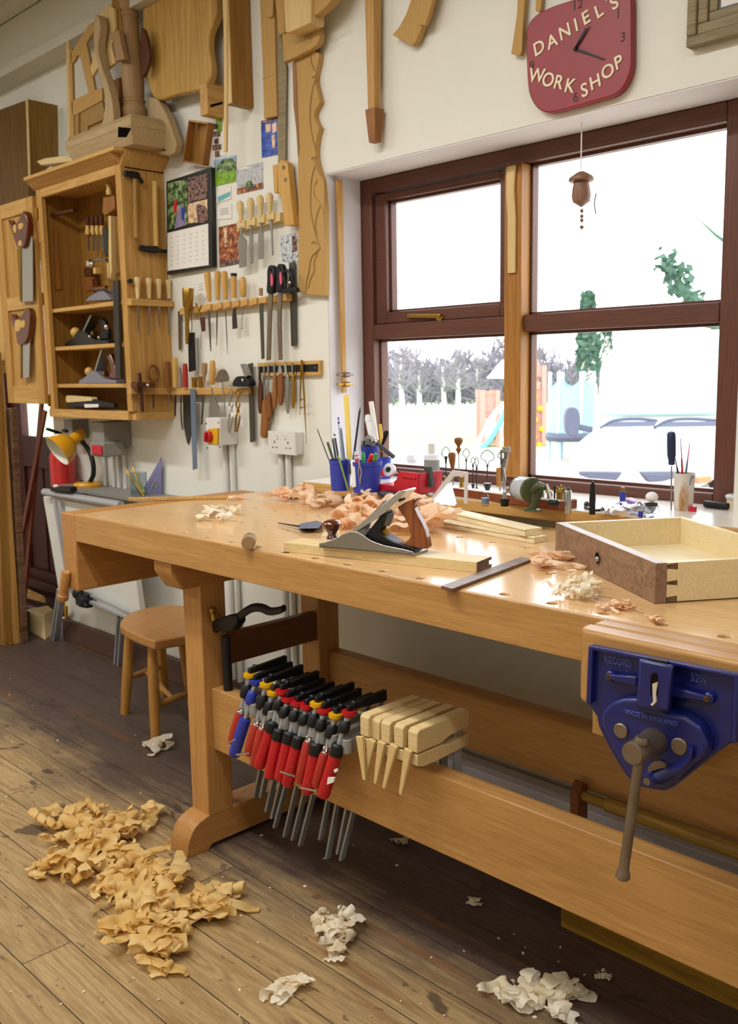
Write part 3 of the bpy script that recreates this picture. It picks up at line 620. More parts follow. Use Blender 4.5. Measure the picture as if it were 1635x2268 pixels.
vtext('RECORD',(240,222),(520,278),.0155,VY-.0042,'raised_letters'); vtext('52½',(1140,415),(1300,452),.0165,VY-.0042,'raised_numbers')
b = MB(); b.prism(vp([(440,712),(1010,846),(1015,900),(435,765)],VY-.028), V((0,.004,0))); build('maker_strip', b, 'blue_paint', vice, .001); vtext('MADE IN ENGLAND',(462,765),(990,892),.0095,VY-.0282,'raised_words')

# hold-down standing in the stretcher
h0 = P(506,1530,Y=1.412); hz = .447
hd = thing('holdfast', 'black iron hold down with a swan neck arm standing in the front stretcher', 'holdfast', (h0.x,1.412,hz))
h1 = P(500,1408,Y=1.412)
b = MB(); b.tube([(h0.x,1.412,hz+.0005),(h0.x,1.412,hz+.02),h1],.0125,14); build('shaft', b, 'iron_black', hd)
b = MB(); pts = [P(x,y,Y=1.412) for x,y in ((506,1392),(530,1366),(556,1348),(578,1346),(598,1354),(618,1352),(629,1347))]; s_ = spline(pts,5); n_ = len(s_); b.tube(s_,[.013-.004*abs(i/n_-.1) for i in range(n_)],12,flat=.75); build('arm', b, 'iron_black', hd)
b = MB(); b.prism([P(x,y,Y=1.397) for x,y in ((474,1374),(505,1362),(524,1364),(525,1380),(512,1398),(492,1402),(472,1396))], V((0,.03,0))); b.tube([P(478,1372,Y=1.412),P(478,1400,Y=1.412)],.009,10); build('cam_head', b, 'iron_black', hd, .004)

# ------------------------------------------------------------------ clamps on the front stretcher
tilt = radians(15)
DN = V((-.12,-sin(tilt),-cos(tilt))).normalized()          # the spindles hang down and lean out towards the room
def f_clamp(pad, htop, hbot, capm, kind, label, railend):
    y0 = 1.352; p = P(*pad,Y=y0)
    t = thing('bar_clamp', label, 'clamp', p, 'bar clamps hung over the front stretcher')
    a = P(*htop,Y=y0-.022); c = P(*hbot,Y=y0-.022-(a.z-P(*hbot,Y=y0-.03).z)*.16); ax = (c-p).normalized()
    bb = MB(); bb.lathe(p+V((0,0,.002)),p-V((0,0,.012)),[(0,.0165),(.55,.0165),(.6,.011),(1,.010)],16); build('pad_cap', bb, capm, t)
    bb = MB(); bb.tube([p-V((0,0,.010)),p.lerp(a,.25)],.0065,10); bb.tube([p.lerp(a,.2),a],.0058,10); sp_ = build('spindle', bb, 'steel_zinc', t)
    col = 'blue_plastic' if kind == 'blue' else 'iron_black'
    bb = MB(); q1 = p.lerp(a,.28); q2 = p.lerp(a,.62); bb.lathe(q1,q2,[(0,.0095),(.1,.012),(.6,.0135),(.9,.0125),(1,.010)],14); build('spindle_sleeve', bb, col, t)
    # grey cast sliding arm lying on the stretcher, reaching back to the rail
    bb = MB(); s0 = V((p.x,1.345,.462)); s1 = V((p.x,1.462,.466)); bb.prism([s0+V((-.009,0,-.014)),s0+V((.009,0,-.014)),s0+V((.009,0,.014)),s0+V((-.009,0,.014))], None, [s1+V((-.007,0,-.016)),s1+V((.007,0,-.016)),s1+V((.007,0,.016)),s1+V((-.007,0,.016))]); bb.lathe(s0+V((0,0,-.017)),s0+V((0,0,.016)),[(0,.013),(.5,.0145),(1,.012)],14); build('sliding_arm', bb, 'grey_plastic', t, .002)
    # black fixed arm over the top
    bb = MB(); f0 = V((p.x,1.348,p.z+.007)); f1 = V((p.x,1.466,p.z+.010)); bb.prism([f0+V((-.006,0,-.004)),f0+V((.006,0,-.004)),f0+V((.006,0,.008)),f0+V((-.006,0,.008))], None, [f1+V((-.006,0,-.014)),f1+V((.006,0,-.014)),f1+V((.006,0,.012)),f1+V((-.006,0,.012))]); bb.tube([f0+V((-.006,.02,.009)),f0+V((.006,.02,.009))],.005,8); build('fixed_arm', bb, 'iron_black', t, .002)
    bb = MB(); r0 = V((p.x,1.457,p.z+.012)); r1 = P(*railend,Y=1.449) if railend else r0+DN*.36; bb.bar(r0, r1, .0065, .016, up=(0,1,0)); build('rail', bb, 'steel_zinc', t, .001)
    L_ = (c-a).length; hm = {'blue':'blue_plastic','plastic':'red_plastic','wood':'red_wood'}[kind]; R_ = .0145 if kind != 'wood' else .0128
    bb = MB()
    if kind == 'wood':
        bb.lathe(a,c,[(0,.0105),(.08,R_),(.55,R_*1.06),(.92,R_),(1,R_*.8)],14); h_ = build('handle', bb, hm, t)
        bb = MB(); bb.lathe(a-ax*.014,a+ax*.003,[(0,.0075),(.15,.0092),(.3,.008),(.45,.0095),(.6,.008),(.8,.0098),(1,.0105)],14); build('ferrule', bb, 'chrome', h_)
    else:
        pr = [(0,R_*.92),(.05,R_),(.9,R_*1.02),(.97,R_*.95),(1,R_*.75)]; bb.lathe(a,c,pr,20)
        for v in bb.b.verts: pass
        h_ = build('handle', bb, hm, t)
        if kind == 'plastic': bb = MB(); bb.lathe(a-ax*.004,a+ax*.024,[(0,.0115),(.15,.0152),(.85,.0158),(1,.0150)],18); build('collar', bb, 'iron_black', h_)
    return t, h_
CL = [((554,1493),(533,1577),(514,1646),'yellow_plastic','wood',(566,1765),'red handled bar clamp nearest the bench leg, half hidden by the blue one'),
 ((567,1507),(544,1591),(518,1674),'blue_plastic','blue',(580,1766),'only bar clamp with a blue handle, second from the bench leg'),
 ((590,1514),(568,1605),(551,1672),'yellow_plastic','wood',(592,1796),'yellow capped clamp hanging just right of the blue handled one'),
 ((606,1532),(581,1614),(563,1695),'yellow_plastic','wood',(604,1812),'yellow capped clamp, second to the right of the blue handled one'),
 ((625,1529),(606,1600),(573,1700),'red_plastic','plastic',(610,1832),'fat red plastic clamp handle beside the two yellow capped ones, highest of its kind'),
 ((638,1546),(620,1617),(597,1723),'red_plastic','plastic',(632,1852),'red capped clamp sixth along from the bench leg'),
 ((659,1555),(643,1624),(619,1728),'red_plastic','plastic',(650,1860),'red capped clamp with worn white print on its handle, seventh from the leg'),
 ((680,1562),(663,1633),(636,1740),'red_plastic','plastic',(666,1872),'red plastic clamp crossed by a steel pin, eighth from the bench leg'),
 ((702,1557),(684,1642),(664,1733),'yellow_plastic','wood',(711,1858),'yellow capped clamp alone among red capped ones, ninth from the leg'),
 ((718,1571),(702,1649),(680,1757),'red_plastic','plastic',(726,1901),'red plastic clamp between the two rightmost yellow capped clamps'),
 ((744,1582),(721,1667),(700,1742),'yellow_plastic','wood',(750,1890),'yellow capped clamp second from the wooden cam clamps'),
 ((773,1576),(750,1651),(715,1765),'red_plastic','plastic',(757,1904),'rightmost bar clamp with torn white label on its red handle')]
clamps = [f_clamp(*c[:5],c[6],c[5]) for c in CL]
for i,(x0,y0,x1,y1) in ((2,(524,1672,553,1668)),(7,(622,1709,655,1720)),(10,(664,1744,702,1752)),(0,(506,1646,520,1638))):
    b = MB(); yy = 1.29; b.tube([P(x0,y0,Y=yy),P(x1,y1,Y=yy)],.0026,8); build('tommy_pin', b, 'steel_bright', clamps[i][0])
h_ = clamps[11][1]
for pts in (((739,1705),(745,1702),(747,1708),(741,1712)),((726,1722),(741,1722),(738,1733),(724,1738))):
    b = MB(); q = [P(x,y,Y=1.296) for x,y in pts]; b.prism(q, V((0,.004,0))); build('label_scrap', b, 'paper', h_)
# wooden cam clamps
def cam_clamp(fx_, fy_, dy, label, lev):
    a = P(fx_,fy_,Y=1.335+dy); z1 = a.z; x = a.x
    t = thing('cam_clamp', label, 'clamp', (x+.012,1.36+dy,.447), 'wooden cam clamps on the front stretcher')
    y0 = 1.335+dy; y1 = y0+.165; w_ = .026
    bb = MB(); bb.prism([V((x,y,z)) for y,z in ((y0,z1-.006),(y0+.008,z1),(y1,z1),(y1,z1-.036),(y0+.10,z1-.040),(y0+.075,z1-.048),(y0,z1-.048))], V((w_,0,0))); u_ = build('upper_jaw', bb, 'pale_x', t, .002)
    bb = MB(); bb.prism([V((x,y,z)) for y,z in ((y0,z1-.0515),(y0+.075,z1-.0515),(y0+.10,z1-.056),(y1,z1-.052),(y1,z1-.078),(y0+.06,z1-.082),(y0+.02,z1-.082),(y0,z1-.075))], V((w_,0,0))); build('lower_jaw', bb, 'pale_x', t, .002)
    bb = MB(); bb.box((x+.009,y1-.035,.28),(x+.015,y1-.012,z1-.004)); build('bar', bb, 'aluminium', t, .001)
    if lev:
        l0 = P(*lev[0],Y=y0-.006); l1 = P(*lev[1],Y=y0-.012); bb = MB(); bb.bar(l0+V((0,0,.012)),l1,.019,.010,up=(0,1,0),w2=.009,h2=.006); build('cam_lever', bb, 'pale_z', t, .002)
cam_clamp(797,1580,0,'pale wooden cam clamp nearest the red clamps, its lever swung inwards',((798,1642),(808,1728)))
cam_clamp(821,1588,.01,'second pale wooden cam clamp from the red clamps, set slightly back',((826,1650),(807,1728)))
cam_clamp(843,1594,.004,'middle one of the five pale wooden cam clamps',((847,1655),(832,1736)))
cam_clamp(872,1602,.0,'pale wooden cam clamp second from the right end of its row',((874,1662),(851,1746)))
cam_clamp(903,1612,.0,'rightmost pale wooden cam clamp with its gap open at the side',((906,1672),(888,1760)))
for p_ in top.data.polygons: p_.use_smooth = False
# ------------------------------------------------------------------ shavings
def unit(rnd, zs=1.0): return V((rnd.gauss(0,1),rnd.gauss(0,1),rnd.gauss(0,1)*zs)).normalized()
def curl(mb, c, rnd, r, turns, w, z0, drift=.5):
    ax = unit(rnd,.45); d = ax.orthogonal().normalized(); d = (Matrix.Rotation(rnd.uniform(0,6.28),3,ax)@d); e = ax.cross(d)
    n = max(6,int(turns*11)); pts = []; sd = []; dr = unit(rnd,.2)*r*drift*turns; ph = rnd.uniform(0,6); k = rnd.uniform(-.3,.35); tw = rnd.uniform(-.35,.35)
    for i in range(n+1):
        t = i/n; a = ph+t*turns*2*pi; q = r*(1+k*t)*(1+.13*sin(2.6*a+ph)+rnd.uniform(-.06,.06))
        p = c+dr*(t-.5)+(d*cos(a)+e*sin(a))*q; s = (ax+(d*sin(a)-e*cos(a))*tw*t).normalized()*w*.5*(.62+.38*sin(pi*min(1,t*1.15+.12)))
        pts.append(p); sd.append(s)
    lo = min((p.z-abs(s.z)) for p,s in zip(pts,sd)); up = max(0, z0+.0012-lo)
    for i,(p,s) in enumerate(zip(pts,sd)): pts[i] = V((p.x,p.y,p.z+up))
    mb.ribbon(pts, sd)
def frill(mb, p0, p1, rnd, h, w, folds, z0):
    p0, p1 = V(p0), V(p1); d = p1-p0; s = V((-d.y,d.x,0)).normalized(); n = folds*4; pts = []; sd = []; ph = rnd.uniform(0,6)
    for i in range(n+1):
        t = i/n; a = t*folds*2*pi+ph; env = sin(pi*min(max(t,.06),.94))**.5
        p = p0+d*(t+.35/folds*sin(2*a+1)*.5)+s*w*.22*sin(3.1*t+ph)+V((0,0,z0-p0.z+w*.12+h*env*(.5+.5*sin(a))))
        tilt_ = V((0,0,rnd.uniform(-.25,.35))); pts.append(p); sd.append((s+tilt_).normalized()*w*.5*(.8+.2*rnd.random()))
    for i,(p,q) in enumerate(zip(pts,sd)):
        lo = p.z-abs(q.z)
        if lo < z0+.001: pts[i] = V((p.x,p.y,p.z+z0+.001-lo))
    mb.ribbon(pts, sd)
def crumple(mb, c, rnd, L, w, z0, hmax):
    """one plane shaving: a long thin strip that curls and buckles along its length"""
    ds = max(.0018, L/46); n = int(L/ds); a = rnd.uniform(0,2*pi); t = V((cos(a),sin(a),rnd.uniform(-.2,.5))).normalized(); s = V((-sin(a),cos(a),rnd.uniform(-.5,.5))); s = (s-t*s.dot(t)).normalized()
    A = rnd.uniform(.7,1.4)/(w*.5); B = rnd.choice((0,0,.5,1))*rnd.choice((-1,1))/(w*.7); f = rnd.uniform(1.5,4); ph = rnd.uniform(0,6); tw = rnd.uniform(-14,14); p = V((0,0,0)); rows = []; hx = 0
    if rnd.random() < .42: A *= .25; B = rnd.choice((-1,1))*rnd.uniform(55,115)*.03/w; hx = rnd.uniform(.1,.5)*rnd.choice((-1,1)); tw *= .4
    for i in range(n+1):
        u_ = i/n; nrm = t.cross(s); e = w*.5*(.2+.8*min(1,sin(pi*(.04+.92*u_))*1.9))*(1+.12*sin(9*u_+ph)); rip = w*.10*sin(23*u_+ph); rip2 = w*.10*sin(19*u_+2*ph)
        rows.append((p-s*e+nrm*rip, p+nrm*w*.10, p+s*e+nrm*rip2))
        k_ = A*sin(2*pi*f*u_+ph)+B; R_ = Matrix.Rotation(k_*ds,3,s); t = (R_@t).normalized(); R2 = Matrix.Rotation(tw*ds,3,t); s = R2@s; s = (s-t*s.dot(t)).normalized(); p = p+t*ds+s*ds*hx
    pts = [q for r_ in rows for q in r_]; lo = min(q.z for q in pts); hi = max(q.z for q in pts); cx = sum(q.x for q in pts)/len(pts); cy_ = sum(q.y for q in pts)/len(pts); kz = min(1, hmax/max(hi-lo,1e-4)); zb = max(z0+.0012, c.z-(hi-lo)*kz*.5)
    prev = None
    for r_ in rows:
        vs = [mb.b.verts.new((q.x-cx+c.x, q.y-cy_+c.y, (q.z-lo)*kz+zb)) for q in r_]
        if prev:
            for j in (0,1): mb.b.faces.new((prev[j],prev[j+1],vs[j+1],vs[j]))
        prev = vs
def inside(poly, x, y):
    r_ = False; n = len(poly)
    for i in range(n):
        x1,y1 = poly[i]; x2,y2 = poly[(i+1)%n]
        if (y1 > y) != (y2 > y) and x < (x2-x1)*(y-y1)/(y2-y1)+x1: r_ = not r_
    return r_
def heap(mb, poly, z0, n, r, w, hgt, seed, nf=0, turns=(.5,1.6)):
    """loose heap of curls over an outline drawn on the surface at height z0"""
    rnd = random.Random(seed); xs = [p[0] for p in poly]; ys = [p[1] for p in poly]; cx, cy = sum(xs)/len(xs), sum(ys)/len(ys); k = 0
    while k < n*.62:
        x, y = rnd.uniform(min(xs),max(xs)), rnd.uniform(min(ys),max(ys))
        if not inside(poly,x,y): continue
        k += 1; c = P(x,y,Z=z0); rr = rnd.uniform(*r); c = c+V((0,0,rr*.7+rnd.random()**2*hgt))
        v = rnd.uniform(*w); crumple(mb, c, rnd, rr*rnd.uniform(5,11), v, z0+rnd.random()*hgt*.35, .02+hgt*.8 if hgt > .012 else v*.8)
    return mb
def shavings(name, poly, z0, n, r, w, hgt, seed, m, label, nf=0, kind='stuff', turns=(.5,1.6)):
    return single(name, heap(MB(), poly, z0, n, r, w, hgt, seed, nf, turns), m, label, 'wood shavings', kind=kind)
shavings('shaving_heap', [(405,1150),(440,1140),(480,1132),(540,1128),(566,1136),(560,1152),(500,1158),(430,1160)], TZ, 26, (.008,.018), (.018,.034), .012, 11, 'shaving_cream', 'cream wood shavings lying on the left half of the bench top', 12)
shavings('shaving_heap', [(585,1110),(620,1106),(660,1100),(720,1098),(770,1112),(790,1122),(700,1126),(620,1120),(590,1118)], TZ, 44, (.010,.022), (.022,.04), .02, 12, 'shaving_orange', 'orange heap of frilled shavings near the blue pots at the back of the bench', 20)
shavings('shaving_heap', [(755,1160),(800,1140),(850,1130),(900,1140),(950,1158),(980,1168),(975,1180),(900,1195),(840,1190),(770,1172)], TZ, 60, (.014,.028), (.028,.048), .042, 13, 'shaving_orange', 'large orange heap of shavings directly behind the hand plane', 18)
shavings('shaving_heap', [(930,1105),(960,1098),(985,1106),(975,1116),(940,1114)], TZ+.002, 8, (.008,.012), (.016,.026), .008, 23, 'shaving_orange', 'small peach curls at the far end of the grooved rails', 2)
shavings('shaving_heap', [(1188,1248),(1215,1238),(1262,1238),(1278,1248),(1262,1258),(1225,1268),(1195,1262)], TZ, 16, (.010,.017), (.022,.036), .006, 14, 'shaving_orange', 'peach curls of shavings beside the walnut drawer front', 3, turns=(.7,1.8))
shavings('shaving_heap', [(1242,1322),(1262,1304),(1290,1300),(1318,1316),(1328,1332),(1290,1334),(1250,1330)], TZ, 40, (.006,.012), (.008,.017), .018, 15, 'shaving_cream', 'crumpled pale shavings in front of the walnut drawer front', 6)
shavings('shaving_heap', [(1318,1340),(1350,1338),(1400,1344),(1430,1352),(1408,1362),(1360,1358),(1328,1352)], TZ, 30, (.003,.008), (.006,.013), .006, 16, 'shaving_orange', 'trail of small crumbs of shavings running towards the vice')
shavings('shaving_heap', [(1440,1372),(1462,1366),(1475,1376),(1455,1384),(1440,1380)], TZ, 9, (.004,.008), (.008,.014), .003, 17, 'shaving_orange', 'tiny tuft of shavings by a dog hole near the vice')
shavings('shaving_heap', [(506,1108),(520,1100),(538,1102),(534,1110),(512,1114)], TZ, 8, (.006,.010), (.012,.02), .006, 18, 'shaving_orange', 'small shaving at the end of the thin stick on the far left of the bench', kind=None)
shavings('shaving_heap', [(716,1190),(740,1186),(748,1196),(730,1200)], TZ+.022, 9, (.004,.008), (.010,.018), .008, 19, 'shaving_cream', 'tuft of shavings under the front knob of the hand plane', kind=None)

# ------------------------------------------------------------------ things lying on the bench
A0 = T(628,1222); A1 = T(1056,1269); u = (A1-A0).normalized(); vv = V((-u.y,u.x,0)); BT = .021
brd = thing('planed_board', 'long pale board being planed, the hand plane standing on it', 'board', (A0+A1)/2+vv*.03)
b = MB(); wd = .066; L_ = (A1-A0).length
b.prism([A0+V((0,0,z))+vv*y for y,z in ((0,0),(wd,0),(wd,BT*.3),(wd-.012,BT*.3),(wd-.012,BT*.72),(wd,BT*.72),(wd,BT),(0,BT))], u*L_); build('board', b, 'pale_x', brd, .001)
b = MB(); b.prism([A1+u*.0003+V((0,0,z))+vv*y for y,z in ((0,0),(wd,0),(wd,BT*.3),(wd-.012,BT*.3),(wd-.012,BT*.72),(wd,BT*.72),(wd,BT),(0,BT))], u*.0006); build('sawn_end', b, 'walnut_x', brd)
# smoothing plane
z0 = TZ+BT; PA = P(707,1213,Z=z0); PB = P(919,1232,Z=z0); pu = (PB-PA).normalized(); pv = V((-pu.y,pu.x,0)); PWD = .063
pl = thing('hand_plane', 'steel bench plane with polished wooden knob and tote standing on the pale board', 'hand plane', PA.lerp(PB,.5)+pv*PWD/2)
pz = .2202
def pp(pts, off=0, k=pz): return [PL(610+x*k, 1070+y*k, PA+pv*off, pv) for x,y in pts]
sole_len = (PB-PA).length
b = MB(); b.prism([PA, PB, PB+V((0,0,.006)), PA+V((0,0,.006))], pv*PWD); 
cheek = [(440,650),(438,605),(500,592),(560,572),(620,546),(670,516),(715,495),(765,486),(815,490),(865,512),(915,548),(960,578),(1020,602),(1100,628),(1200,648),(1300,668),(1385,690),(1400,735)]
ck = pp(cheek); b.prism(ck, pv*.0035); b.prism([p+pv*(PWD-.0035) for p in ck], pv*.0035); build('body', b, 'steel', pl, .0012)
b = MB(); b.prism([PB-pu*.055+V((0,0,.0061)),PB-pu*.001+V((0,0,.0061)),PB-pu*.001+V((0,0,.013)),PB-pu*.055+V((0,0,.010))], pv*.0) if 0 else None
mid = PWD/2
def pm(pts, half, name, m, par=pl, bv=.0, k=pz, sm=None):
    bb = MB(); q = pp(smooth_pts(pts,sm) if sm else pts, mid-half, k); bb.prism(q, pv*2*half); return build(name, bb, m, par, bv)
pm([(850,700),(905,520),(1080,300),(1120,320),(1090,420),(1040,500),(1130,560),(1190,590),(1400,660),(1400,720)], .019, 'frog', 'iron_black', bv=.002)
pm([(770,480),(1240,82),(1300,68),(1312,80),(1300,98),(1105,296),(815,492)], .0245, 'blade', 'steel_bright', bv=.001)
pm([(800,470),(1040,235),(1075,185),(1120,158),(1142,168),(1100,220),(1070,262),(900,430),(840,478)], .020, 'lever_cap', 'steel', bv=.002)
b = MB(); c_ = pp([(1262,150)],mid)[0]; b.lathe(c_-pv*.008,c_+pv*.008,[(0,.007),(1,.007)],12); build('lateral_lever', b, 'iron_black', pl)
b = MB(); c_ = pp([(1108,490)],mid)[0]; b.lathe(c_-pu*.006,c_+pu*.006,[(0,.008),(.15,.0125),(.4,.0125),(.5,.009),(.6,.0125),(.85,.0125),(1,.008)],18); build('adjuster_wheel', b, 'brass', pl)
tote = [(1180,590),(1300,590),(1345,565),(1358,520),(1340,440),(1290,340),(1250,285),(1220,245),(1300,195),(1380,160),(1450,150),(1400,200),(1385,240),(1420,320),(1470,410),(1500,480),(1520,560),(1535,665),(1400,655),(1185,625)]
pm(tote, .0115, 'tote', 'bubinga', bv=.006)
k0 = pp([(575,560)],mid)[0]; k1 = pp([(545,362)],mid)[0]; k1 = V((k0.x,k0.y,k1.z))+(k1-V((k0.x,k0.y,k1.z)))*.25
b = MB(); b.lathe(k0,k1,[(0,.0135),(.08,.0125),(.25,.009),(.4,.0125),(.58,.0185),(.76,.0198),(.9,.0165),(.97,.0095),(1,.002)],22); build('knob', b, 'knob_wood', pl)
# drawer
D0 = T(1230,1228); D1 = T(1450,1338); du = (D1-D0).normalized(); dv = V((-du.y,du.x,0)); LU = (D1-D0).length; DH = .069
LV = (P(1522,1147,Z=TZ+DH)-P(1230,1157,Z=TZ+DH)).length
dw = thing('drawer', 'dovetailed drawer with a walnut front and pale maple sides resting on the bench', 'drawer', D0+du*LU/2+dv*LV/2)
def db(a0,a1,b0,b1,z0_,z1_):
    bb = MB(); bb.prism([D0+du*a+dv*c_+V((0,0,z0_)) for a,c_ in ((a0,b0),(a1,b0),(a1,b1),(a0,b1))], V((0,0,z1_-z0_))); return bb
wood('walnut_fig','6c5140','9c7c62','X',.38,sc=.8,fig=.55); wood('maple_side','dfc690','eedcb2','X',.4,fig=.25)
fr = build('front', db(0,LU,0,.021,.0005,DH), 'walnut_fig', dw, .0008)
build('side', db(.0005,.013,.0212,LV,.002,DH), 'maple_side', dw, .0008); build('side', db(LU-.013,LU-.0002,.0212,LV,.002,DH), 'maple_side', dw, .0008)
build('back', db(.0132,LU-.0132,LV-.013,LV,.006,DH), 'maple_side', dw, .0008); build('bottom', db(.0132,LU-.0132,.0212,LV-.013,.006,.012), 'maple_x', dw)
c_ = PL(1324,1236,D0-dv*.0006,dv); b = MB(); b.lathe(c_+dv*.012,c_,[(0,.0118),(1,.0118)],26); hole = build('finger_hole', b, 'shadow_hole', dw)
b = MB(); n_ = 26
b.tube([c_+du*.0122*cos(2*pi*i/n_)+EZ*.0122*sin(2*pi*i/n_)+dv*.0004 for i in range(n_+1)],.0016,6,cap=False); build('ring', b, 'walnut_x', hole)
b = MB(); b.ball(c_-dv*.0+du*.001-EZ*.002,.0062,10,(1,1,1)); build('pull_tip', b, 'steel', hole)
for zc,hh,hs in ((DH-.0065,.0055,.0035),(DH*.5,.0045,.0022),(.0065,.0055,.0038)):
    b = MB(); q = D0+du*(LU+.0001); b.prism([q+dv*.021+V((0,0,zc-hs)),q+dv*.040+V((0,0,zc-hh)),q+dv*.040+V((0,0,zc+hh)),q+dv*.021+V((0,0,zc+hs))], -du*.006); build('dovetail_pin', b, 'walnut_x', dw)
# pair of grooved rails
def grooved(pa, pb, z, wd, ht, label, name='grooved_rail'):
    a, c_ = P(*pa,Z=z), P(*pb,Z=z); d = (c_-a); n_ = V((-d.y,d.x,0)).normalized()
    bb = MB(); bb.prism([a+n_*y+V((0,0,zz-(0))) for y,zz in ((0,0),(wd,0),(wd,ht*.3),(wd-.01,ht*.3),(wd-.01,ht*.68),(wd,ht*.68),(wd,ht),(0,ht),(0,ht*.74),(.006,ht*.68),(0,ht*.62))], d)
    return single(name, bb, 'maple_x', label, 'rail', 'grooved drawer rails', .0008)
grooved((968,1166),(1183,1204),TZ+.0003,.040,.0145,'lower of the two grooved rails, poking out further at the right')
grooved((934,1133),(1163,1188),TZ+.0152,.048,.0165,'upper grooved rail lying on another, its white top shining')
a, c_, e_ = T(977,1305), T(1002,1312), T(1178,1245); d = e_-c_; b = MB(); b.prism([a,c_,c_+d,a+d], V((0,0,.0065))); single('walnut_strip', b, 'walnut_x', 'thin walnut strip lying across the front right of the bench', 'strip', bevel=.0006)
# marking knife with wedge handle, wooden bench dog, thin stick
a, c_, e_ = T(616,1158,.006), T(664,1166,.010), T(712,1160,.010); b = MB(); b.bar(a,c_,.004,.0018,w2=.012,h2=.003); kn = thing('marking_knife','dark bladed marking knife with grey blue handle lying behind the plane knob','knife',c_-V((0,0,.01))); build('blade', b, 'steel_dark', kn, .0004)
b = MB(); b.prism([T(663,1171),T(664,1160),T(700,1153),T(716,1158),T(706,1170)], V((0,0,.014)), [T(663,1171,.012),T(664,1160,.012),T(700,1153,.017),T(716,1158,.017),T(706,1170,.014)]); mat('handle_slate','6d7088',.5,.2); build('handle', b, 'handle_slate', kn, .002)
a = P(550,1203,Z=TZ+.0165); c_ = P(553,1187,Z=TZ+.0165)+V((0,.004,0)); d = (c_-a).normalized()
dg_ = thing('bench_dog','round wooden dog with a bright steel collar lying near the front bench edge','bench dog',a-V((0,0,.0165)))
b = MB(); b.lathe(a,a+d*.020,[(0,.0145),(.06,.0158),(1,.0162)],22); build('wooden_body', b, 'oak_turned', dg_); b = MB(); b.lathe(a+d*.0202,a+d*.05,[(0,.0158),(.9,.0162),(1,.0150)],22); build('collar', b, 'steel_bright', dg_)
b = MB(); b.bar(P(285,1106,Z=TZ+.006),P(512,1101,Z=TZ+.006),.016,.010); single('wood_stick', b, 'pine_x', 'thin wooden stick lying along the left end of the bench top', 'stick', bevel=.001)
b = MB(); b.bar(P(640,1101,Z=TZ+.003),P(708,1103,Z=TZ+.003),.025,.004); single('steel_plate', b, 'steel_dark', 'dull steel plate lying behind the orange frilled shavings', 'plate')
# ------------------------------------------------------------------ on the window board
SZ = .9277
def S(x, y): return P(x, y, Z=SZ)
def st(cx, yb, yt):                         # base point on the board and height of something standing there
    c = S(cx, yb); return c, P(cx, yt, Y=c.y).z-SZ
mat('pot_blue','2c3ba4',.38,var=.04); mat('pencil_yellow','e0b020',.45); mat('pencil_green','7f9a2a',.45); mat('rule_yellow','ecd26a',.45,var=.03); mat('pen_dark','23242c',.4); mat('grey_card','8a8a86',.6); mat('pen_clear','b8c4d4',.25)
mat('pink_rubber','e0557a',.5); mat('pen_green','1d9c4c',.35); mat('pen_red','d42a1c',.35); mat('cardboard','b8893f',.7); mat('steel_blue','6f7f96',.4,.3); mat('tape_white','e4e6ea',.4); mat('bin_red','c01528',.4)
def pot(cx, yb, yt, rp, label, group='blue pots of pens'):
    c, h_ = st(cx, yb, yt); c.y += rp*mpp(c)*.2; r = rp*mpp(c); t = thing('pen_pot', label, 'pot', c, group)
    bb = MB(); n = 28; rings = [(0,r*.9),(h_*.86,r),(h_*.875,r*1.05),(h_,r*1.06),(h_,r*.99),(h_*.02,r*.84)]; prev = None
    for z,q in rings:
        ring = [bb.b.verts.new(c+V((cos(2*pi*k/n)*q,sin(2*pi*k/n)*q,z))) for k in range(n)]
        if prev:
            for k in range(n): bb.b.faces.new((prev[k],prev[(k+1)%n],ring[(k+1)%n],ring[k]))
        else: bb.b.faces.new(ring[::-1])
        prev = ring
    bb.b.faces.new(prev); build('cup', bb, 'pot_blue', t); return c, r, h_
c1, r1, h1_ = pot(751,1086,1018,23,'left of the two front blue pots, with a green pencil leaning on it')
c2, r2, h2_ = pot(808,1090,1022,33,'front blue pot holding coloured felt pens at the left end of the window board')
c3, r3, h3_ = pot(818,1074,988,19,'taller blue pot behind the two front pots, full of clippings')
c4, r4, h4_ = pot(851,1060,1014,14,'small blue pot furthest back behind the red parts bin')
def rod(name, px0, px1, yoff, r, m, label, cat, c, taper=None, tip=None, flat_=1.0):
    """a pencil, pen or tool standing in a pot: px0 is the low end, px1 the top"""
    y = c.y+yoff; a, e = P(*px0,Y=y), P(*px1,Y=y+ (.012 if yoff > 0 else -.004)); t = thing(name, label, cat, a)
    bb = MB(); bb.tube([a, a.lerp(e,.5), a.lerp(e,.93), e], [r,r,r,r*(taper if taper is not None else 1)], 8, flat=flat_); build('shaft', bb, m, t)
    if tip: bb = MB(); bb.tube([e-(e-a).normalized()*.012, e+(e-a).normalized()*.008], [r*1.15, r*.7], 8); build('tip', bb, tip, t)
    return t
rod('needle_file',(733,1030),(702,948),0,.0016,'steel_dark','thin dark needle file leaning out furthest left from the pots','file',c1,.3)
rod('paint_brush',(742,1030),(726,980),.004,.004,'leather_green','olive handled brush in the left front pot','brush',c1)
rod('pen',(746,1030),(737,970),.006,.0032,'pen_dark','dark pen upright in the left front pot','pen',c1,.3)
rod('pencil',(752,1030),(741,962),.01,.0032,'steel_dark','grey pencil with white top in the left front pot','pencil',c1,None,'white_plastic')
rod('pencil',(758,1030),(750,930),.012,.003,'pen_clear','tall clear blue pen behind the left front pot','pen',c1,None,'blue_plastic')
rod('scalpel',(764,1034),(755,948),.008,.004,'steel_blue','steel blue scalpel handle leaning left of the yellow rule','scalpel',c1,.6)
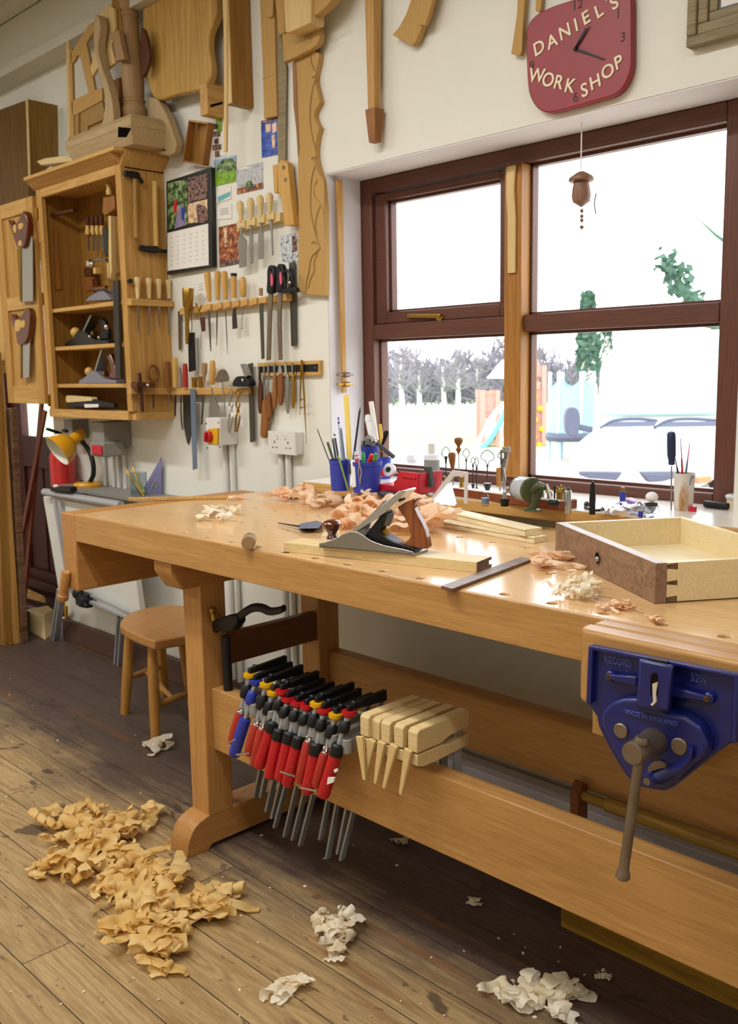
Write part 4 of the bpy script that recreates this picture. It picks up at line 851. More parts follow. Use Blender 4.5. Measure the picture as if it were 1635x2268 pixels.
rod('pencil',(772,1086),(749,1008),-.034,.0028,'pencil_green','green pencil propped outside the left front pot','pencil',c1,.4)
a, e = P(776,1050,Y=c2.y+.0), P(767,875,Y=c2.y+.012); rt = thing('yellow_rule','yellow plastic rule standing tall in the pots by the recess corner','rule',a); b = MB(); b.bar(a,e,.0195,.003,up=(0,1,0)); rb_ = build('blade', b, 'rule_yellow', rt)
for i in range(26):
    f = .12+i*.033; p = a.lerp(e,f)+V((.0062 if i%5 else .0045,-.0019,0)); b = MB(); b.bar(p, p+V((.0035 if i%5 else .0052,0,0)), .0006, .0006); build('graduation', b, 'numeral_black', rb_)
rod('pen',(780,1040),(798,902),.010,.0032,'pen_dark','long dark pen slanting right against the window frame','pen',c2,.25)
for (x0,y0),(x1,y1),r_,m_,lab,tp in (((792,1026),(789,1006),.007,'pink_rubber','pink ended rubber in the front blue pot','white_plastic'),((806,1030),(804,1002),.0048,'pen_green','green felt pen in the front blue pot',None),((816,1030),(824,1006),.0062,'pen_red','red felt pen in the front blue pot',None),((828,1030),(832,1010),.0058,'brass','brass ended pen with green band at the right of the front blue pot','pen_green'),((786,1030),(787,998),.004,'blue_plastic','violet capped pen at the left of the front blue pot',None)):
    rod('felt_pen',(x0,y0),(x1,y1),-.005,r_,m_,lab,'pen',c2,.7,tp)
a = P(797,1026,Y=c2.y-r2*1.13); e = P(798,1072,Y=c2.y-r2*1.0); b = MB(); m1 = a.lerp(e,.45); b.tube(spline([a,m1+V((-.006,0,0)),e.lerp(m1,.3),e],4),.0018,6); b.tube(spline([a,m1+V((.006,0,0)),e.lerp(m1,.3),e],4),.0018,6); b.tube([a+V((-.002,0,.004)),m1*.3+a*.7],.0032,6); single('tweezers', b, 'chrome', 'bright tweezers hooked over the rim of the front blue pot', 'tweezers')
b = MB(); p_ = [P(x,y,Y=c2.y-r2*1.02) for x,y in ((776,1018),(785,1018),(788,1078),(781,1080))]; b.prism(p_, V((0,.0025,0))); single('card_strip', b, 'tape_white', 'pale curled strip hanging down between the two front blue pots', 'strip')
b = MB(); rn = random.Random(3)
for i in range(26): q = c3+V((rn.uniform(-1,.8)*r3,rn.uniform(-.7,.4)*r3,h3_+rn.uniform(-.004,.022))); curl(b, q, rn, rn.uniform(.006,.012), rn.uniform(.4,1), rn.uniform(.008,.016), c3.z+h3_-.005)
single('paper_clippings', b, 'grey_card', 'greyish clippings overflowing the taller blue pot', 'clippings', kind='stuff')
rod('tube',(830,992),(815,925),.02,.0105,'tape_white','white tube with a dark mouth standing against the window frame','tube',c3,None,'tape_white')
rod('roll',(834,975),(822,890),.035,.0075,'paper','white paper roll behind the white tube','roll',c3)
rod('yellow_stick',(848,1000),(842,940),.03,.0045,'pencil_yellow','yellow stick rising left of the dark paddle','stick',c3)
pass
b = MB(); y = c3.y+.02; b.tube([P(846,988,Y=y),P(852,972,Y=y),P(856,958,Y=y),P(857,953,Y=y)],[.003,.006,.0085,.003],8,flat=.5); single('paddle', b, 'iron_black', 'black paddle blade above the grey handled tool', 'paddle')
b = MB(); y = c3.y; b.tube([P(834,982,Y=y),P(844,988,Y=y)],.005,8); b.tube([P(843,988,Y=y),P(872,1012,Y=y)],.0068,12); single('grey_grip_tool', b, 'rubber_grey', 'thick dark grey handle slanting down to the right over the small pot', 'tool')
# red parts bin, tape spool
c, h_ = st(880,1094,1048); bt_ = thing('parts_bin','red plastic parts bin holding a tape spool on the window board','bin',c+V((0,.05,0)))
y0 = c.y; 
def RB(pts, th, back=0): return [P(x,y,Y=y0+back) for x,y in pts]
b = MB(); b.prism(RB([(872,1093),(926,1096),(928,1048),(884,1044),(878,1062),(872,1066)],0), V((0,.006,0))); b.prism(RB([(838,1088),(874,1093),(874,1076),(838,1072)],0), V((0,.09,0))); b.prism(RB([(838,1040),(868,1034),(878,1050),(838,1058)],0,.08), V((0,.01,0))); q0 = P(926,1096,Y=y0); q1 = P(928,1048,Y=y0); b.prism([q0,q0+V((0,.1,0)),q1+V((0,.1,0)),q1], V((-.004,0,0))); build('shell', b, 'bin_red', bt_, .002)
b = MB(); b.prism(RB([(890,1052),(920,1056),(920,1062),(890,1058)],0,-.003), V((0,.004,0))); build('label_slot', b, 'bin_red', bt_, .001)
p = P(865,1042,Y=y0+.03); ax_ = (V((.25,-1,.35))).normalized(); b = MB(); b.lathe(p, p+ax_*.012,[(0,.019),(1,.019)],24); sp_ = thing('tape_spool','black and white tape spool lying in the red parts bin','spool',p-V((0,0,.02))); build('reel', b, 'tape_white', sp_); b = MB(); b.lathe(p+ax_*.0122,p+ax_*.014,[(0,.008),(1,.008)],16); build('hub', b, 'iron_black', sp_)
b = MB(); c, h_ = st(838,1093,1080); b.prism([S(835,1096),S(858,1090),S(900,1094),S(914,1102),S(880,1108),S(850,1104)], V((0,0,.008))); single('black_pouch', b, 'iron_black', 'flat black pouch lying in front of the red parts bin', 'pouch', bevel=.003)
b = MB(); b.lathe(S(889,1068)+V((0,.05,.055)),S(889,1068)+V((.0,.05,.082)),[(0,.012),(.5,.018),(1,.014)],16); single('white_dome', b, 'tape_white', 'white rounded cap above the red parts bin', 'cap')
# bottles
c, h_ = st(957,1076,982); bo = thing('glue_bottle','tall white bottle with a white cap in front of the left pane','bottle',c); r_ = 17.5*mpp(c)
b = MB(); b.lathe(c,c+V((0,0,h_)),[(0,r_*.95),(.03,r_),(.70,r_),(.74,r_*.9),(.76,r_*.4),(.80,r_*.4)],24); build('bottle_body', b, 'tape_white', bo); b = MB(); b.lathe(c+V((0,0,h_*.78)),c+V((0,0,h_)),[(0,r_*.48),(1,r_*.46)],18); build('cap', b, 'white_plastic', bo)
b = MB(); b.lathe(c+V((0,0,h_*.2)),c+V((0,0,h_*.62)),[(0,r_*1.005),(1,r_*1.005)],24); build('label', b, 'grey_card', bo)
c, h_ = st(980,1074,1000); bo = thing('clear_bottle','slim clear bottle just right of the tall white bottle','bottle',c); r_ = 9*mpp(c); b = MB(); b.lathe(c,c+V((0,0,h_)),[(0,r_),(.7,r_),(.85,r_*.5),(1,r_*.5)],18); build('bottle_body', b, 'perspex', bo)
# dark block, cardboard box, black cap
b = MB(); c, _ = st(913,1094,1080); b.box(c+V((-.028,0,0)),c+V((.033,.03,.018))); single('small_box', b, 'cardboard', 'small ochre box under the dark green slip stone', 'box', bevel=.001)
b = MB(); q = [P(x,y,Y=c.y+.012) for x,y in ((938,1034),(951,1034),(957,1079),(946,1079))]; b.prism(q, V((0,.012,0))); mat('stone_green','39433f',.7,var=.1); single('slip_stone', b, 'stone_green', 'dark green slip stone standing on the small ochre box', 'stone', bevel=.001)
b = MB(); b.lathe(P(918,1064,Y=c.y+.05),P(938,1064,Y=c.y+.03),[(0,.018),(.1,.02),(.55,.02),(.56,.017),(1,.017)],18); single('black_canister', b, 'iron_black', 'round black and grey cap beside the red parts bin', 'cap')
# tool block along the window, with the tools that stand in it
wood('block_red','6e2f16','8f4a26','X',.5)
bl0, bl1 = S(1002,1098), S(1236,1131); bh = .021
blk = thing('tool_block','long red brown block with a pale top holding small tools on the window board','tool block',(bl0+bl1)/2+V((0,.04,0)))
bd = (bl1-bl0); bn = V((-bd.y,bd.x,0)).normalized(); b = MB(); b.prism([bl0,bl1,bl1+bn*.07,bl0+bn*.07], V((0,0,bh))); build('base', b, 'block_red', blk, .001); b = MB(); b.prism([q+V((0,0,bh+.0002)) for q in (bl0+bd*.01+bn*.002,bl1-bd*.01+bn*.002,bl1-bd*.01+bn*.068,bl0+bd*.01+bn*.068)], V((0,0,.002))); build('top', b, 'paper', blk)
def BLK(x, y, yoff=.03): return P(x, y, Y=(bl0+bd*min(1,max(0,(x-1002)/234))).y+yoff)
def wire_tool(cx, ytop, wpx, yneck, ybot, label, ferr=None):
    a = BLK(cx,ybot); k = mpp(a); top = BLK(cx,ytop); nk = BLK(cx,yneck); t = thing('wire_handled_tool', label, 'tool', a, 'wire handled tools in the block')
    bb = MB(); w_ = wpx*k/2; hh = (top.z-nk.z); pts = [nk+V((-.001,0,0)), nk+V((-w_*.35,0,hh*.28)), nk+V((-w_*.95,0,hh*.42)), nk+V((-w_*.85,0,hh*.75)), nk+V((0,0,hh)), nk+V((w_*.85,0,hh*.75)), nk+V((w_*.95,0,hh*.42)), nk+V((w_*.35,0,hh*.28)), nk+V((.001,0,0))]
    bb.tube(spline(pts,5),.0012,6); build('wire_loop', bb, 'iron_black', t)
    bb = MB(); bb.tube([nk,a],.0016,6); bb.lathe(nk+V((0,0,-.006)),nk+V((0,0,.002)),[(0,.002),(.5,.0034),(1,.002)],8); build('shank', bb, 'steel_dark', t)
    if ferr: bb = MB(); q = BLK(cx,ferr[0]); e_ = BLK(cx,ferr[1]); bb.lathe(q,e_,[(0,ferr[2]*k),(.4,ferr[2]*k*.9),(1,ferr[2]*k*.5)],10); build('collet', bb, 'pen_dark', t)
wire_tool(988,990,24,1022,1072,'leftmost wire loop tool, next to the clear bottle',(1010,1028,3))
wire_tool(1033,994,19,1018,1060,'wire loop tool just right of the round knobbed bradawl')
wire_tool(1048,1013,12,1030,1094,'small pale wire loop tool above two dark collets',(1072,1084,4))
wire_tool(1056,1013,10,1036,1096,'slimmest wire loop tool, right of the white angle gauge',(1078,1086,2.5))
wire_tool(1080,997,37,1030,1066,'largest wire loop tool with the widest loop',(1070,1086,9))
wire_tool(1112,1001,22,1022,1066,'wire loop tool against the window mullion')
def awl(px_h0, px_h1, px_tip, prof, label, m):
    a, e, q = BLK(*px_h0), BLK(*px_h1), BLK(*px_tip); t = thing('bradawl', label, 'bradawl', q, 'bradawls in the block'); b = MB(); turned(b, a, e, prof, 16); build('handle', b, m, t); b = MB(); b.tube([a,q],.0014,8); build('spike', b, 'steel', t)
awl((1016,1006),(1016,968),(1018,1066),[(0,2),(.1,2.5),(.2,5.5),(.32,6),(.42,3),(.5,4),(.68,9),(.85,10),(.96,7),(1,1)],'bradawl with a round knob handle rising highest in the row','handle_brown')
awl((1003,1044),(1001,1001),(1004,1075),[(0,3),(.15,4),(.5,7),(.85,9),(.96,7.5),(1,3)],'bradawl with a tapered brown handle leaning in front of the left pane','handle_brown')
for x,y0,y1,lab in ((964,1092,1052,'leftmost upright brass tube beside the slip stone'),(985,1090,1055,'brass tube half hidden behind the angle gauge'),(1023,1092,1056,'brass tube seen through the angle gauge')):
    a = BLK(x,y0,.02); e = BLK(x,y1,.02); b = MB(); b.lathe(a,e,[(0,.0062),(.6,.0062),(.61,.0045),(1,.0045)],14); single('brass_tube', b, 'brass', lab, 'tube', 'brass tubes in the tool block')
# white angle gauge
c = S(1000,1116); q = lambda pts,k=.15902: [P(890+x*k,940+y*k,Y=c.y+.004) for x,y in pts]
mat('gauge_white','d4d2d0',.35,.35,var=.03)
ga = thing('angle_gauge','pale metal saddle square gauge standing as an open A frame on the window board','gauge',c)
b = MB(); b.prism(q([(405,1025),(700,640),(915,665),(908,1112),(865,1105),(868,720),(725,728),(480,1035)]), V((0,.004,0))); build('frame', b, 'gauge_white', ga, .0008)
b = MB(); b.prism([p-V((0,.03,0)) if i > 1 else p for i,p in enumerate(q([(650,815),(680,815),(868,1085),(840,1118),(500,1085),(520,1030)]))], V((0,.003,0))); build('foot_plate', b, 'gauge_white', ga, .0008)
# tongs, wood sliver, small bottle, black pot, sharpener, bits
t = thing('tongs','grey steel tongs standing against the window mullion','tongs',BLK(1112,1098)); b = MB(); b.tube([BLK(1124,992,.045),BLK(1120,1020,.045),BLK(1114,1050,.045),BLK(1106,1092,.045)],[.006,.007,.005,.002],8,flat=.4); build('arm', b, 'steel', t); b = MB(); b.tube([BLK(1110,996,.04),BLK(1112,1030,.04),BLK(1118,1060,.04),BLK(1116,1094,.04)],[.003,.005,.004,.002],8,flat=.4); build('arm', b, 'steel_bright', t); b = MB(); b.prism([BLK(1112,990,.04),BLK(1127,990,.04),BLK(1127,1002,.04),BLK(1112,1002,.04)],V((0,.01,0))); build('cap', b, 'grey_plastic', t, .001)
b = MB(); b.prism([BLK(1099,1037),BLK(1108,1035),BLK(1108,1078),BLK(1100,1078)],V((0,.006,0))); single('wood_sliver', b, 'mullion_wood', 'upright wooden sliver beside the tongs', 'sliver')
c, h_ = st(1075,1121,1090); r_ = 8.5*mpp(c); t = thing('small_bottle','tiny clear bottle with a blue label in front of the tool block','bottle',c); b = MB(); b.lathe(c,c+V((0,0,h_)),[(0,r_*.9),(.06,r_),(.7,r_),(.85,r_*.5),(1,r_*.45)],18); build('bottle_body', b, 'perspex', t); b = MB(); b.lathe(c+V((0,0,h_*.2)),c+V((0,0,h_*.6)),[(0,r_*1.02),(1,r_*1.02)],18); build('label', b, 'steel_blue', t)
c, h_ = st(1118,1121,1104); r_ = 10.5*mpp(c); t = thing('small_black_pot','small black pot with a grey eraser standing in it','pot',c); b = MB(); b.lathe(c,c+V((0,0,h_)),[(0,r_*.8),(.8,r_*.95),(.82,r_*1.1),(1,r_*1.1)],20); build('pot', b, 'iron_black', t)
b = MB(); b.lathe(c+V((0,0,h_)),c+V((0,0,h_+.016)),[(0,r_*.45),(1,r_*.4)],12); single('eraser_stub', b, 'grey_plastic', 'grey stub standing in the small black pot', 'stub')
c, h_ = st(1180,1131,1055); ky = c.y; SH = lambda x,y,o=0: P(x,y,Y=ky+o)
mat('sharp_green','4a5236',.4,.3); mat('drum_clear','b4b8bc',.18,spec=.6); sh_ = thing('pencil_sharpener','desk pencil sharpener with a clear drum and green cast stand','sharpener',c)
b = MB(); b.lathe(c,c+V((0,0,.006)),[(0,.0225),(.6,.0215),(1,.012)],24); b.tube([c+V((0,0,.004)),SH(1183,1100),SH(1180,1075)],[.0105,.0095,.010],14); build('stand', b, 'sharp_green', sh_)
ea = V((.93,-.37,0)).normalized(); d0 = SH(1179,1086)-ea*.0; b = MB(); b.lathe(d0-ea*.006,d0+ea*.006,[(0,.030),(.2,.032),(.8,.031),(1,.022)],26); build('end_plate', b, 'sharp_green', sh_)
b = MB(); b.lathe(d0-ea*.055,d0-ea*.0065,[(0,.029),(.1,.031),(1,.031)],26); build('shavings_drum', b, 'drum_clear', sh_); b = MB(); b.lathe(d0-ea*.058,d0-ea*.0552,[(0,.028),(1,.0315)],26); build('drum_rim', b, 'steel', sh_)
b = MB(); b.lathe(d0-ea*.045,d0-ea*.012,[(0,.012),(.5,.017),(1,.012)],16); build('cutter', b, 'steel', sh_)
b = MB(); b.tube([d0+ea*.004,SH(1195,1075,-.004),SH(1210,1080,-.008)],[.012,.010,.007],12); hb2 = build('crank_boss', b, 'sharp_green', sh_); b = MB(); b.bar(SH(1211,1072,-.011),SH(1222,1112,-.012),.008,.003,up=(1,0,0)); build('crank_arm', b, 'steel', hb2); b = MB(); b.lathe(SH(1216,1113,-.012),SH(1236,1114,-.016),[(0,.006),(.2,.0075),(.9,.0075),(1,.005)],12); build('crank_knob', b, 'iron_black', hb2)
rn = random.Random(8)
for i,(x,yt,m_,lab) in enumerate(((1194,1092,'brass','brass tipped drill bit nearest the sharpener'),(1203,1088,'steel','short steel bit behind the sharpener crank'),(1216,1080,'brass','brass bit left of the tall thin one'),(1229,1066,'steel_dark','tallest thin dark bit in the block'),(1236,1078,'brass','flared brass countersink bit'),(1243,1074,'brass','brass bit in the cluster by the steel lighter'),(1250,1072,'steel_rust','rusty thick bit by the steel lighter'),(1131,1084,'brass','brass bit left of the clear sharpener drum'),(1124,1078,'steel','steel bit at the foot of the mullion'),(1222,1090,'steel','blunt steel bit behind the crank knob'))):
    a = BLK(min(x,1232),1112,.028); a.z = SZ+bh+.002; e = P(x,yt,Y=a.y); e.x = e.x; t = thing('drill_bit', lab, 'drill bit', a, 'drill bits in the block'); b = MB(); l = e-a; r_ = .0024+.0012*(i%3); b.lathe(a+V((e.x-a.x,0,0)) if 0 else V((e.x,a.y,a.z)),e,[(0,r_),(.5,r_),(.52,r_*(1.9 if m_=='brass' else 1.2)),(.75,r_*1.5),(.78,r_*.7),(1,r_*.5)],10); build('bit', b, m_, t)
c, h_ = st(1258,1137,1082); r_ = 7.5*mpp(c); t = thing('lighter','slim silver lighter standing right of the tool block','lighter',c); b = MB(); b.lathe(c,c+V((0,0,h_*.92)),[(0,r_),(.98,r_),(1,r_*.9)],20,flat=.8); build('case', b, 'steel_bright', t); b = MB(); b.lathe(c+V((0,0,h_*.92)),c+V((0,0,h_*1.08)),[(0,r_*.6),(.6,r_*.5),(1,r_*.15)],12); build('burner', b, 'steel_dark', t)
c, h_ = st(1312,1139,1066); r_ = 6.5*mpp(c); t = thing('marker_pen','black marker pen standing upright on the window board','pen',c); b = MB(); b.lathe(c,c+V((0,0,h_)),[(0,r_*1.05),(.35,r_),(.36,r_*1.1),(.93,r_*.95),(.94,r_*.5),(1,r_*.45)],18); build('barrel', b, 'iron_black', t)
b = MB(); b.bar(S(1298,1126)+V((0,.0,.003)),S(1320,1133)+V((0,0,.003)),.012,.005); b.ball(S(1300,1124)+V((0,0,.008)),.008,8); single('bunch_of_keys', b, 'steel_dark', 'small dark bunch of metal beside the black marker pen', 'keys')
for (x0,y0,x1,y1,lab) in ((1326,1134,1336,1131,'dark stub behind the marker pen'),(1338,1132,1358,1129,'dark pen stub lying right of the marker pen'),(1342,1138,1352,1135,'pale stub lying right of the marker pen')): b = MB(); b.tube([S(x0,y0)+V((0,0,.004)),S(x1,y1)+V((0,0,.004))],.0038,8); single('pen_stub', b, 'iron_black' if 'pale' not in lab else 'paper', lab, 'stub')
c, h_ = st(1379,1126,1079); r_ = 6.5*mpp(c); t = thing('gas_lighter','blue gas lighter standing on the window board in front of the van','lighter',c); b = MB(); b.lathe(c,c+V((0,0,h_*.78)),[(0,r_),(1,r_)],16,flat=.6); build('body', b, 'blue_plastic', t); b = MB(); b.lathe(c+V((0,0,h_*.78)),c+V((0,0,h_)),[(0,r_*.7),(1,r_*.6)],12,flat=.7); build('hood', b, 'brass', t)
mat('film_clear','e6e6ee',.25,spec=.6,var=.02); mat('violet_bag','b48ccc',.35)
b = MB(); rn = random.Random(4); p0 = S(1350,1143); p1 = S(1440,1143)
heap(b, [(1345,1141),(1400,1128),(1438,1136),(1430,1146),(1360,1147)], SZ, 22, (.008,.016), (.02,.034), .012, 44, 14); single('plastic_bag', b, 'film_clear', 'crumpled clear plastic bag behind the drawer', 'bag')
b = MB(); heap(b, [(1372,1122),(1405,1116),(1410,1124),(1380,1128)], SZ, 7, (.008,.013), (.015,.025), .008, 45, 5); single('violet_wrapper', b, 'violet_bag', 'crumpled violet wrapper beside the blue gas lighter', 'wrapper')
c, h_ = st(1443,1144,1112); r_ = 17*mpp(c); t = thing('glass_jar','squat glass jar with a steel lid and a white ball on top','jar',c); b = MB(); b.lathe(c,c+V((0,0,h_*.75)),[(0,r_*.95),(.05,r_),(.9,r_),(1,r_*.85)],24); build('jar_body', b, 'perspex', t); b = MB(); b.lathe(c+V((0,0,h_*.75)),c+V((0,0,h_)),[(0,r_*.75),(.9,r_*.75),(1,r_*.65)],20); build('lid', b, 'steel_dark', t)
b = MB(); b.ball(c+V((0,0,h_+.012)),.013,14,(1.15,1,.9)); single('white_ball', b, 'tape_white', 'white ball resting on the jar lid', 'ball')
b = MB(); c5 = S(1417,1146); b.box(c5+V((-.004,0,0)),c5+V((.004,.008,.014))); single('blue_cap', b, 'blue_plastic', 'small square blue cap by the glass jar', 'cap')
# stained plastic beaker with a screwdriver and fine brushes
def stain_mat():
    m, t, bb = _new('stained_plastic'); N = t.nodes.new; L = t.links.new; tcn = N('ShaderNodeTexCoord'); nz = N('ShaderNodeTexNoise'); nz.inputs['Scale'].default_value = 26; nz.inputs['Detail'].default_value = 4; mp = N('ShaderNodeMapping'); mp.inputs['Scale'].default_value = (1,1,.35); L(tcn.outputs['Object'],mp.inputs[0]); L(mp.outputs[0],nz.inputs['Vector'])
    r = N('ShaderNodeValToRGB'); r.color_ramp.elements[0].position = .52; r.color_ramp.elements[0].color = lin('d6cdbf'); r.color_ramp.elements[1].position = .66; r.color_ramp.elements[1].color = lin('a8763c'); L(nz.outputs['Fac'],r.inputs[0]); L(r.outputs[0],bb.inputs['Base Color']); bb.inputs['Roughness'].default_value = .5
stain_mat()
c, h_ = st(1511,1130,1048); r_ = 21*mpp(c); c.y += r_*.3; bk = thing('beaker','white plastic beaker stained brown holding a screwdriver and fine brushes','beaker',c)
b = MB(); b.lathe(c,c+V((0,0,h_)),[(0,r_*.93),(.04,r_*.95),(1,r_*1.08),(1,r_*1.0),(.1,r_*.85)],28); build('beaker', b, 'stained_plastic', bk)
y = c.y-r_*.85; SD = lambda x,yy: P(x,yy,Y=y)
t = thing('screwdriver','long screwdriver with a dark blue grip leaning outside the stained beaker','screwdriver',SD(1487,1130)); b = MB(); mat('grip_navy','1b2648',.4); turned(b, SD(1488,1030), SD(1487,955), [(0,5),(.04,8),(.1,7),(.2,8),(.3,9.5),(.6,9.8),(.9,9.5),(.97,7.5),(1,3)], 16); build('grip', b, 'grip_navy', t); b = MB(); b.tube([SD(1488,1032),SD(1487,1130)],.0019,8); build('shaft', b, 'steel', t)
y2 = c.y
for (x0,y0),(x1,y1),m_,m2,lab in (((1512,1052),(1508,972),'pen_red','violet_bag','fine brush with a violet handle in the stained beaker'),((1519,1052),(1528,983),'steel_blue','pink_rubber','fine brush with a blue handle slanting right in the beaker'),((1503,1052),(1496,1016),'grip_navy','grip_navy','short dark brush behind the screwdriver grip')):
    a, e = P(x0,y0,Y=y2), P(x1,y1,Y=y2); t = thing('fine_brush', lab, 'brush', a); b = MB(); b.tube([a,a.lerp(e,.45)],[.0032,.0022],8); build('ferrule', b, m_, t); b = MB(); b.tube([a.lerp(e,.45),a.lerp(e,.96),e],[.0018,.0012,.002],8); build('handle', b, m2, t)
a, e = P(1531,1062,Y=y), P(1536,1052,Y=y); b = MB(); b.tube([P(1528,1075,Y=y),a,e],[.0015,.0018,.0035],8); single('dropper', b, 'steel_blue', 'small grey stick poking out low on the right of the beaker', 'stick')
# right end: black marker, walnut wedges, tins
b = MB(); b.tube([S(1562,1124)+V((0,0,.009)),S(1612,1130)+V((0,0,.009))],.0085,14); single('black_rod', b, 'iron_black', 'black rod lying on the window board left of the green tin', 'rod')
b = MB(); b.box(S(1531,1133)+V((-.006,0,0)),S(1531,1133)+V((.008,.012,.012))); single('red_block', b, 'bin_red', 'tiny red block beside the foot of the stained beaker', 'block')
ZW = TZ+.001
def TW(x, y): return P(x, y, Z=.905)
b = MB(); q = [P(1525,1178,Z=TZ),P(1583,1168,Z=TZ),P(1575,1152,Z=TZ),P(1518,1158,Z=TZ)]; b.prism(q, None, [P(1508,1144,Z=TZ+.04),P(1570,1136,Z=TZ+.04),P(1562,1128,Z=TZ+.04),P(1500,1134,Z=TZ+.04)]) ; single('walnut_wedge', b, 'walnut_x', 'sloping sided walnut offcut behind the drawer by the green tin', 'offcut', bevel=.001)
c = P(1622,1166,Z=TZ); r_ = 30*mpp(c); t = thing('wax_tin','green tin of wax with a white lid at the right edge behind the drawer','tin',c); b = MB(); mat('tin_green','117a3c',.35); mat('tin_lime','9fb52a',.35); b.lathe(c,c+V((0,0,.034)),[(0,r_*.96),(.04,r_),(.92,r_),(1,r_*.98)],32); build('tin', b, 'tin_green', t); b = MB(); b.lathe(c+V((0,0,.0342)),c+V((0,0,.044)),[(0,r_*1.02),(.8,r_*1.0),(1,r_*.9)],32); build('lid', b, 'tin_lime', t)
c = c+V((.010,0,.0442)); b = MB(); b.lathe(c,c+V((0,0,.026)),[(0,r_*.72),(1,r_*.72)],28); t = thing('tape_roll','roll of masking tape lying on the green tin','tape',c); build('roll', b, 'maple_x', t); b = MB(); b.lathe(c+V((0,0,.0261)),c+V((0,0,.036)),[(0,r_*.8),(.6,r_*.85),(1,r_*.7)],28); single('white_saucer', b, 'tape_white', 'white lid lying on top of the masking tape roll', 'lid')
# ------------------------------------------------------------------ on the wall: clock, picture, patterns
k3 = 300/929
def ck(pts, off=.024): return [W(1130+x*k3, y*k3, off) for x,y in pts]
clk = thing('wall_clock','red wooden wall clock with cream lettering above the window','clock',W(1283,245,.0))
ol = smooth_pts([(112,225),(113,420),(122,590),(140,670),(185,740),(250,771),(330,762),(480,722),(640,676),(720,648),(775,600),(815,520),(832,440),(833,250),(833,60),(828,-30),(800,-85),(740,-100),(600,-58),(440,-6),(300,40),(205,85),(150,130),(122,175)],2)
b = MB(); b.prism(ck(ol), V((0,.022,0))); build('board', b, 'red_lacquer', clk, .003)
def glyph(s, cx, cy, ang, hpx, m='cream_letter', nm='letter', off=.0245, bold=.018, th=.0022):
    c = ck([(cx,cy)],off)[0]; hgt = hpx*k3*mpp(c); cu = bpy.data.curves.new(nm,'FONT'); cu.body = s; cu.size = hgt/.70; cu.extrude = th; cu.offset = bold*hgt; cu.align_x = 'CENTER'; cu.resolution_u = 4
    t_ = bpy.data.objects.new('tmp',cu); COL.objects.link(t_); bpy.context.view_layer.update(); me = bpy.data.meshes.new_from_object(t_.evaluated_get(bpy.context.evaluated_depsgraph_get())); bpy.data.objects.remove(t_)
    R_ = Matrix.Rotation(radians(ang),3,'Y'); R_ = Matrix.Rotation(-radians(ang),3,V((0,1,0)))
    for v in me.vertices: v.co = c+R_@V((v.co.x,-v.co.z,v.co.y-hgt*.5))-ORG[clk.name]
    o = bpy.data.objects.new(nm,me); COL.objects.link(o); me.materials.clear(); me.materials.append(M[m]); o.parent = clk
for s,x,y,a in (('D',200,326,14),('A',290,282,14),('N',378,216,15),('I',455,170,16),('E',522,120,18),('L',610,75,20),("'",668,18,20),('S',716,18,22)): glyph(s,x,y,a,88)
for s,x,y,a in (('W',186,516,-14),('O',265,545,-15),('R',336,562,-17),('K',414,586,-16),('S',512,616,10),('H',586,560,13),('O',672,487,16),('P',745,426,16)): glyph(s,x,y,a,88)
for s,x,y in (('12',462,30),('3',775,252),('6',450,665),('9',150,450),('1',742,92)): glyph(s,x,y,0,62,'numeral_black','numeral',.0242,-.004,.0006)
for a,e,w_ in (((445,335),(522,190),.007),((445,335),(640,404),.006),((445,335),(545,180),.003)):
    b = MB(); p, q = ck([a,e],.028); b.bar(p,q,w_,.0015,up=(0,1,0),w2=w_*.5); build('hand', b, 'iron_black', clk)
b = MB(); p = ck([(445,335)],.03)[0]; b.lathe(p,p+V((0,-.004,0)),[(0,.005),(1,.004)],12); build('hub', b, 'iron_black', clk)
# framed picture, upper right
pf = thing('picture_frame','weathered grey wooden picture frame cut off by the top right corner','picture frame',W(1600,105)); k = .5229
q0, q1 = W(1519,106,.03), W(1700,60,.03); x0, z0_ = q0.x, q0.z; fw_ = .065; x1, z1 = x0+.42, z0_+.52
for i,(d_,y_) in enumerate(((0,.03),(.022,.024),(.045,.018))):
    w_ = (.022,.023,.02)[i]; b = MB(); yy = WY-y_
    b.box((x0+d_,yy,z0_+d_),(x1-d_,WY-.002,z0_+d_+w_)); b.box((x0+d_,yy,z1-d_-w_),(x1-d_,WY-.002,z1-d_)); b.box((x0+d_,yy,z0_+d_+w_),(x0+d_+w_,WY-.002,z1-d_-w_)); b.box((x1-d_-w_,yy,z0_+d_+w_),(x1-d_,WY-.002,z1-d_-w_)); build('moulding', b, 'driftwood', pf, .003)
b = MB(); b.box((x0+.064,WY-.012,z0_+.064),(x1-.064,WY-.003,z1-.064)); build('picture', b, 'paper', pf)
b = MB(); b.box((x0+.064,WY-.0135,z0_+.064),(x1-.064,WY-.0122,z0_+.069)); b.box((x0+.064,WY-.0135,z0_+.069),(x0+.069,WY-.0122,z1-.064)); build('slip', b, 'black_frame', pf)
def pat(name, pts, off, th, m, label, cat, bevel=.0012, group=None, sm=None):
    b = MB(); wpoly(b, smooth_pts(pts,sm) if sm else pts, off, th); return single(name, b, m, label, cat, group, bevel)
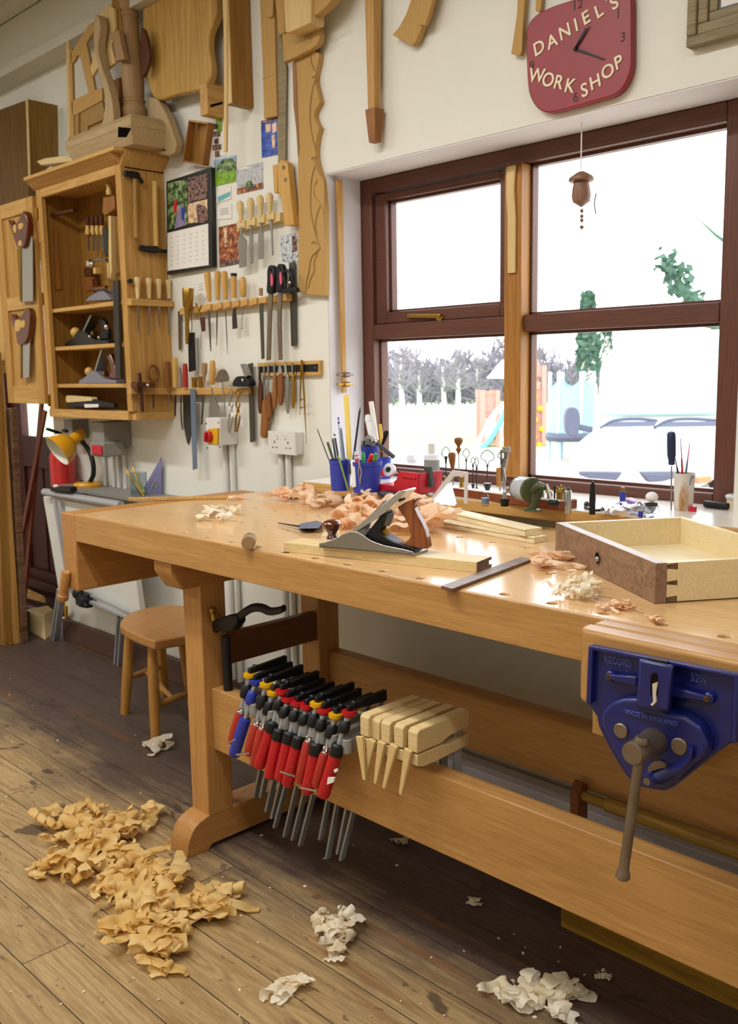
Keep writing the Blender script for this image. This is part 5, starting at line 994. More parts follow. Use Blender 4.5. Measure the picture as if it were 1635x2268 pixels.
# turned leg pattern with tapered foot
t = thing('tapered_leg','long square tapered furniture leg hanging on the wall left of the window top','furniture leg',W(830,315)); b = MB(); a, e = W(826,-60,.03), W(829,243,.03); b.bar(a,e,.038,.034,up=(0,1,0),w2=.026,h2=.026); build('shaft', b, 'pine_z', t, .001)
b = MB(); a, e = W(830,243,.03), W(831,316,.03); b.bar(a,e,.041,.04,up=(0,1,0),w2=.026,h2=.026); build('spade_foot', b, 'teak_z', t, .001); b = MB(); b.bar(W(826,20,.013),W(828,200,.013),.012,.024,up=(0,1,0)); build('wall_batten', b, 'pine_z', t)
pat('arm_pattern',[(917,-20),(900,30),(884,60),(869,77),(912,101),(922,90),(934,62),(948,35),(962,-20)],.03,.02,'mdf','curved chair arm pattern hanging upper middle on the wall','pattern',sm=None)
b = MB(); wpoly(b,[(935,-20),(926,54),(942,56),(964,-20)],.044,.0135); single('arm_overlay', b, 'mdf', 'narrow second pattern piece on the curved chair arm pattern', 'pattern', bevel=.001)
pat('leg_pattern',[(1147,-20),(1145,30),(1138,80),(1132,119),(1152,123),(1156,112),(1158,60),(1164,-20)],.022,.012,'mdf','flared thin leg pattern left of the red clock','pattern')
pat('leg_pattern',[(1187,-20),(1186,24),(1197,26),(1202,-20)],.016,.012,'mdf','short end of a leg pattern tucked behind the red clock','pattern')
# wind bell on a cord in front of the glass
WBY = 2.16; B = lambda x,y: P(x,y,Y=WBY)
wb = thing('wind_bell','turned wooden wind bell hanging on a cord in front of the window','wind bell',B(1289,510)); wood('bell_wood','6e4a34','96705a','Z',.45)
top_z = HZ1-.004; a = B(1287,378); b = MB(); b.tube([V((a.x,WBY,top_z)),a],.0016,6); build('cord', b, 'paper', wb)
b = MB(); turned(b,B(1288,402),B(1288,380),[(0,26),(.15,28),(.4,27),(.8,14),(1,6)],24); build('cap', b, 'bell_wood', wb)
b = MB(); turned(b,B(1288,459),B(1288,398),[(0,1),(.08,8),(.2,19),(.4,21.5),(.7,19.5),(1,16)],24); build('bell', b, 'bell_wood', wb)
for y in (467,479,488,503): b = MB(); p = B(1289,y); r_ = 5*mpp(p); b.lathe(p-V((0,0,r_)),p+V((0,0,r_)),[(0,.2*r_),(.5,r_*(1.2 if y==503 else 1)),(1,.2*r_)],10); build('bead', b, 'bell_wood', wb)
b = MB(); b.tube([B(1289,458),B(1289,505)],.0006,5); build('bead_thread', b, 'paper', wb)
a = B(1320,478)+V((0,.08,0)); b = MB(); b.tube(spline([P(1321,428,Y=2.29),P(1317,450,Y=2.29),P(1320,474,Y=2.29)],4),.0022,6,flat=.5); single('window_feather', b, 'grey_card', 'thin curved grey sliver stuck to the glass beside the wind bell', 'sliver')
b = MB(); y_ = FY-.013
b.prism([P(x,y,Y=y_-.008) for x,y in ((1122,362),(1141,362),(1138,420),(1141,480),(1140,604),(1124,605),(1124,480),(1121,430))], V((0,.0075,0))); single('pale_batten', b, 'pale_z', 'pale shaped strip hung on the window mullion', 'batten', bevel=.001)
b = MB(); b.box((-1.708,FY-.024,1.835),(-1.640,FY-.0125,1.841)); single('mullion_ledge', b, 'frame_wood', 'little wooden ledge across the head of the mullion', 'ledge')
# bar gauge in the window recess
t = thing('panel_gauge','tall thin wooden bar with two small clamps standing in the left window recess','gauge',V((-2.29,2.15,.93))); RXX = HX0+.006
RV = lambda x,y,o=.012: P(x,y,X=RXX+o)
b = MB(); a, e = RV(751,398), RV(762,870); b.prism([a+V((-.005,-.012,0)),a+V((.005,-.012,0)),a+V((.005,.012,0)),a+V((-.005,.012,0))], None, [e+V((-.005,-.008,0)),e+V((.005,-.008,0)),e+V((.005,.008,0)),e+V((-.005,.008,0))]); build('bar', b, 'pine_z', t, .001)
for y,m_ in ((830,'steel_rust'),(851,'brass')):
    b = MB(); a, e = RV(747,y,.02), RV(782,y,.02); b.tube([a,a.lerp(e,.45)],.004,8); b.lathe(a.lerp(e,.4),a.lerp(e,.75),[(0,.007),(.3,.009),(1,.008)],12); b.tube([a.lerp(e,.7),e],.0025,8); build('clamp_screw', b, m_, t)
# scalloped back pattern
sc_ = thing('scalloped_pattern','tall mdf pattern with a scalloped right edge at the window corner','pattern',W(690,655))
out = [(648,140),(650,231),(656,285),(660,348),(661,499),(660,647),(676,648),(678,652),(719,655),(720,600),(718,460),(715,420),(713,400),(709,388),(702,366),(699,350),(698,328),(702,300),(707,283),(700,272),(695,258),(697,245),(708,225),(704,208),(700,193),(697,178),(699,160),(704,140),(707,118),(691,111),(659,126)]
b = MB(); wpoly(b,out,.022,.021); build('board', b, 'mdf', sc_, .001)
b = MB()
for ln in ([(688,113),(690,138),(697,156)],[(699,175),(692,200),(688,230),(687,269),(693,307),(699,328)],[(698,367),(690,400),(688,455),(693,493),(702,527),(710,550)],[(708,392),(697,412),(697,432),(709,447)],[(710,454),(701,482),(700,510),(710,540)],[(708,551),(690,570),(684,600),(678,628),(677,648)],[(703,560),(696,580),(696,600),(688,618),(682,640)],[(692,172),(697,168),(699,174)],[(690,352),(695,347),(699,352)],[(690,538),(696,535),(700,540)]):
    s_ = spline([W(x,y,.0232) for x,y in ln],6); b.tube(s_,.0026,6,flat=.7)
build('cut_line', b, 'mdf_dark', sc_)
b = MB(); wpoly(b,smooth_pts([(694,352),(699,368),(708,389),(717,402),(717,470),(712,452),(698,432),(697,412),(704,400)],2),.026,.0035); wpoly(b,[(710,454),(716,470),(719,560),(711,552),(704,528),(701,490)],.026,.0035); build('overlay', b, 'mdf', sc_, .0006)
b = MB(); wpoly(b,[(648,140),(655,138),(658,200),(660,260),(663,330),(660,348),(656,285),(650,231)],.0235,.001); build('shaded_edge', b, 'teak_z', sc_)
br_ = thing('scroll_bracket','rounded scroll bracket pattern fixed above the scalloped pattern','pattern',W(665,137,.02)); b = MB(); wpoly(b,[(624,76),(640,72),(690,50),(700,50),(706,62),(708,76),(706,90),(700,101),(688,109),(660,124),(629,137)],.045,.022); build('board', b, 'mdf', br_, .0015)
b = MB(); n_ = 20; cc = W(684,82,.0455)
for r_ in (.018,.010,.004): b.tube([cc+V((cos(2*pi*i/n_)*r_,0,sin(2*pi*i/n_)*r_)) for i in range(n_+1)],.0007,5,cap=False)
build('scroll_line', b, 'mdf_dark', br_)
b = MB(); wpoly(b,[(626,-60),(632,71),(639,72),(689,50),(690,-60)],.10,.054); single('notched_block', b, 'pale_z', 'pale squared block on the wall at the top edge above the scroll bracket', 'block', bevel=.002)
pat('side_board',[(604,-60),(616,70),(620,77),(631,71),(627,-60)],.03,.02,'mdf','narrow flat board left of the pale squared block','board')
pat('curved_board',smooth_pts([(690,-60),(690,10),(693,34),(706,28),(726,10),(740,-10),(755,-60)],2),.09,.03,'mdf','round edged board running off the top beside the pale block','board')
fb_ = thing('flat_pattern','long plain mdf strip with a small paddle on it hanging beside the long saw','pattern',W(598,260)); b = MB(); wpoly(b,[(574,-60),(578,60),(582,150),(585,263),(613,256),(610,130),(606,-60)],.02,.014); build('board', b, 'mdf', fb_, .001); b = MB(); wpoly(b,smooth_pts([(582,-60),(581,10),(584,28),(592,37),(600,37),(604,28),(603,-60)],2),.03,.0095); build('paddle', b, 'mdf', fb_, .001)
b = MB(); b.bar(W(580.5,176,.0204),W(608.5,164,.0204),.0015,.0006); build('pencil_line', b, 'mdf_dark', fb_)
sw = thing('long_saw','long narrow grey saw with a two screw wooden handle hanging tip up','saw',W(640,498)); b = MB(); wpoly(b,[(611,50),(617,50),(634,150),(632,358),(616,362),(615,150)],.013,.003); build('blade', b, 'driftwood', sw)
b = MB(); wpoly(b,[(603,366),(612,364),(614,420),(614,428),(607,428)],.028,.014); wpoly(b,[(612,364),(624,352),(636,360),(640,400),(651,498),(640,500),(629,500),(624,440),(616,425)],.04,.026); hd_ = build('handle', b, 'handle_ash', sw, .003)
for x,y in ((629,371),(633,398)): b = MB(); p = W(x,y,.041); b.lathe(p+V((0,.003,0)),p-V((0,.002,0)),[(0,.007),(1,.006)],14); build('screw', b, 'chrome', hd_)
# deep squared beams and little wall box, seen from their right sides
def wbox(xl, xr, off, zt, zb): b = MB(); b.box((xl,WY-off,zb),(xr,WY-.001,zt)); return b
bx = thing('boxed_beam','deep pine length hung upright on the wall beside the scalloped table top','beam',V((-2.672,2.055,2.03))); xr = W(560,150).x; zb_ = W(558,262).z
build('beam', wbox(P(499,150,Y=2.011).x,xr,.089,2.72,zb_+.03), 'pine_dark_z', bx, .002); b = MB(); b.box((P(499,150,Y=2.011).x+.001,2.009,zb_+.032),(xr-.002,2.0105,2.715)); build('pale_face', b, 'pale_z', bx)  # paler skin over the beam's front face
t = thing('slotted_block','small wall block with a dark slot below the big wavy table top','block',W(470,268)); xr = W(500,230).x; xl = P(443,230,Y=2.023).x; zt = W(497,192).z; zb_ = W(497,262).z; build('block', wbox(xl,xr,.077,zt,zb_), 'pine_y', t, .002); b = MB(); q = [P(x,y,X=xr+.0005) for x,y in ((466,232),(493,225),(493,230),(466,238))]; b.prism(q, V((.0008,0,0))); build('slot', b, 'shadow_hole', t)
pat('thin_batten',[(494,-60),(503,-60),(502,200),(501,335),(495,336),(496,200)],.096,.008,'pale_z','thin pale batten hanging in front of the boxed beam','batten')
tb = thing('table_top','big wavy edged oak table top leaning high on the wall','table top',W(400,220)); tp_ = smooth_pts([(318,-40),(316,60),(319,120),(328,185),(340,215),(356,221),(380,213),(410,206),(440,200),(458,186),(467,160),(465,130),(461,100),(464,70),(478,35),(478,-10),(470,-60),(400,-70),(340,-60)],4)
wood('oak_top','a17a34','c29a4e','Z',.4,sc=.7,fig=.9,coat=.15); b = MB(); wpoly(b,tp_,.075,.03); build('top', b, 'oak_top', tb, .006); b = MB(); wpoly(b,[(350,-30),(360,120),(370,120),(362,-30)],.044,.042); wpoly(b,[(420,-30),(430,120),(440,120),(432,-30)],.044,.042); build('batten', b, 'pine_z', tb)
# open wooden tray hung askew
t = thing('small_tray','small brown wooden tray hung askew above the calendar','tray',W(435,365)); q = [W(x,y,.030) for x,y in ((426,268),(467,274),(455,365),(413,358))]; b = MB(); b.prism([W(x,y,.008) for x,y in ((427,269),(468,275),(457,364),(415,357))], V((0,.005,0))); build('base', b, 'pine_dark_z', t)
for i in range(4): b = MB(); b.bar(q[i],q[(i+1)%4],.028,.006,up=(q[i]-q[(i+2)%4]).normalized()); o = build('side', b, 'teak_z' if i else 'mdf', t)
# ------------------------------------------------------------------ photographs, cards and calendar
def pic_mat(name, cols, scale=60, axis=None):
    m, t, bb = _new(name); N = t.nodes.new; L = t.links.new; tcn = N('ShaderNodeTexCoord'); nz = N('ShaderNodeTexNoise'); nz.inputs['Scale'].default_value = scale; nz.inputs['Detail'].default_value = 3; L(tcn.outputs['Object'],nz.inputs['Vector'])
    r = N('ShaderNodeValToRGB'); e = r.color_ramp.elements; n = len(cols); e[0].position = .32; e[0].color = lin(cols[0]); e[1].position = .68; e[1].color = lin(cols[-1])
    for i in range(1,n-1): x = e.new(.32+.36*i/(n-1)); x.color = lin(cols[i])
    L(nz.outputs['Fac'],r.inputs[0]); L(r.outputs[0],bb.inputs['Base Color']); bb.inputs['Roughness'].default_value = .35
pic_mat('print_foliage',('1c2a16','3f5a2c','7a9460','a8b890')); pic_mat('print_grass',('5f8c22','7fae2e','93bb3a')); pic_mat('print_sky',('7ea2c8','b4c8dc')); pic_mat('print_path',('7d7290','8f86a0')); pic_mat('print_people',('1c1a22','3c2c34','a07a64','5a5a78'),90); pic_mat('print_grey',('8d9096','c2c4c8','aeb0b6')); pic_mat('print_brown',('3c1c12','7a3c24','a85c34','d0a070'),70); pic_mat('print_blue',('16204a','2448b0','3a6ad0'),80); pic_mat('print_silver',('6a6e76','aab2ba','e0e4e8','4a3c34'),80); pic_mat('print_skin',('d8a888','f0d0b8')); pic_mat('print_warm',('8a5a3c','d8b890','f0dcc0'))
def card(name, pts, m, label, parts=(), off=.003, cat='photograph', group='photographs pinned to the wall'):
    t = thing(name, label, cat, W(*pts[-1]), group); b = MB(); wpoly(b,pts,off,.0022); build('print', b, m, t)
    for i,(nm,pp_,mm) in enumerate(parts): b = MB(); wpoly(b,pp_,off+.0006+.0002*i,.0005); build(nm, b, mm, t)
    return t
card('pinned_photo',[(468,266),(500,260),(500,345),(478,345)],'paper','white photo sheet with small dark portraits under the slotted block',(('green_strip',[(478,264),(492,262),(492,290),(480,300)],'print_grass'),)+tuple(('portrait',[(x-5,y-5),(x+5,y-6),(x+5,y+6),(x-5,y+7)],'print_people') for x,y in ((478,280),(473,297),(483,296),(479,312),(475,326),(485,325),(481,340))))
card('pinned_photo',[(474,354),(522,344),(522,402),(476,412)],'print_grass','photo of a dark green hill over a bright green field',(('sky',[(474,354),(522,344),(522,358),(474,372)],'print_sky'),('hill',[(478,380),(482,364),(494,354),(505,350),(516,352),(522,360),(522,375),(500,380),(478,386)],'print_foliage')))
card('pinned_photo',[(524,372),(581,359),(582,417),(525,430)],'print_grey','grey photo of a pale interior with a green plant and red floor',(('floor_strip',[(525,418),(582,404),(582,417),(525,430)],'print_brown'),('plant',[(543,408),(550,398),(558,402),(562,412),(553,420),(545,418)],'print_foliage'),('lamp_shape',[(526,372),(545,368),(556,372),(530,378)],'paper')))
card('pinned_photo',[(578,270),(613,261),(614,342),(580,349)],'print_blue','portrait photo of two people in blue beside the long saw',(('face',[(588,276),(599,274),(600,290),(590,294)],'print_skin'),('face',[(602,276),(612,270),(613,290),(604,296)],'print_skin'),('dark_band',[(578,268),(613,258),(613,266),(579,275)],'print_people'),('scarf',[(602,300),(609,298),(609,326),(603,330)],'print_warm')))
card('pinned_card',[(479,424),(511,412),(512,440),(481,450)],'paper','white card with a pale teal picture',(('teal_print',[(482,436),(510,424),(510,434),(484,448)],'slide_teal'),),cat='card')
card('pinned_card',[(480,460),(513,452),(513,484),(481,486)],'paper','cream card with fine print and tiny marks under the teal card',tuple(('print_line',[(488,y),(506,y-3),(506,y-2),(488,y+1)],'grey_card') for y in (463,467,471,475)),cat='card')
card('pinned_photo',[(484,503),(530,493),(530,582),(486,592)],'print_brown','brown photo of timber leaning behind the chisel blades',(('pale_trunk',[(496,505),(502,503),(504,545),(498,548)],'print_warm'),('dark_base',[(486,582),(530,572),(530,583),(486,592)],'print_people')))
card('pinned_photo',[(621,522),(661,516),(661,582),(622,578)],'print_silver','silvery photo tucked against the scalloped pattern',(('figure',[(646,524),(657,522),(659,555),(648,560)],'print_people'),))
card('pinned_card',[(433,625),(460,612),(464,650),(452,664),(440,656)],'paper','small cream card behind the row of file handles',tuple(('print_line',[(440,y),(450,y-3),(450,y-2),(440,y+1)],'grey_card') for y in (630,636,642)),cat='card')
cl = thing('wall_calendar','black framed calendar with snapshots above a blank page beside the cabinet','calendar',W(420,600)); C4 = [(368,402),(467,370),(471,591),(370,609)]
b = MB(); wpoly(b,C4,.022,.020); build('frame', b, 'black_frame', cl, .002)
for nm,pp_,m_ in (('snapshot',[(371,406),(414,396),(414,497),(372,508)],'print_foliage'),('snapshot',[(416,395),(459,384),(459,438),(416,450)],'print_people'),('snapshot',[(416,452),(459,441),(459,490),(416,495)],'print_warm'),('page',[(371,516),(461,495),(462,587),(371,600)],'paper')):
    b = MB(); wpoly(b,pp_,.0228,.0008); o = build(nm, b, m_, cl)
    if nm == 'snapshot' and pp_[0][0] == 371:
        b = MB(); wpoly(b,[(386,507),(412,498),(404,452),(396,454)],.0232,.0003); build('path', b, 'print_path', o)
        for x,y,m2 in ((388,446,'bin_red'),(405,462,'blue_plastic')): b = MB(); wpoly(b,[(x-4,y),(x+4,y-2),(x+3,y+26),(x-2,y+26)],.0236,.0003); build('walker', b, m2, o)
    if nm == 'snapshot' and pp_[0][1] == 452: b = MB(); wpoly(b,smooth_pts([(436,452),(448,455),(458,462),(459,490),(440,492),(436,476)],2),.0232,.0003); build('figure', b, 'print_people', o)
    if nm == 'page':
        b = MB()
        for y in range(7):
            for x in range(6): p = (378+x*14, 527+y*10-x*3.0); wpoly(b,[p,(p[0]+4,p[1]-.8),(p[0]+4,p[1]+.4),(p[0],p[1]+1.2)],.0231,.0002)
        build('date_marks', b, 'grey_card', o)
# ------------------------------------------------------------------ tools racked on the wall
def hang(name, label, cat, px, group=None, off=.02): return thing(name, label, cat, W(*px,off), group)
def rack(name, p0, p1, hpx, d, m, label, tabs=()):
    b = MB(); q = [W(*p0,d),W(*p1,d),W(p1[0],p1[1]+hpx,d),W(p0[0],p0[1]+hpx,d)]; b.prism(q, V((0,d-.001,0))); t = thing(name, label, 'tool rack', q[0]); build('rail', b, m, t, .001)
    for x,y,w_ in tabs: b = MB(); wpoly(b,[(x-w_/2,y+1),(x+w_/2,y-1),(x+w_/2,y+hpx-2),(x-w_/2,y+hpx)],d+.007,.0069); build('tongue', b, m, t, .001)
    return t
HP = {'pear':[(0,3.2),(.12,5),(.3,5.2),(.55,7.4),(.8,8.6),(.93,7),(1,3)],'file':[(0,4.6),(.2,5.2),(.5,6.4),(.85,7.6),(.97,7),(1,4)],'barrel':[(0,4),(.08,6.5),(.5,7.6),(.9,6.6),(.97,5),(1,2.5)],'straight':[(0,6),(.5,6.8),(.97,6.6),(1,5)]}
def handled(label, cat, name, h0, h1, prof, hm, blade, bm, off=.03, group=None, butt=None, bth=.003, ferr=True):
    """handle from pixel h0 (ferrule end) to h1 (butt), blade as a pixel outline or a (top, tip, r0, r1) spike"""
    t = thing(name, label, cat, W(*h0,off), group); b = MB(); turned(b, W(*h0,off), W(*h1,off), HP[prof] if isinstance(prof,str) else prof, 14); h_ = build('handle', b, hm, t)
    if butt: b = MB(); f = .90; a = W(*h0,off).lerp(W(*h1,off),f); e = W(*h1,off); turned(b,a,e+(e-a)*.15,[(0,7.4),(1,7)],14); build('butt_cap', b, butt, h_)
    if blade:
        b = MB()
        if isinstance(blade[0],tuple) and len(blade)==4 and not isinstance(blade[2],tuple): a, e = W(*blade[0],off), W(*blade[1],off); k = mpp(a); b.tube([a,a.lerp(e,.5),e],[blade[2]*k,blade[2]*k,blade[3]*k],8,flat=.6,up=(1,0,0))
        else: wpoly(b,blade,off+bth/2,bth)
        build('blade', b, bm, t)
    return t
# chisel rack above
rack('chisel_rack',(524,494),(620,470),19,.028,'pale_boxwood','short pale rack holding four chisels below the grey interior photo',((533,488,17),(556,482,17),(577,476,16),(598,469,16)))
for h0,h1,bl,lab in (((535,492),(532,445),[(533,502),(537,502),(537,522),(545,532),(545,590),(530,594),(527,528),(532,520)],'widest chisel at the left end of the four chisel rack'),((557,486),(555,438),[(553,497),(557,496),(557,515),(560,522),(560,583),(555,585),(552,518),(554,514)],'narrow chisel second in the four chisel rack'),((578,480),(576,432),[(575,492),(579,491),(579,508),(583,516),(583,573),(572,575),(572,516),(576,508)],'medium chisel third in the four chisel rack'),((599,473),(597,427),[(597,484),(600,484),(603,500),(605,564),(602,566),(600,520),(597,500)],'thin mortise chisel at the right end of the four chisel rack')):
    handled(lab,'chisel','wood_chisel',h0,h1,'pear','pale_boxwood',bl,'steel',.034,'chisels in the four chisel rack')
# upper long rack
rack('tool_rack',(398,683),(640,651),15,.03,'pine_x','long pine rack of files and gouges between calendar and sockets',tuple((x,678-(x-420)*.125,12) for x in (460,484,503,522,541,562,583,603,628)))
for h0,h1,prof,hm,bl,bm,bt_,lab in (((464,668),(459,602),'file','handle_ash',((463,690),(467,778),3.4,1.6),'file_steel',None,'tapered file with the leftmost of five ash handles'),((482,665),(482,600),'file','handle_ash',((481,688),(480,766),2.2,.8),'file_steel',None,'slim file second of five ash handles'),((500,664),(497,601),'file','handle_ash',((500,688),(504,786),1.6,.6),'file_steel',None,'long needle like file third of five ash handles'),((518,660),(518,606),'straight','handle_ash',[(516,682),(521,682),(523,700),(525,727),(515,729),(514,705)],'steel_dark','iron_black','black capped chisel fourth of five ash handles'),((539,658),(538,613),'barrel','handle_ash',((538,684),(536,726),1.2,.8),'steel',None,'hooked scraper with the rightmost ash handle')):
    handled(lab,'file' if 'file' in lab else 'chisel','hand_file' if 'file' in lab else 'hand_chisel',h0,h1,prof,hm,bl,bm,.036,'ash handled tools in the long rack',bt_)
b = MB(); p = W(536,728,.036); b.tube([p+V((-.006,0,.003)),p,p+V((.006,0,.003))],.0016,6); o = single('hook_tip', b, 'steel', 'tiny hooked tip below the long pine rack', 'hook')
b = MB(); wpoly(b,[(394,690),(400,688),(400,774),(396,775)],.012,.004); single('steel_strip', b, 'steel_rust', 'narrow brown steel strip hanging beside the cabinet', 'strip')
t = hang('brass_mallet','brass headed carving mallet hanging head up at the left of the long pine rack','mallet',(416,760),off=.05); b = MB(); turned(b,W(416,682,.05),W(417,638,.05),[(0,9),(.1,11),(.6,12.5),(.97,12.8),(1,12)],20); build('head', b, 'brass', t); b = MB(); turned(b,W(414,762,.05),W(415,683,.05),[(0,3),(.3,4.2),(.6,5),(.9,6),(1,7)],14); build('handle', b, 'brass', t)
t = hang('black_scraper','black flat scraper hanging from a wire under the brass mallet','scraper',(424,822),off=.03); b = MB(); wpoly(b,[(416,738),(428,736),(431,820),(418,824)],.032,.008); build('blade', b, 'iron_black', t, .001); b = MB(); b.tube(spline([W(420,740,.03),W(418,715,.03),W(421,680,.03),W(425,715,.03),W(424,740,.03)],4),.0016,6); build('wire_hanger', b, 'iron_black', t)
t = hang('small_pliers','small brown handled pliers hanging right of the brass mallet','pliers',(448,735)); b = MB(); b.tube([W(434,672,.03),W(441,690,.03),W(446,706,.03)],[.003,.004,.003],8); b.tube([W(447,676,.03),W(441,690,.03),W(437,704,.03)],[.003,.004,.003],8); build('jaws', b, 'brass', t); b = MB(); wpoly(b,[(442,704),(451,702),(452,733),(446,735)],.034,.008); build('grip', b, 'handle_rose', t, .002); b = MB(); b.tube([W(446,735,.03),W(446,772,.03)],.001,6); build('spike', b, 'steel', t)
handled('flat file with a short brown tang block in the long pine rack','file','hand_file',(578,655),(578,638),[(0,4.5),(1,4.5)],'oak_turned',[(574,672),(582,671),(585,794),(579,796)],'file_steel',.036,None)
for x,lab,bl in ((598,'left of two black handled rasps',[(594,652),(603,651),(600,720),(598,797),(590,798),(592,720)]),(618,'right of two black handled rasps',[(614,650),(623,649),(622,720),(624,797),(617,798),(614,720)])):
    t = thing('rasp', lab+' in the long pine rack', 'rasp', W(x,650,.05), 'black handled rasps'); dy = -(x-598)*.15; b = MB(); wpoly(b,smooth_pts([(x-8,648+dy),(x-7,620+dy),(x-7,600+dy),(x-3,588+dy),(x+4,589+dy),(x+8,605+dy),(x+8,625+dy),(x+4,648+dy)],3),.052,.022); h_ = build('handle', b, 'iron_black', t, .004); b = MB(); wpoly(b,smooth_pts([(x+1,608+dy),(x+5,608+dy),(x+6,630+dy),(x+2,632+dy)],2),.0535,.003); build('grip_pad', b, 'pink_rubber', h_); b = MB(); p = W(x+2,597+dy,.0535); b.lathe(p+V((0,.004,0)),p,[(0,.004),(1,.004)],12); build('hanging_hole', b, 'shadow_hole', h_); b = MB(); wpoly(b,bl,.044,.005); build('blade', b, 'steel_rust', t)
t = hang('spokeshave','black curved handled tool resting beside the rasps','spokeshave',(640,648),off=.05); b = MB(); b.tube(spline([W(628,604,.05),W(638,600,.05),W(647,612,.05),W(648,630,.05),W(640,640,.05)],5),.0055,8); b.tube([W(629,610,.05),W(633,640,.05)],.005,8); build('frame', b, 'iron_black', t); b = MB(); wpoly(b,[(624,640),(652,636),(656,646),(622,650)],.056,.02); build('sole', b, 'iron_black', t, .002); b = MB(); b.ball(W(642,626,.056),.006,10); build('thumbscrew', b, 'chrome', t)
b = MB(); wpoly(b,[(640,583),(652,580),(655,765),(645,767)],.014,.006); single('long_file', b, 'file_steel', 'long bare grey file hanging left of the scalloped pattern foot', 'file')
# magnetic knife bar
mg = thing('magnetic_bar','pale magnetic bar with a black strip holding marking knives','tool rack',W(640,832)); b = MB(); wpoly(b,[(570,804),(708,798),(708,831),(574,833)],.016,.015); build('backing', b, 'pine_x', mg, .001); b = MB(); wpoly(b,[(575,812),(704,806),(704,823),(577,825)],.0175,.0015); build('magnet_strip', b, 'iron_black', mg); b = MB(); p = W(698,814,.018); b.lathe(p+V((0,.001,0)),p-V((0,.0008,0)),[(0,.003),(1,.003)],10); build('screw', b, 'steel', mg)
def knife(label, hpts, hm, bpts, bm, name='marking_knife', cat='knife', th=.010):
    t = thing(name, label, cat, W(*hpts[-1],.02), 'tools on the magnetic bar'); b = MB(); wpoly(b,bpts,.0205,.0028); build('blade', b, bm, t); b = MB(); wpoly(b,smooth_pts(hpts,2),.0205+th/2,th); build('handle', b, hm, t, .002)
knife('dark spindle handled knife leftmost on the magnetic bar',[(573,842),(577,848),(580,880),(577,914),(572,912),(570,880)],'handle_rose',[(572,812),(576,812),(577,846),(573,846)],'steel_dark')
knife('awl with a long orange brown handle hanging lowest from the magnetic bar',[(581,888),(587,888),(590,930),(588,966),(581,970),(576,962),(578,920)],'teak_z',[(583,810),(586,810),(587,890),(583,890)],'steel','awl','awl',.014)
knife('short flat handled tool beside the lowest awl',[(591,872),(596,872),(599,908),(597,927),(588,926),(586,908)],'handle_brown',[(592,808),(596,808),(595,874),(592,874)],'steel','awl','awl',.012)
knife('slim orange handled knife fourth on the magnetic bar',[(605,834),(609,834),(611,870),(608,904),(604,905),(602,870)],'teak_z',[(605,806),(609,806),(609,836),(606,836)],'steel')
knife('pointed marking knife with a flat brown handle',[(614,834),(625,833),(624,890),(616,893)],'handle_brown',[(619,806),(624,818),(624,835),(615,836),(616,820)],'steel_bright')
knife('plain grey steel knife hanging tilted on the magnetic bar',[(631,836),(638,834),(638,906),(633,910)],'steel',[(629,806),(633,804),(637,834),(632,838)],'steel_bright')
knife('brass handled scriber second to last on the magnetic bar',[(645,834),(650,834),(650,896),(645,900)],'brass',[(645,804),(649,804),(649,835),(646,835)],'steel')
b = MB(); b.tube([W(656,806,.02),W(656,892,.02)],.0012,6); single('thin_scriber', b, 'steel_dark', 'thin bare scriber between the brass scriber and the dividers', 'scriber')
dv_ = thing('dividers','tall brassy dividers with a cross screw, rightmost on the magnetic bar','dividers',W(672,984,.02)); b = MB(); b.tube([W(668,797,.024),W(666,860,.024),W(664,920,.022)],[.0032,.0028,.0008],8); build('leg', b, 'brass', dv_); b = MB(); b.tube([W(669,797,.024),W(674,880,.024),W(679,984,.022)],[.0032,.0034,.0008],8); build('leg', b, 'brass', dv_); b = MB(); b.tube([W(663,885,.024),W(676,883,.024)],.0014,8); b.ball(W(668,885,.026),.004,8); b.ball(W(668,903,.026),.004,8); b.tube([W(663,903,.024),W(677,901,.024)],.0014,8); build('cross_screw', b, 'brass', dv_)
# lower rack on the wall
rack('tool_rack',(378,860),(550,858),15,.034,'pine_x','lower pine rack running from the cabinet side to the small black plane')
t = handled('red handled knife with a broad black blade in the lower rack','knife','bench_knife',(411,858),(410,805),[(0,6.5),(.3,6.5),(.8,6),(1,4)],'red_wood',[(405,874),(420,874),(423,930),(424,960),(418,986),(414,980),(406,940)],'steel_dark',.04)
b = MB(); wpoly(b,[(421,862),(432,862),(436,1038),(427,1041)],.045,.003); single('steel_rule', b, 'steel_blue', 'long grey steel rule hanging lowest from the lower rack', 'rule')
b = MB(); b.tube(spline([W(399,815,.03),W(402,840,.03),W(401,880,.03),W(402,930,.03),W(405,952,.03)],4),[.002]*8+[.003]*9,6); single('coil_of_wire', b, 'steel_dark', 'thin dark curved tool left of the red handled knife', 'tool')
handled('box wood handled tool beside the red handled knife','chisel','hand_chisel',(388,858),(387,792),'straight','handle_box',((389,874),(388,922),3,2),'steel_dark',.035)
handled('brown handled screwdriver at the cabinet corner of the lower rack','screwdriver','screwdriver',(372,858),(371,800),'straight','handle_brown',((373,874),(373,915),1.5,1.2),'steel',.06)
for x,y0,y1,m_,lab in ((431,836,858,'brass','short brass ferrule standing in the lower rack'),(445,834,858,'brass','second short brass ferrule standing in the lower rack')): b = MB(); turned(b,W(x,y1,.03),W(x,y0,.03),[(0,6),(.6,6),(.7,7),(1,7)],14); single('brass_ferrule', b, m_, lab, 'ferrule')
handled('small brown mallet shaped handle in the lower rack','handle','bench_tool',(452,848),(453,804),[(0,3),(.3,3.5),(.5,6.5),(.9,7),(1,6)],'oak_turned',((451,874),(447,940),3.4,3),'file_steel',.036)
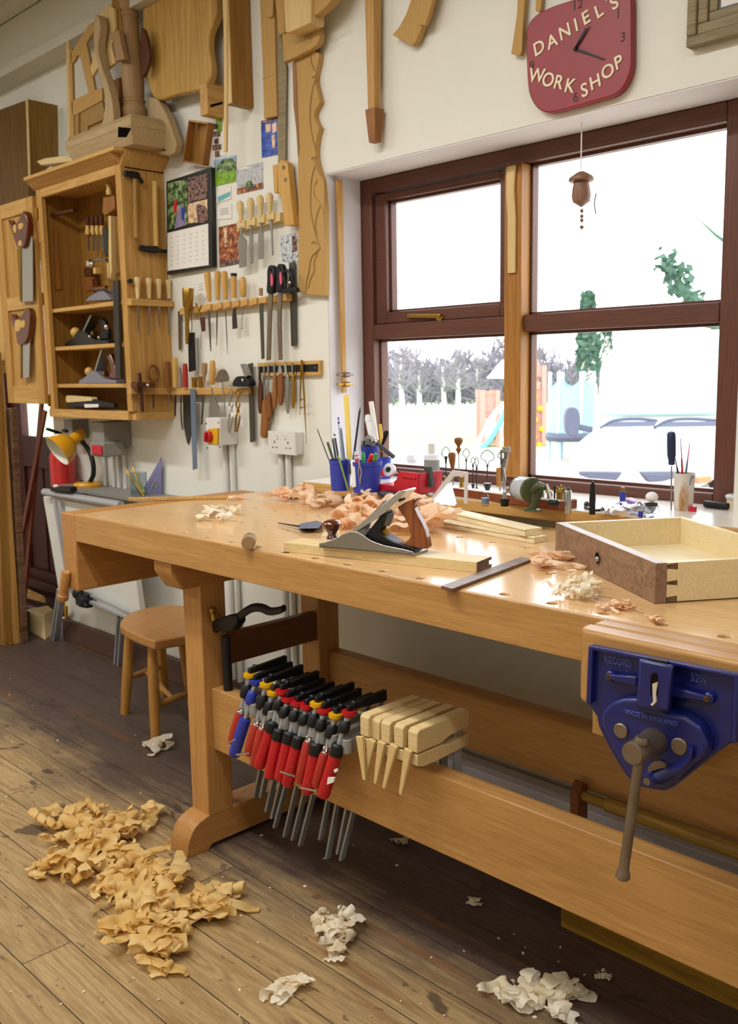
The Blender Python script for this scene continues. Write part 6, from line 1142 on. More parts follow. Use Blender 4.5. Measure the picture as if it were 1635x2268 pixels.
handled('wide scraper with a yellow handle and a fan shaped blade','scraper','paint_scraper',(470,852),(471,798),'barrel','handle_ash',[(466,880),(476,880),(484,900),(486,926),(462,928),(463,900)],'steel',.036)
b = MB(); b.tube([W(469,858,.036),W(471,884,.036)],.0022,6); single('scraper_tang', b, 'steel', 'short steel tang above the fan shaped scraper blade', 'tang')
t = hang('bow_scraper','rusty half moon blade on a long steel stem in the lower rack','scraper',(500,925),off=.045); b = MB(); wpoly(b,smooth_pts([(478,846),(480,830),(487,820),(495,818),(503,826),(507,842),(495,846)],3),.047,.003); build('blade', b, 'steel_rust', t); b = MB(); b.tube([W(490,835,.043),W(495,870,.043),W(500,926,.043)],.0022,7); build('stem', b, 'steel', t); b = MB(); b.ball(W(491,838,.046),.005,8); build('rivet', b, 'brass', t)
for x,m_,lab in ((512,'steel_bright','bright pliers hanging on the lower rack'),(527,'brass','brassy pliers hanging right of the bright pliers')):
    t = thing('hanging_pliers', lab, 'pliers', W(x,955,.045), 'pliers on the lower rack'); b = MB()
    for s in (-1,1): b.tube(spline([W(x-3*s,862,.045),W(x+5*s,872,.045),W(x-4*s,895,.045),W(x+1*s,910,.045),W(x-4*s,925,.045),W(x-2*s-4,956,.045)],4),[.0022]*8+[.0034]*13,7)
    build('arms', b, m_, t); b = MB(); p = W(x,910,.047); b.lathe(p+V((0,.002,0)),p-V((0,.002,0)),[(0,.0075),(1,.0075)],12); build('pivot', b, 'chrome' if m_ != 'brass' else 'brass', t)
t = hang('small_black_plane','small black plane with a tilted blade parked at the end of the lower rack','plane',(530,856),off=.05); b = MB(); wpoly(b,smooth_pts([(516,855),(520,838),(530,833),(545,836),(551,855)],3),.06,.03); build('body', b, 'iron_black', t, .002); b = MB(); wpoly(b,[(532,806),(538,806),(549,832),(542,836)],.056,.018); build('blade', b, 'steel', t); b = MB(); b.ball(W(538,842,.062),.006,8); build('wheel', b, 'chrome', t)
b = MB(); wpoly(b,[(549,806),(558,804),(563,978),(554,980)],.02,.006); single('long_file', b, 'file_steel', 'long grey file hanging at the end of the lower rack', 'file')
# switches, sockets and their trunking
t = thing('isolator_switch','grey box with a red rotary switch on a yellow plate','switch',W(500,1000)); xr = W(527,960).x; xl = P(456,960,Y=2.021).x; zt = P(488,926,Y=2.021).z; zb_ = P(488,987,Y=2.021).z; build('enclosure', wbox(xl,xr,.079,zt,zb_), 'white_plastic', t, .003)
b = MB(); q = [P(x,y,Y=2.02) for x,y in ((464,950),(486,948),(485,984),(464,984))]; b.prism(q, V((0,-.008,0))); build('yellow_plate', b, 'yellow_plastic', t, .001); p = P(464,967,Y=2.012); b = MB(); b.lathe(p,p-V((0,.014,0)),[(0,.022),(.8,.021),(1,.017)],24); kb = build('rotary_knob', b, 'red_plastic', t); b = MB(); b.bar(p+V((-.003,-.018,-.017)),p+V((.003,-.018,.017)),.010,.009,up=(0,1,0)); build('grip', b, 'red_plastic', kb, .002)
for x,y in ((457,938),(484,936),(459,992),(487,990)): b = MB(); p = P(x,y,Y=2.0205); b.lathe(p+V((0,.001,0)),p-V((0,.0012,0)),[(0,.003),(1,.003)],10); build('screw', b, 'steel_dark', t)
t = thing('double_socket','white double power socket on a surface box above the bench','socket',W(640,1010)); xr = W(673,980).x; xl = P(597,980,Y=2.066).x; zt = P(657,957,Y=2.066).z; zb_ = P(657,1009,Y=2.066).z; build('back_box', wbox(xl+.003,xr,.030,zt-.002,zb_+.002), 'white_plastic', t, .002); b = MB(); b.box((xl,2.060,zb_),(xr+.0015,2.0695,zt)); fp = build('faceplate', b, 'white_plastic', t, .0015)
for dx in (-.036,.036):
    cx = (xl+xr)/2+dx; cz = (zt+zb_)/2-.012
    for ox,oz,w_,h_ in ((0,.014,.004,.008),(-.010,-.004,.007,.0035),(.010,-.004,.007,.0035)): b = MB(); b.box((cx+ox-w_/2,2.0592,cz+oz-h_/2),(cx+ox+w_/2,2.0602,cz+oz+h_/2)); build('pin_slot', b, 'shadow_hole', fp)
    b = MB(); b.box((cx-.006-dx*.4,2.0575,cz+.024),(cx+.006-dx*.4,2.061,cz+.040)); build('rocker', b, 'white_plastic', fp, .001); b = MB(); b.box((cx-.003-dx*.4,2.0573,cz+.0365),(cx+.003-dx*.4,2.0576,cz+.0385)); build('red_flash', b, 'red_plastic', fp)
for x,z1,lab in ((501,1.03,'left white conduit below the isolator switch'),(516,1.03,'right white conduit below the isolator switch'),(624,1.0,'left white conduit below the double socket'),(640,1.0,'right white conduit below the double socket')):
    p = W(x,1040,.012); b = MB(); b.lathe((p.x,WY-.013,.106),(p.x,WY-.013,z1),[(0,.0115),(1,.0115)],14); t = thing('conduit', lab, 'conduit', (p.x,WY-.013,.106), 'white conduits down the wall'); build('pipe', b, 'white_plastic', t)
    for z in (.2,.62): b = MB(); b.lathe((p.x,WY-.013,z),(p.x,WY-.013,z+.02),[(0,.014),(1,.014)],14); b.box((p.x-.02,WY-.005,z+.004),(p.x+.02,WY-.001,z+.016)); build('saddle', b, 'white_plastic', t)
# ------------------------------------------------------------------ the tool cabinet
cx0, cx1, cy, cz0, cz1 = -3.905, -3.222, 1.912, 1.10, 2.085
cab = thing('tool_cabinet','open pine wall cabinet full of hand tools, its door folded back','cabinet',V((-3.56,2.0,cz0)))
def cb(nm, a, c, m, par=None, bv=.002): b = MB(); b.box(a,c); return build(nm, b, m, par or cab, bv)
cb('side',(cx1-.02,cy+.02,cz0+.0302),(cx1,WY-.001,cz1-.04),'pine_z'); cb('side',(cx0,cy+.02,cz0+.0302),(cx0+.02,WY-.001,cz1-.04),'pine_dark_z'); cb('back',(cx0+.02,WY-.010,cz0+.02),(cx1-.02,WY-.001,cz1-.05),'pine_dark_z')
cb('bottom',(cx0,cy+.0125,cz0),(cx1,WY-.001,cz0+.03),'pine_x'); cb('top_board',(cx0,cy+.02,cz1-.055),(cx1,WY-.001,cz1-.035),'pine_x')
cb('stile',(cx1-.038,cy,cz0+.034),(cx1,cy+.02,cz1-.03),'pine_z'); cb('stile',(cx0,cy,cz0+.034),(cx0+.045,cy+.02,cz1-.03),'pine_z'); cb('top_rail',(cx0+.045,cy,2.010),(cx1-.038,cy+.02,cz1-.03),'pine_x'); cb('bottom_rail',(cx0,cy-.004,cz0),(cx1-.03,cy+.012,cz0+.034),'pine_x')
b = MB(); y0 = cy-.045; b.prism([V((cx1,y,z)) for y,z in ((cy+.02,cz1-.045),(cy-.004,cz1-.04),(y0+.008,cz1-.008),(y0,cz1-.006),(y0,cz1+.008),(WY-.001,cz1+.008),(WY-.001,cz1-.034),(cy+.02,cz1-.034))], V((-(cx1-cx0)-.01,0,0))); b.prism([V((x,cy+.0,z)) for x,z in ((cx1+.001,cz1-.05),(cx1+.008,cz1-.04),(cx1+.04,cz1-.006),(cx1+.04,cz1+.008),(cx1+.001,cz1+.008))], V((0,WY-.002-cy,0))); b.box((cx1,y0,cz1-.006),(cx1+.04,cy,cz1+.008)); build('cornice', b, 'pine_x', cab, .002)
for z in (1.556,1.397,1.240): cb('shelf',(cx0+.0205,cy+.021,z-.016),(cx1-.0205,WY-.0105,z),'pine_x')
for z in (1.95,1.17,1.60):
    b = MB(); b.box((cx0+.002,cy-.002,z-.025),(cx0+.014,cy-.0002,z+.025)); b.lathe((cx0,cy-.004,z-.025),(cx0,cy-.004,z+.025),[(0,.004),(1,.004)],8); build('hinge', b, 'brass', cab)
dx0, dx1, dz0, dz1, dy = -4.275, -3.908, 1.155, 2.022, 1.893
door = cb('door',(dx0,dy+.010,dz0),(dx1,dy+.015,dz1),'pine_z')
for a,c,m_ in (((dx0,dy,dz0),(dx0+.062,dy+.022,dz1),'pine_z'),((dx1-.062,dy,dz0),(dx1,dy+.022,dz1),'pine_z'),((dx0+.062,dy,dz0),(dx1-.062,dy+.022,dz0+.075),'pine_x'),((dx0+.062,dy,1.565),(dx1-.062,dy+.022,1.625),'pine_x'),((dx0+.062,dy,dz1-.06),(dx1-.062,dy+.022,dz1),'pine_x')): cb('door_rail' if m_=='pine_x' else 'door_stile',a,c,m_,door)
# back saws on the door
def backsaw(hp, bl, bk, label, holes):
    t = thing('back_saw', label, 'saw', P(*hp[0],Y=dy-.001), 'back saws on the cabinet door'); Yf = dy-.030; Q = lambda pts, y: [P(a,c_,Y=y) for a,c_ in pts]
    b = MB(); b.prism(Q(bl,Yf+.012), V((0,.003,0))); bl_ = build('blade', b, 'steel_bright', t); b = MB(); b.prism(Q(bk,Yf+.008), V((0,.010,0))); build('back', b, 'brass', t, .001)
    b = MB(); b.prism(Q(smooth_pts(hp,2),Yf), V((0,.027,0))); h_ = build('handle', b, 'knob_wood', t, .004)
    for hh in holes: b = MB(); b.prism(Q(smooth_pts(hh,3),Yf-.0012), V((0,.0012,0))); build('grip_opening', b, 'handle_box', h_)
backsaw([(50,468),(56,472),(61,500),(54,545),(44,550),(36,544),(26,515),(18,490),(19,487),(27,497),(36,494),(44,482)],[(45,530),(56,521),(72,524),(73,667),(46,669)],[(37,552),(45,545),(46,669),(43,664)],'long back saw in the upper panel of the cabinet door',([(28,503),(34,497),(36,510),(32,516)],[(40,497),(50,494),(50,504),(42,508)],[(40,536),(46,532),(48,542),(42,545)]))
backsaw([(57,682),(63,686),(66,708),(62,745),(54,760),(44,765),(37,758),(34,735),(25,715),(22,697),(26,696),(34,706),(42,704),(50,694)],[(45,752),(58,742),(66,742),(64,835),(45,838)],[(44,756),(47,756),(47,838),(44,837)],'short back saw in the lower panel of the cabinet door',([(33,712),(44,709),(44,730),(34,733)],[(45,712),(54,710),(54,722),(47,726)]))
# things inside the cabinet
CI = lambda x,y,d=.08: P(x,y,Y=cy+d)
def inner_chisel(x, lab): t = thing('cabinet_chisel', lab, 'chisel', CI(x,540), 'chisels inside the cabinet'); b = MB(); turned(b,CI(x,520,.14),CI(x-1,500,.14),[(0,4),(.6,5),(1,4)],12); build('handle', b, 'handle_box', t); b = MB(); turned(b,CI(x-1,499,.14),CI(x-1,478,.14),[(0,4),(.4,6),(.9,5.5),(1,3)],12); build('dark_butt', b, 'handle_rose', t); b = MB(); b.bar(CI(x+1,520,.14),CI(x+2,556,.14),.014,.003,up=(0,1,0)); build('blade', b, 'steel', t)
for x,l in ((195,'leftmost dark topped chisel at the back of the cabinet'),(206,'second dark topped chisel from the left in the cabinet'),(216,'third dark topped chisel from the left in the cabinet'),(226,'rightmost dark topped chisel in the cabinet')): inner_chisel(x,l)
b = MB(); b.box(CI(188,518,.16),CI(238,514,.185)+V((0,0,.02))); t = single('inner_chisel_rack', b, 'pine_x', 'narrow strip holding the chisels at the back of the cabinet', 'tool rack')
t = thing('plough_plane','wooden moulding plane with turned top hanging at the right inside the cabinet','wooden plane',CI(242,480,.05)); b = MB(); turned(b,CI(242,432,.05),CI(241,404,.05),[(0,6),(.3,7),(.5,5),(.8,7.5),(1,5)],14); build('turned_stem', b, 'handle_box', t); b = MB(); q = [CI(x,y,.03) for x,y in ((228,437),(252,433),(254,462),(232,478),(226,470))]; b.prism(q, V((0,.05,0))); build('body', b, 'teak_z', t, .003); b = MB(); q = [CI(x,y,.028) for x,y in ((240,478),(245,478),(247,600),(244,620),(240,560))]; b.prism(q, V((0,.02,0))); build('fence', b, 'pale_z', t, .001)
b = MB(); q = [CI(x,y,.06) for x,y in ((226,508),(238,504),(239,566),(232,568))]; b.prism(q, V((0,.012,0))); single('dark_iron', b, 'steel_dark', 'dark plane iron hanging beside the moulding plane', 'iron')
t = thing('bevel_gauge','bright round ended gauge lying on dark wood in the cabinet','gauge',CI(210,590,.10)); b = MB(); p = CI(200,584,.08); b.lathe(p+V((0,.012,0)),p-V((0,.012,0)),[(0,.014),(.5,.018),(1,.012)],18); build('disc', b, 'chrome', t); b = MB(); b.tube([CI(204,578,.09),CI(222,574,.09),CI(236,576,.09)],.006,8); build('stem', b, 'steel', t)
for (x,y,w_,h_,m_,nm,lab) in ((203,602,34,22,'handle_rose','dark_block','dark wooden block low at the back of the cabinet'),(216,600,20,14,'handle_box','triangle_block','pale wedge in front of the dark wooden block in the cabinet'),(203,632,36,28,'handle_brown','brown_box','brown box on the upper cabinet shelf'),(246,600,16,34,'pale_z','pale_block','pale block beside the moulding plane in the cabinet')):
    b = MB(); a = CI(x-w_/2,y+h_/2,.13 if 'dark' in nm or 'brown' in nm else .07); c_ = CI(x+w_/2,y-h_/2,.17 if 'dark' in nm or 'brown' in nm else .10); c_.y = a.y+.03; b.box(a,c_); single(nm, b, m_, lab, 'block', bevel=.002)
def cab_plane(cx, z, L_, dd, label, bm, toteM, up=1.0):
    c = V((P(cx,800,Y=cy+dd).x,cy+dd,z)); t = thing('bench_plane', label, 'hand plane', c, 'iron planes on the cabinet shelves'); k = L_/.3; b = MB(); b.prism([c+V((x*k,0,zz*k)) for x,zz in ((-.15,0),(.15,0),(.15,.012),(.06,.018),(-.01,.05),(-.05,.052),(-.09,.03),(-.15,.012))], V((0,.06,0))); build('body', b, bm, t, .002)
    b = MB(); b.prism([c+V((x*k,.012,zz*k)) for x,zz in ((-.05,.04),(-.035,.04),(.035,.135*up),(.022,.135*up))], V((0,.045,0))); build('blade', b, 'steel', t); b = MB(); b.prism([c+V((x*k,.022,zz*k)) for x,zz in ((.04,.018),(.12,.018),(.12,.05),(.10,.08),(.08,.12*up),(.045,.11*up),(.07,.08),(.075,.05),(.06,.035))], V((0,.02,0))); build('tote', b, toteM, t, .004); b = MB(); b.ball(c+V((-.115*k,.03,.05*k)),.018*k,12); b.lathe(c+V((-.115*k,.03,.012*k)),c+V((-.115*k,.03,.05*k)),[(0,.012*k),(1,.008*k)],12); build('knob', b, 'handle_box', t); b = MB(); b.lathe(c+V((.03*k,.02,.04*k)),c+V((.045*k,.02,.04*k)),[(0,.012*k),(1,.012*k)],14); build('adjuster_wheel', b, 'brass', t)
mat('iron_lilac','8c8a98',.45,.4)
cab_plane(212,1.2405,.30,.03,'pale grey plane with a red brown tote on the third cabinet shelf','iron_lilac','knob_wood')
cab_plane(192,1.3975,.36,.06,'long dark metal plane with bright fittings on the second cabinet shelf','steel_dark','iron_black',.75)
b = MB(); q = [CI(x,y,.05) for x,y in ((188,667),(196,658),(222,640),(228,642),(246,664))]; b.prism(q, V((0,.06,0))); single('grey_scraper_plane', b, 'iron_lilac', 'grey sloping plane body on the top cabinet shelf', 'plane', bevel=.002)
b = MB(); b.ball(CI(208,640,.045),.012,12); b.tube([CI(208,640,.045),CI(236,636,.045)],.008,10); single('red_spindle', b, 'knob_wood', 'reddish knobbed spindle above the grey plane body', 'spindle')
for x,y,lab in ((236,724,'bright round cap on the dark plane shelf'),(199,745,'small bright knob low on the dark plane shelf'),(219,747,'second small bright knob on the dark plane shelf')): b = MB(); b.ball(P(x,y,Y=cy+.035),.011 if y < 740 else .007,12); single('chrome_cap', b, 'chrome', lab, 'cap')
b = MB(); b.prism([P(x,y,Y=cy+.03) for x,y in ((145,885),(147,876),(200,880),(204,888),(148,892))], V((0,.03,0))); single('pale_rasp_block', b, 'pale_x', 'pale wooden block on the cabinet floor', 'block', bevel=.002)
b = MB(); b.prism([P(x,y,Y=cy+.026) for x,y in ((148,893),(200,889),(206,884),(252,894),(253,903),(150,901))], V((0,.02,0))); o = single('black_tool', b, 'iron_black', 'black tool with pale marks on the cabinet floor', 'tool', bevel=.002)
b = MB(); b.prism([P(x,y,Y=cy+.025) for x,y in ((186,895),(218,895),(218,902),(188,903))], V((0,.003,0))); single('pale_tag', b, 'paper', 'pale tag on the black tool in the cabinet', 'tag')
b = MB(); q = [P(x,y,Y=cy-.014) for x,y in ((249,622),(260,620),(267,838),(256,840))]; b.prism(q, V((0,.013,0))); single('straight_edge', b, 'steel_dark', 'long dark straight edge standing against the right cabinet stile', 'straight edge', bevel=.001)
b = MB(); q = [P(x,y,X=cx0+.0215) for x,y in ((117,510),(124,508),(133,640),(122,642))]; b.prism(q, V((.012,0,0))); single('orange_batten', b, 'teak_z', 'orange brown batten hung on the left inner wall of the cabinet', 'batten')
b = MB(); b.tube([P(116,476,X=cx0+.03),P(116,476,X=cx0+.03)+V((.14,.03,.004))],.010,10); single('wooden_peg', b, 'handle_rose', 'dark turned peg sticking out high on the left inside the cabinet', 'peg')
for x in (176,194): b = MB(); b.ball(P(x,411-(x-176)*.3,Y=cy+.06),.016,10,(1.3,1,.8)); single('bright_clip', b, 'chrome', 'left of two bright clips under the cabinet top' if x == 176 else 'right of two bright clips under the cabinet top', 'clip')
# on the right side panel
SX = lambda x,y,o=.02: P(x,y,X=cx1+o)
def hammer(h0, h1, head, label, hm):
    t = thing('hammer', label, 'hammer', SX(*h1), 'hammers on the cabinet side'); b = MB(); b.tube([SX(*h0),SX((h0[0]+h1[0])/2,(h0[1]+h1[1])/2),SX(*h1)],[.009,.010,.0115],10,flat=.75); build('handle', b, hm, t); b = MB()
    q = [SX(*p) for p in head]; b.tube(spline(q,4),[.011]*4+[.013]*(4*(len(q)-3)+1)+[.007]*4,10); build('head', b, 'iron_black', t)
hammer((299,396),(302,528),[(276,384),(290,386),(305,390),(316,405)],'claw hammer hanging head up on the cabinet side','pine_dark_z')
hammer((345,545),(342,402),[(310,549),(330,552),(348,554),(368,557)],'hammer hanging head down on the cabinet side','handle_box')
b = MB(); b.prism([SX(x,y,.034) for x,y in ((291,660),(391,668),(391,680),(291,676))], V((-.033,0,0))); single('screwdriver_rack', b, 'pine_y', 'short rack on the cabinet side holding four pale handles', 'tool rack', bevel=.001)
for x,tp,tip,lab in ((305,614,735,'nearest pale handle in the cabinet side rack'),(330,616,742,'second pale handle in the cabinet side rack, its blade wide'),(352,618,722,'third pale handle in the cabinet side rack'),(374,620,740,'pale handle closest to the wall in the cabinet side rack')):
    t = thing('turning_chisel', lab, 'chisel', SX(x,660,.02), 'pale handles on the cabinet side'); b = MB(); turned(b,SX(x+.5,661,.02),SX(x-1,tp,.02),[(0,4.5),(.1,4),(.25,5),(.6,5.5),(.9,7),(1,6)],14); build('handle', b, 'pale_boxwood', t); b = MB(); b.bar(SX(x,676,.02),SX(x+1,tip,.02),.008,.003,up=(1,0,0),w2=.005); build('blade', b, 'steel', t)
b = MB(); p = SX(284,623,.003); b.lathe(p-V((.002,0,0)),p+V((.02,0,0)),[(0,.004),(.5,.004),(.6,.009),(1,.008)],12); single('door_catch', b, 'iron_black', 'small black catch on the front edge of the cabinet side', 'catch')
b = MB(); b.prism([SX(x,y,.030) for x,y in ((291,859),(378,860),(378,874),(291,873))], V((-.029,0,0))); single('side_rack', b, 'pine_y', 'lower rack on the cabinet side with a marking gauge', 'tool rack', bevel=.001)
t = thing('marking_gauge','dark marking gauge hung on the lower cabinet side rack','marking gauge',SX(313,905)); b = MB(); b.bar(SX(308,826,.045),SX(315,912,.045),.013,.013,up=(1,0,0)); build('stem', b, 'handle_rose', t, .001); b = MB(); b.prism([SX(x,y,.03) for x,y in ((289,846),(331,848),(331,859),(289,858))], V((.045,0,0))); build('fence', b, 'handle_rose', t, .003); b = MB(); b.ball(SX(327,853,.076),.007,10); build('thumbscrew', b, 'chrome', t)
t = thing('ring_awl','ring handled awl in the lower cabinet side rack','awl',SX(340,858)); b = MB(); n_ = 16; c_ = SX(340,827,.02); b.tube([c_+V((0,cos(2*pi*i/n_)*.022,sin(2*pi*i/n_)*.03)) for i in range(n_+1)],.005,8,cap=False); build('ring', b, 'handle_brown', t); b = MB(); b.tube([SX(340,848,.02),SX(340,905,.02)],.003,8); build('spike', b, 'steel_dark', t)
# ------------------------------------------------------------------ on top of the cabinet
CT = cz1+.0085
TPY = lambda x,y,d: P(x,y,Y=d)
wood('limewood','a08660','bfa67c','X',.65,fig=.3); wood('limewood_z','a08862','bda37a','Z',.65,fig=.3)
ped = thing('moulded_plinth','raw moulded plinth block with a square mortise on the cabinet top','plinth',V((-3.42,2.0,CT))); b = MB()
px1 = P(312,300,Y=1.925).x; px0 = P(165,320,Y=1.925).x; zt = P(258,272,Y=1.93).z; 
b.prism([V((px0+.03,1.905,CT)),V((px1-.02,1.905,CT)),V((px1-.02,2.06,CT)),V((px0+.03,2.06,CT))], None, [V((px0,1.885,CT+(zt-CT)*.55)),V((px1,1.885,CT+(zt-CT)*.55)),V((px1,2.075,CT+(zt-CT)*.55)),V((px0,2.075,CT+(zt-CT)*.55))]); b.box((px0,1.885,CT+(zt-CT)*.551),(px1,2.075,CT+(zt-CT)*.8)); b.prism([V((px0,1.885,CT+(zt-CT)*.801)),V((px1,1.885,CT+(zt-CT)*.801)),V((px1,2.075,CT+(zt-CT)*.801)),V((px0,2.075,CT+(zt-CT)*.801))], None, [V((px0+.02,1.905,zt)),V((px1-.02,1.905,zt)),V((px1-.02,2.06,zt)),V((px0+.02,2.06,zt))]); build('block', b, 'limewood', ped, .002)
b = MB(); q = [P(x,y,X=px1+.0006) for x,y in ((262,281),(291,284),(280,304),(261,304))]; b.prism(q, V((.001,0,0))); build('mortise', b, 'shadow_hole', ped)
a, e = TPY(300,272,2.0), TPY(293,-70,2.0); a.z = zt+.0005; k = mpp(a); e = V((a.x-.01,a.y,e.z)); H_ = e.z-a.z; post = thing('turned_post','thick turned raw wooden post standing on the plinth','turned post',a); b = MB(); b.lathe(a,e,[(0,.036),(.03,.036),(.05,.045),(.10,.047),(.125,.040),(.14,.037),(.15,.041),(.16,.041),(.17,.036),(.19,.039),(.30,.0405),(.62,.034),(.70,.031),(.71,.036),(.725,.036),(.74,.030),(.76,.036),(.80,.038),(.83,.032),(.86,.030),(1,.03)],24); build('post', b, 'oak_turned', post)
b = MB(); b.box((a.x-.037,a.y-.037,zt+.0003),(a.x+.037,a.y+.037,zt+.006)); build('square_base', b, 'limewood', post)
def standpat(name, pts, y, th, m, label, cat, bv=.0015, sm=None, holes=()):
    b = MB(); b.prism([TPY(px,py,y) for px,py in (smooth_pts(pts,sm) if sm else pts)], V((0,th,0))); return single(name, b, m, label, cat, None, bv)
standpat('cabriole_leg',[(208,36),(216,34),(222,60),(216,100),(222,140),(236,180),(245,215),(249,240),(249,279),(223,284),(229,260),(232,225),(227,190),(217,155),(209,110),(206,70)],1.905,.034,'limewood_z','raw curved cabriole leg leaning in front of the panels above the cabinet','furniture leg',.004,2)
# cut out frame panel: rails and raking braces
t = thing('cutout_panel','tan panel with angular cut outs standing behind the curved leg','panel',TPY(190,300,1.975)); Yp = 1.975
for nm,pts in (('stile',[(152,112),(158,105),(163,300),(156,312)]),('brace',[(156,118),(196,55),(206,48),(207,70),(190,95),(196,120),(210,200),(196,206),(185,160),(177,122),(170,122),(164,136),(157,142)]),('rail',[(158,224),(207,200),(226,194),(226,222),(168,254),(160,256)]),('panel',[(158,258),(226,224),(240,290),(158,318)])): b = MB(); b.prism([TPY(x,y,Yp-(.004 if nm=='panel' else .01)) for x,y in pts], V((0,.012,0))); build(nm, b, 'mdf' if nm != 'panel' else 'mdf_dark', t, .0015)
b = MB(); b.prism([TPY(x,y,Yp-.012) for x,y in ((170,252),(174,250),(174,310),(170,312))], V((0,.008,0))); b.prism([TPY(x,y,Yp-.012) for x,y in ((191,276),(226,262),(226,266),(194,280),(194,304),(191,304))], V((0,.008,0))); build('bead', b, 'mdf_dark', t)
standpat('long_thin_strip',[(146,92),(152,90),(155,300),(150,310)],1.988,.010,'pale_z','thin pale strip standing left of the cut out panel','strip')
standpat('shield_pattern',[(212,40),(240,10),(252,18),(255,60),(246,100),(255,138),(232,158),(222,140),(205,168),(200,150),(208,120)],1.948,.012,'pale_z','pale shaped pattern board with pencil marks behind the curved leg','pattern')
for nm,pts,y,m,lab in (('brown_batten',[(247,0),(262,-6),(276,110),(262,118)],1.962,'pine_dark_z','dark batten leaning behind the turned post'),('pine_batten',[(262,-30),(270,-34),(282,150),(274,160)],1.975,'pale_z','pale batten leaning just left of the turned post'),('orange_block',[(246,180),(262,172),(264,270),(250,274)],1.965,'teak_z','orange brown block standing behind the plinth'),('dark_block',[(264,172),(276,170),(276,268),(265,270)],1.975,'handle_rose','dark block tucked between the orange block and the turned post'),('angled_bracket',[(240,76),(262,66),(275,130),(254,136),(258,110)],1.935,'oak_turned','angled offcut wedged between the pattern boards')): standpat(nm,pts,y,.03 if 'block' in nm else .02,m,lab,'offcut')
standpat('wooden_loop',[(328,214),(347,217),(367,252),(390,318),(386,338),(372,346),(326,336),(326,327),(366,334),(347,278),(334,262),(328,266)],2.03,.035,'limewood_z','raw angular wooden loop standing at the wall end of the cabinet top','wooden loop',.005)
standpat('dark_disc',smooth_pts([(312,60),(326,90),(330,130),(322,160),(312,165)],2),1.985,.013,'handle_rose','dark rounded piece peeping out right of the turned post','offcut')
b = MB(); b.prism([TPY(x,y,1.91) for x,y in ((80,357),(100,350),(140,345),(165,350),(165,357),(90,366))], V((0,.13,0))); single('paddle_board', b, 'pale_x', 'flat rounded board lying on the left of the cabinet top', 'board', bevel=.003)
b = MB(); q0 = TPY(66,397,1.87); q0.z = CT; b.box((-3.87,1.90,CT),(-3.62,2.07,CT+.012)); single('thin_board', b, 'pine_x', 'thin pine board under the rounded board on the cabinet top', 'board')
# big veneered box and panel left of the cabinet
Yb = 1.93; x1_ = P(60,300,Y=Yb).x; t = thing('veneered_box','brown veneered board standing on end above the folded door','board',V((-3.9,1.98,2.06))); zt = P(58,217,Y=Yb).z; q = [P(x,y,X=x1_) for x,y in ((60,219),(128,233),(130,356),(66,400))]
b = MB(); b.prism([V((p.x,p.y,p.z)) for p in q], V((-.014,0,0))); build('board', b, 'oak_veneer' if 'oak_veneer' in M else wood('oak_veneer','6a4a16','94702a','Z',.4,fig=.5), t, .001); b = MB(); b.bar(P(60,219,X=x1_),P(66,400,X=x1_),.012,.006,up=(0,1,0)); build('front_edge', b, 'pale_z', t)
t = single('veneered_sheet', MB().prism([P(x,y,Y=2.03) for x,y in ((-20,250),(57,222),(64,440),(-20,470))], V((0,.02,0))), wood('oak_brown','4e3312','78541f','Z',.4,fig=.6), 'large dark veneered panel standing at the far upper left', 'panel', bevel=.001)
# ------------------------------------------------------------------ left end of the room
# timber stacked upright by the door
def plank(name, x0, x1, ytop, ybot_px, Y0, th, m, label, group=None):
    a = P((x0+x1)/2,ybot_px,Z=0); yb_ = a.y; xl = P(x0,ybot_px,Y=yb_).x; xr = P(x1,ybot_px,Y=yb_).x; zt = P((x0+x1)/2,ytop,Y=Y0).z
    tl = P(x0,ytop,Y=Y0); tr_ = P(x1,ytop,Y=Y0); b = MB(); b.prism([V((xl,yb_,0)),V((xr,yb_,0)),V((xr,yb_+th,0)),V((xl,yb_+th,0))], None, [V((xl,Y0,zt)),V((xr,Y0,zt)),V((xr,Y0+th,zt)),V((xl,Y0+th,zt))]); return single(name, b, m, label, 'timber', group, .002)
plank('pine_plank',-24,9,780,1425,1.87,.04,'pine_dark_z','pine plank at the far left edge, standing upright','upright timber by the door')
plank('pine_plank',10,28,800,1424,1.875,.04,'pine_z','pale knotty plank second from the left edge','upright timber by the door')
plank('dark_plank',30,50,905,1421,1.93,.03,'walnut_y','dark brown plank standing between the pine planks and the door','upright timber by the door')
b = MB(); q = [P(x,y,Y=1.95) for x,y in ((-30,632),(9,632),(10,826),(-30,826))]; b.prism(q, V((0,.03,0))); 
for v in b.b.verts: pass
single('yellow_board', b, 'handle_box', 'bright yellow pine board standing behind the folded cabinet door', 'board')
wood('mahogany','6e2c16','9a4a2a','Z',.4,fig=.3)
for (x0,y0),(x1,y1),lab in (((66,1190),(93,885),'left of two thin reddish strips leaning in front of the door'),((52,1330),(113,908),'right of two thin reddish strips leaning in front of the door')):
    b = MB(); a = P(x0,y0,Y=2.10); a = P(x0-12,1345,Z=.02) if 0 else a; e = P(x1,y1,Y=2.16); off_ = V((0,-.03 if x0 == 52 else 0,0)); a, e = a+off_, e+off_; b.bar(a+(a-e).normalized()*.35,e,.03,.012,up=(0,1,0)); b2 = [v for v in b.b.verts]
    lo = min(v.co.z for v in b2)
    for v in b2:
        if v.co.z < .0: v.co.z = .001
    single('mahogany_strip', b, 'mahogany', lab, 'strip', 'reddish strips by the door', .001)
b = MB(); b.prism([FL(52,1362),FL(104,1378),FL(100,1372),FL(60,1352)], V((0,0,.03))); 
o = single('offcut', b, 'pine_x', 'pale offcut lying on top of the little heap by the door', 'offcut', 'offcuts on the floor by the door', .002); o.location.z += .10
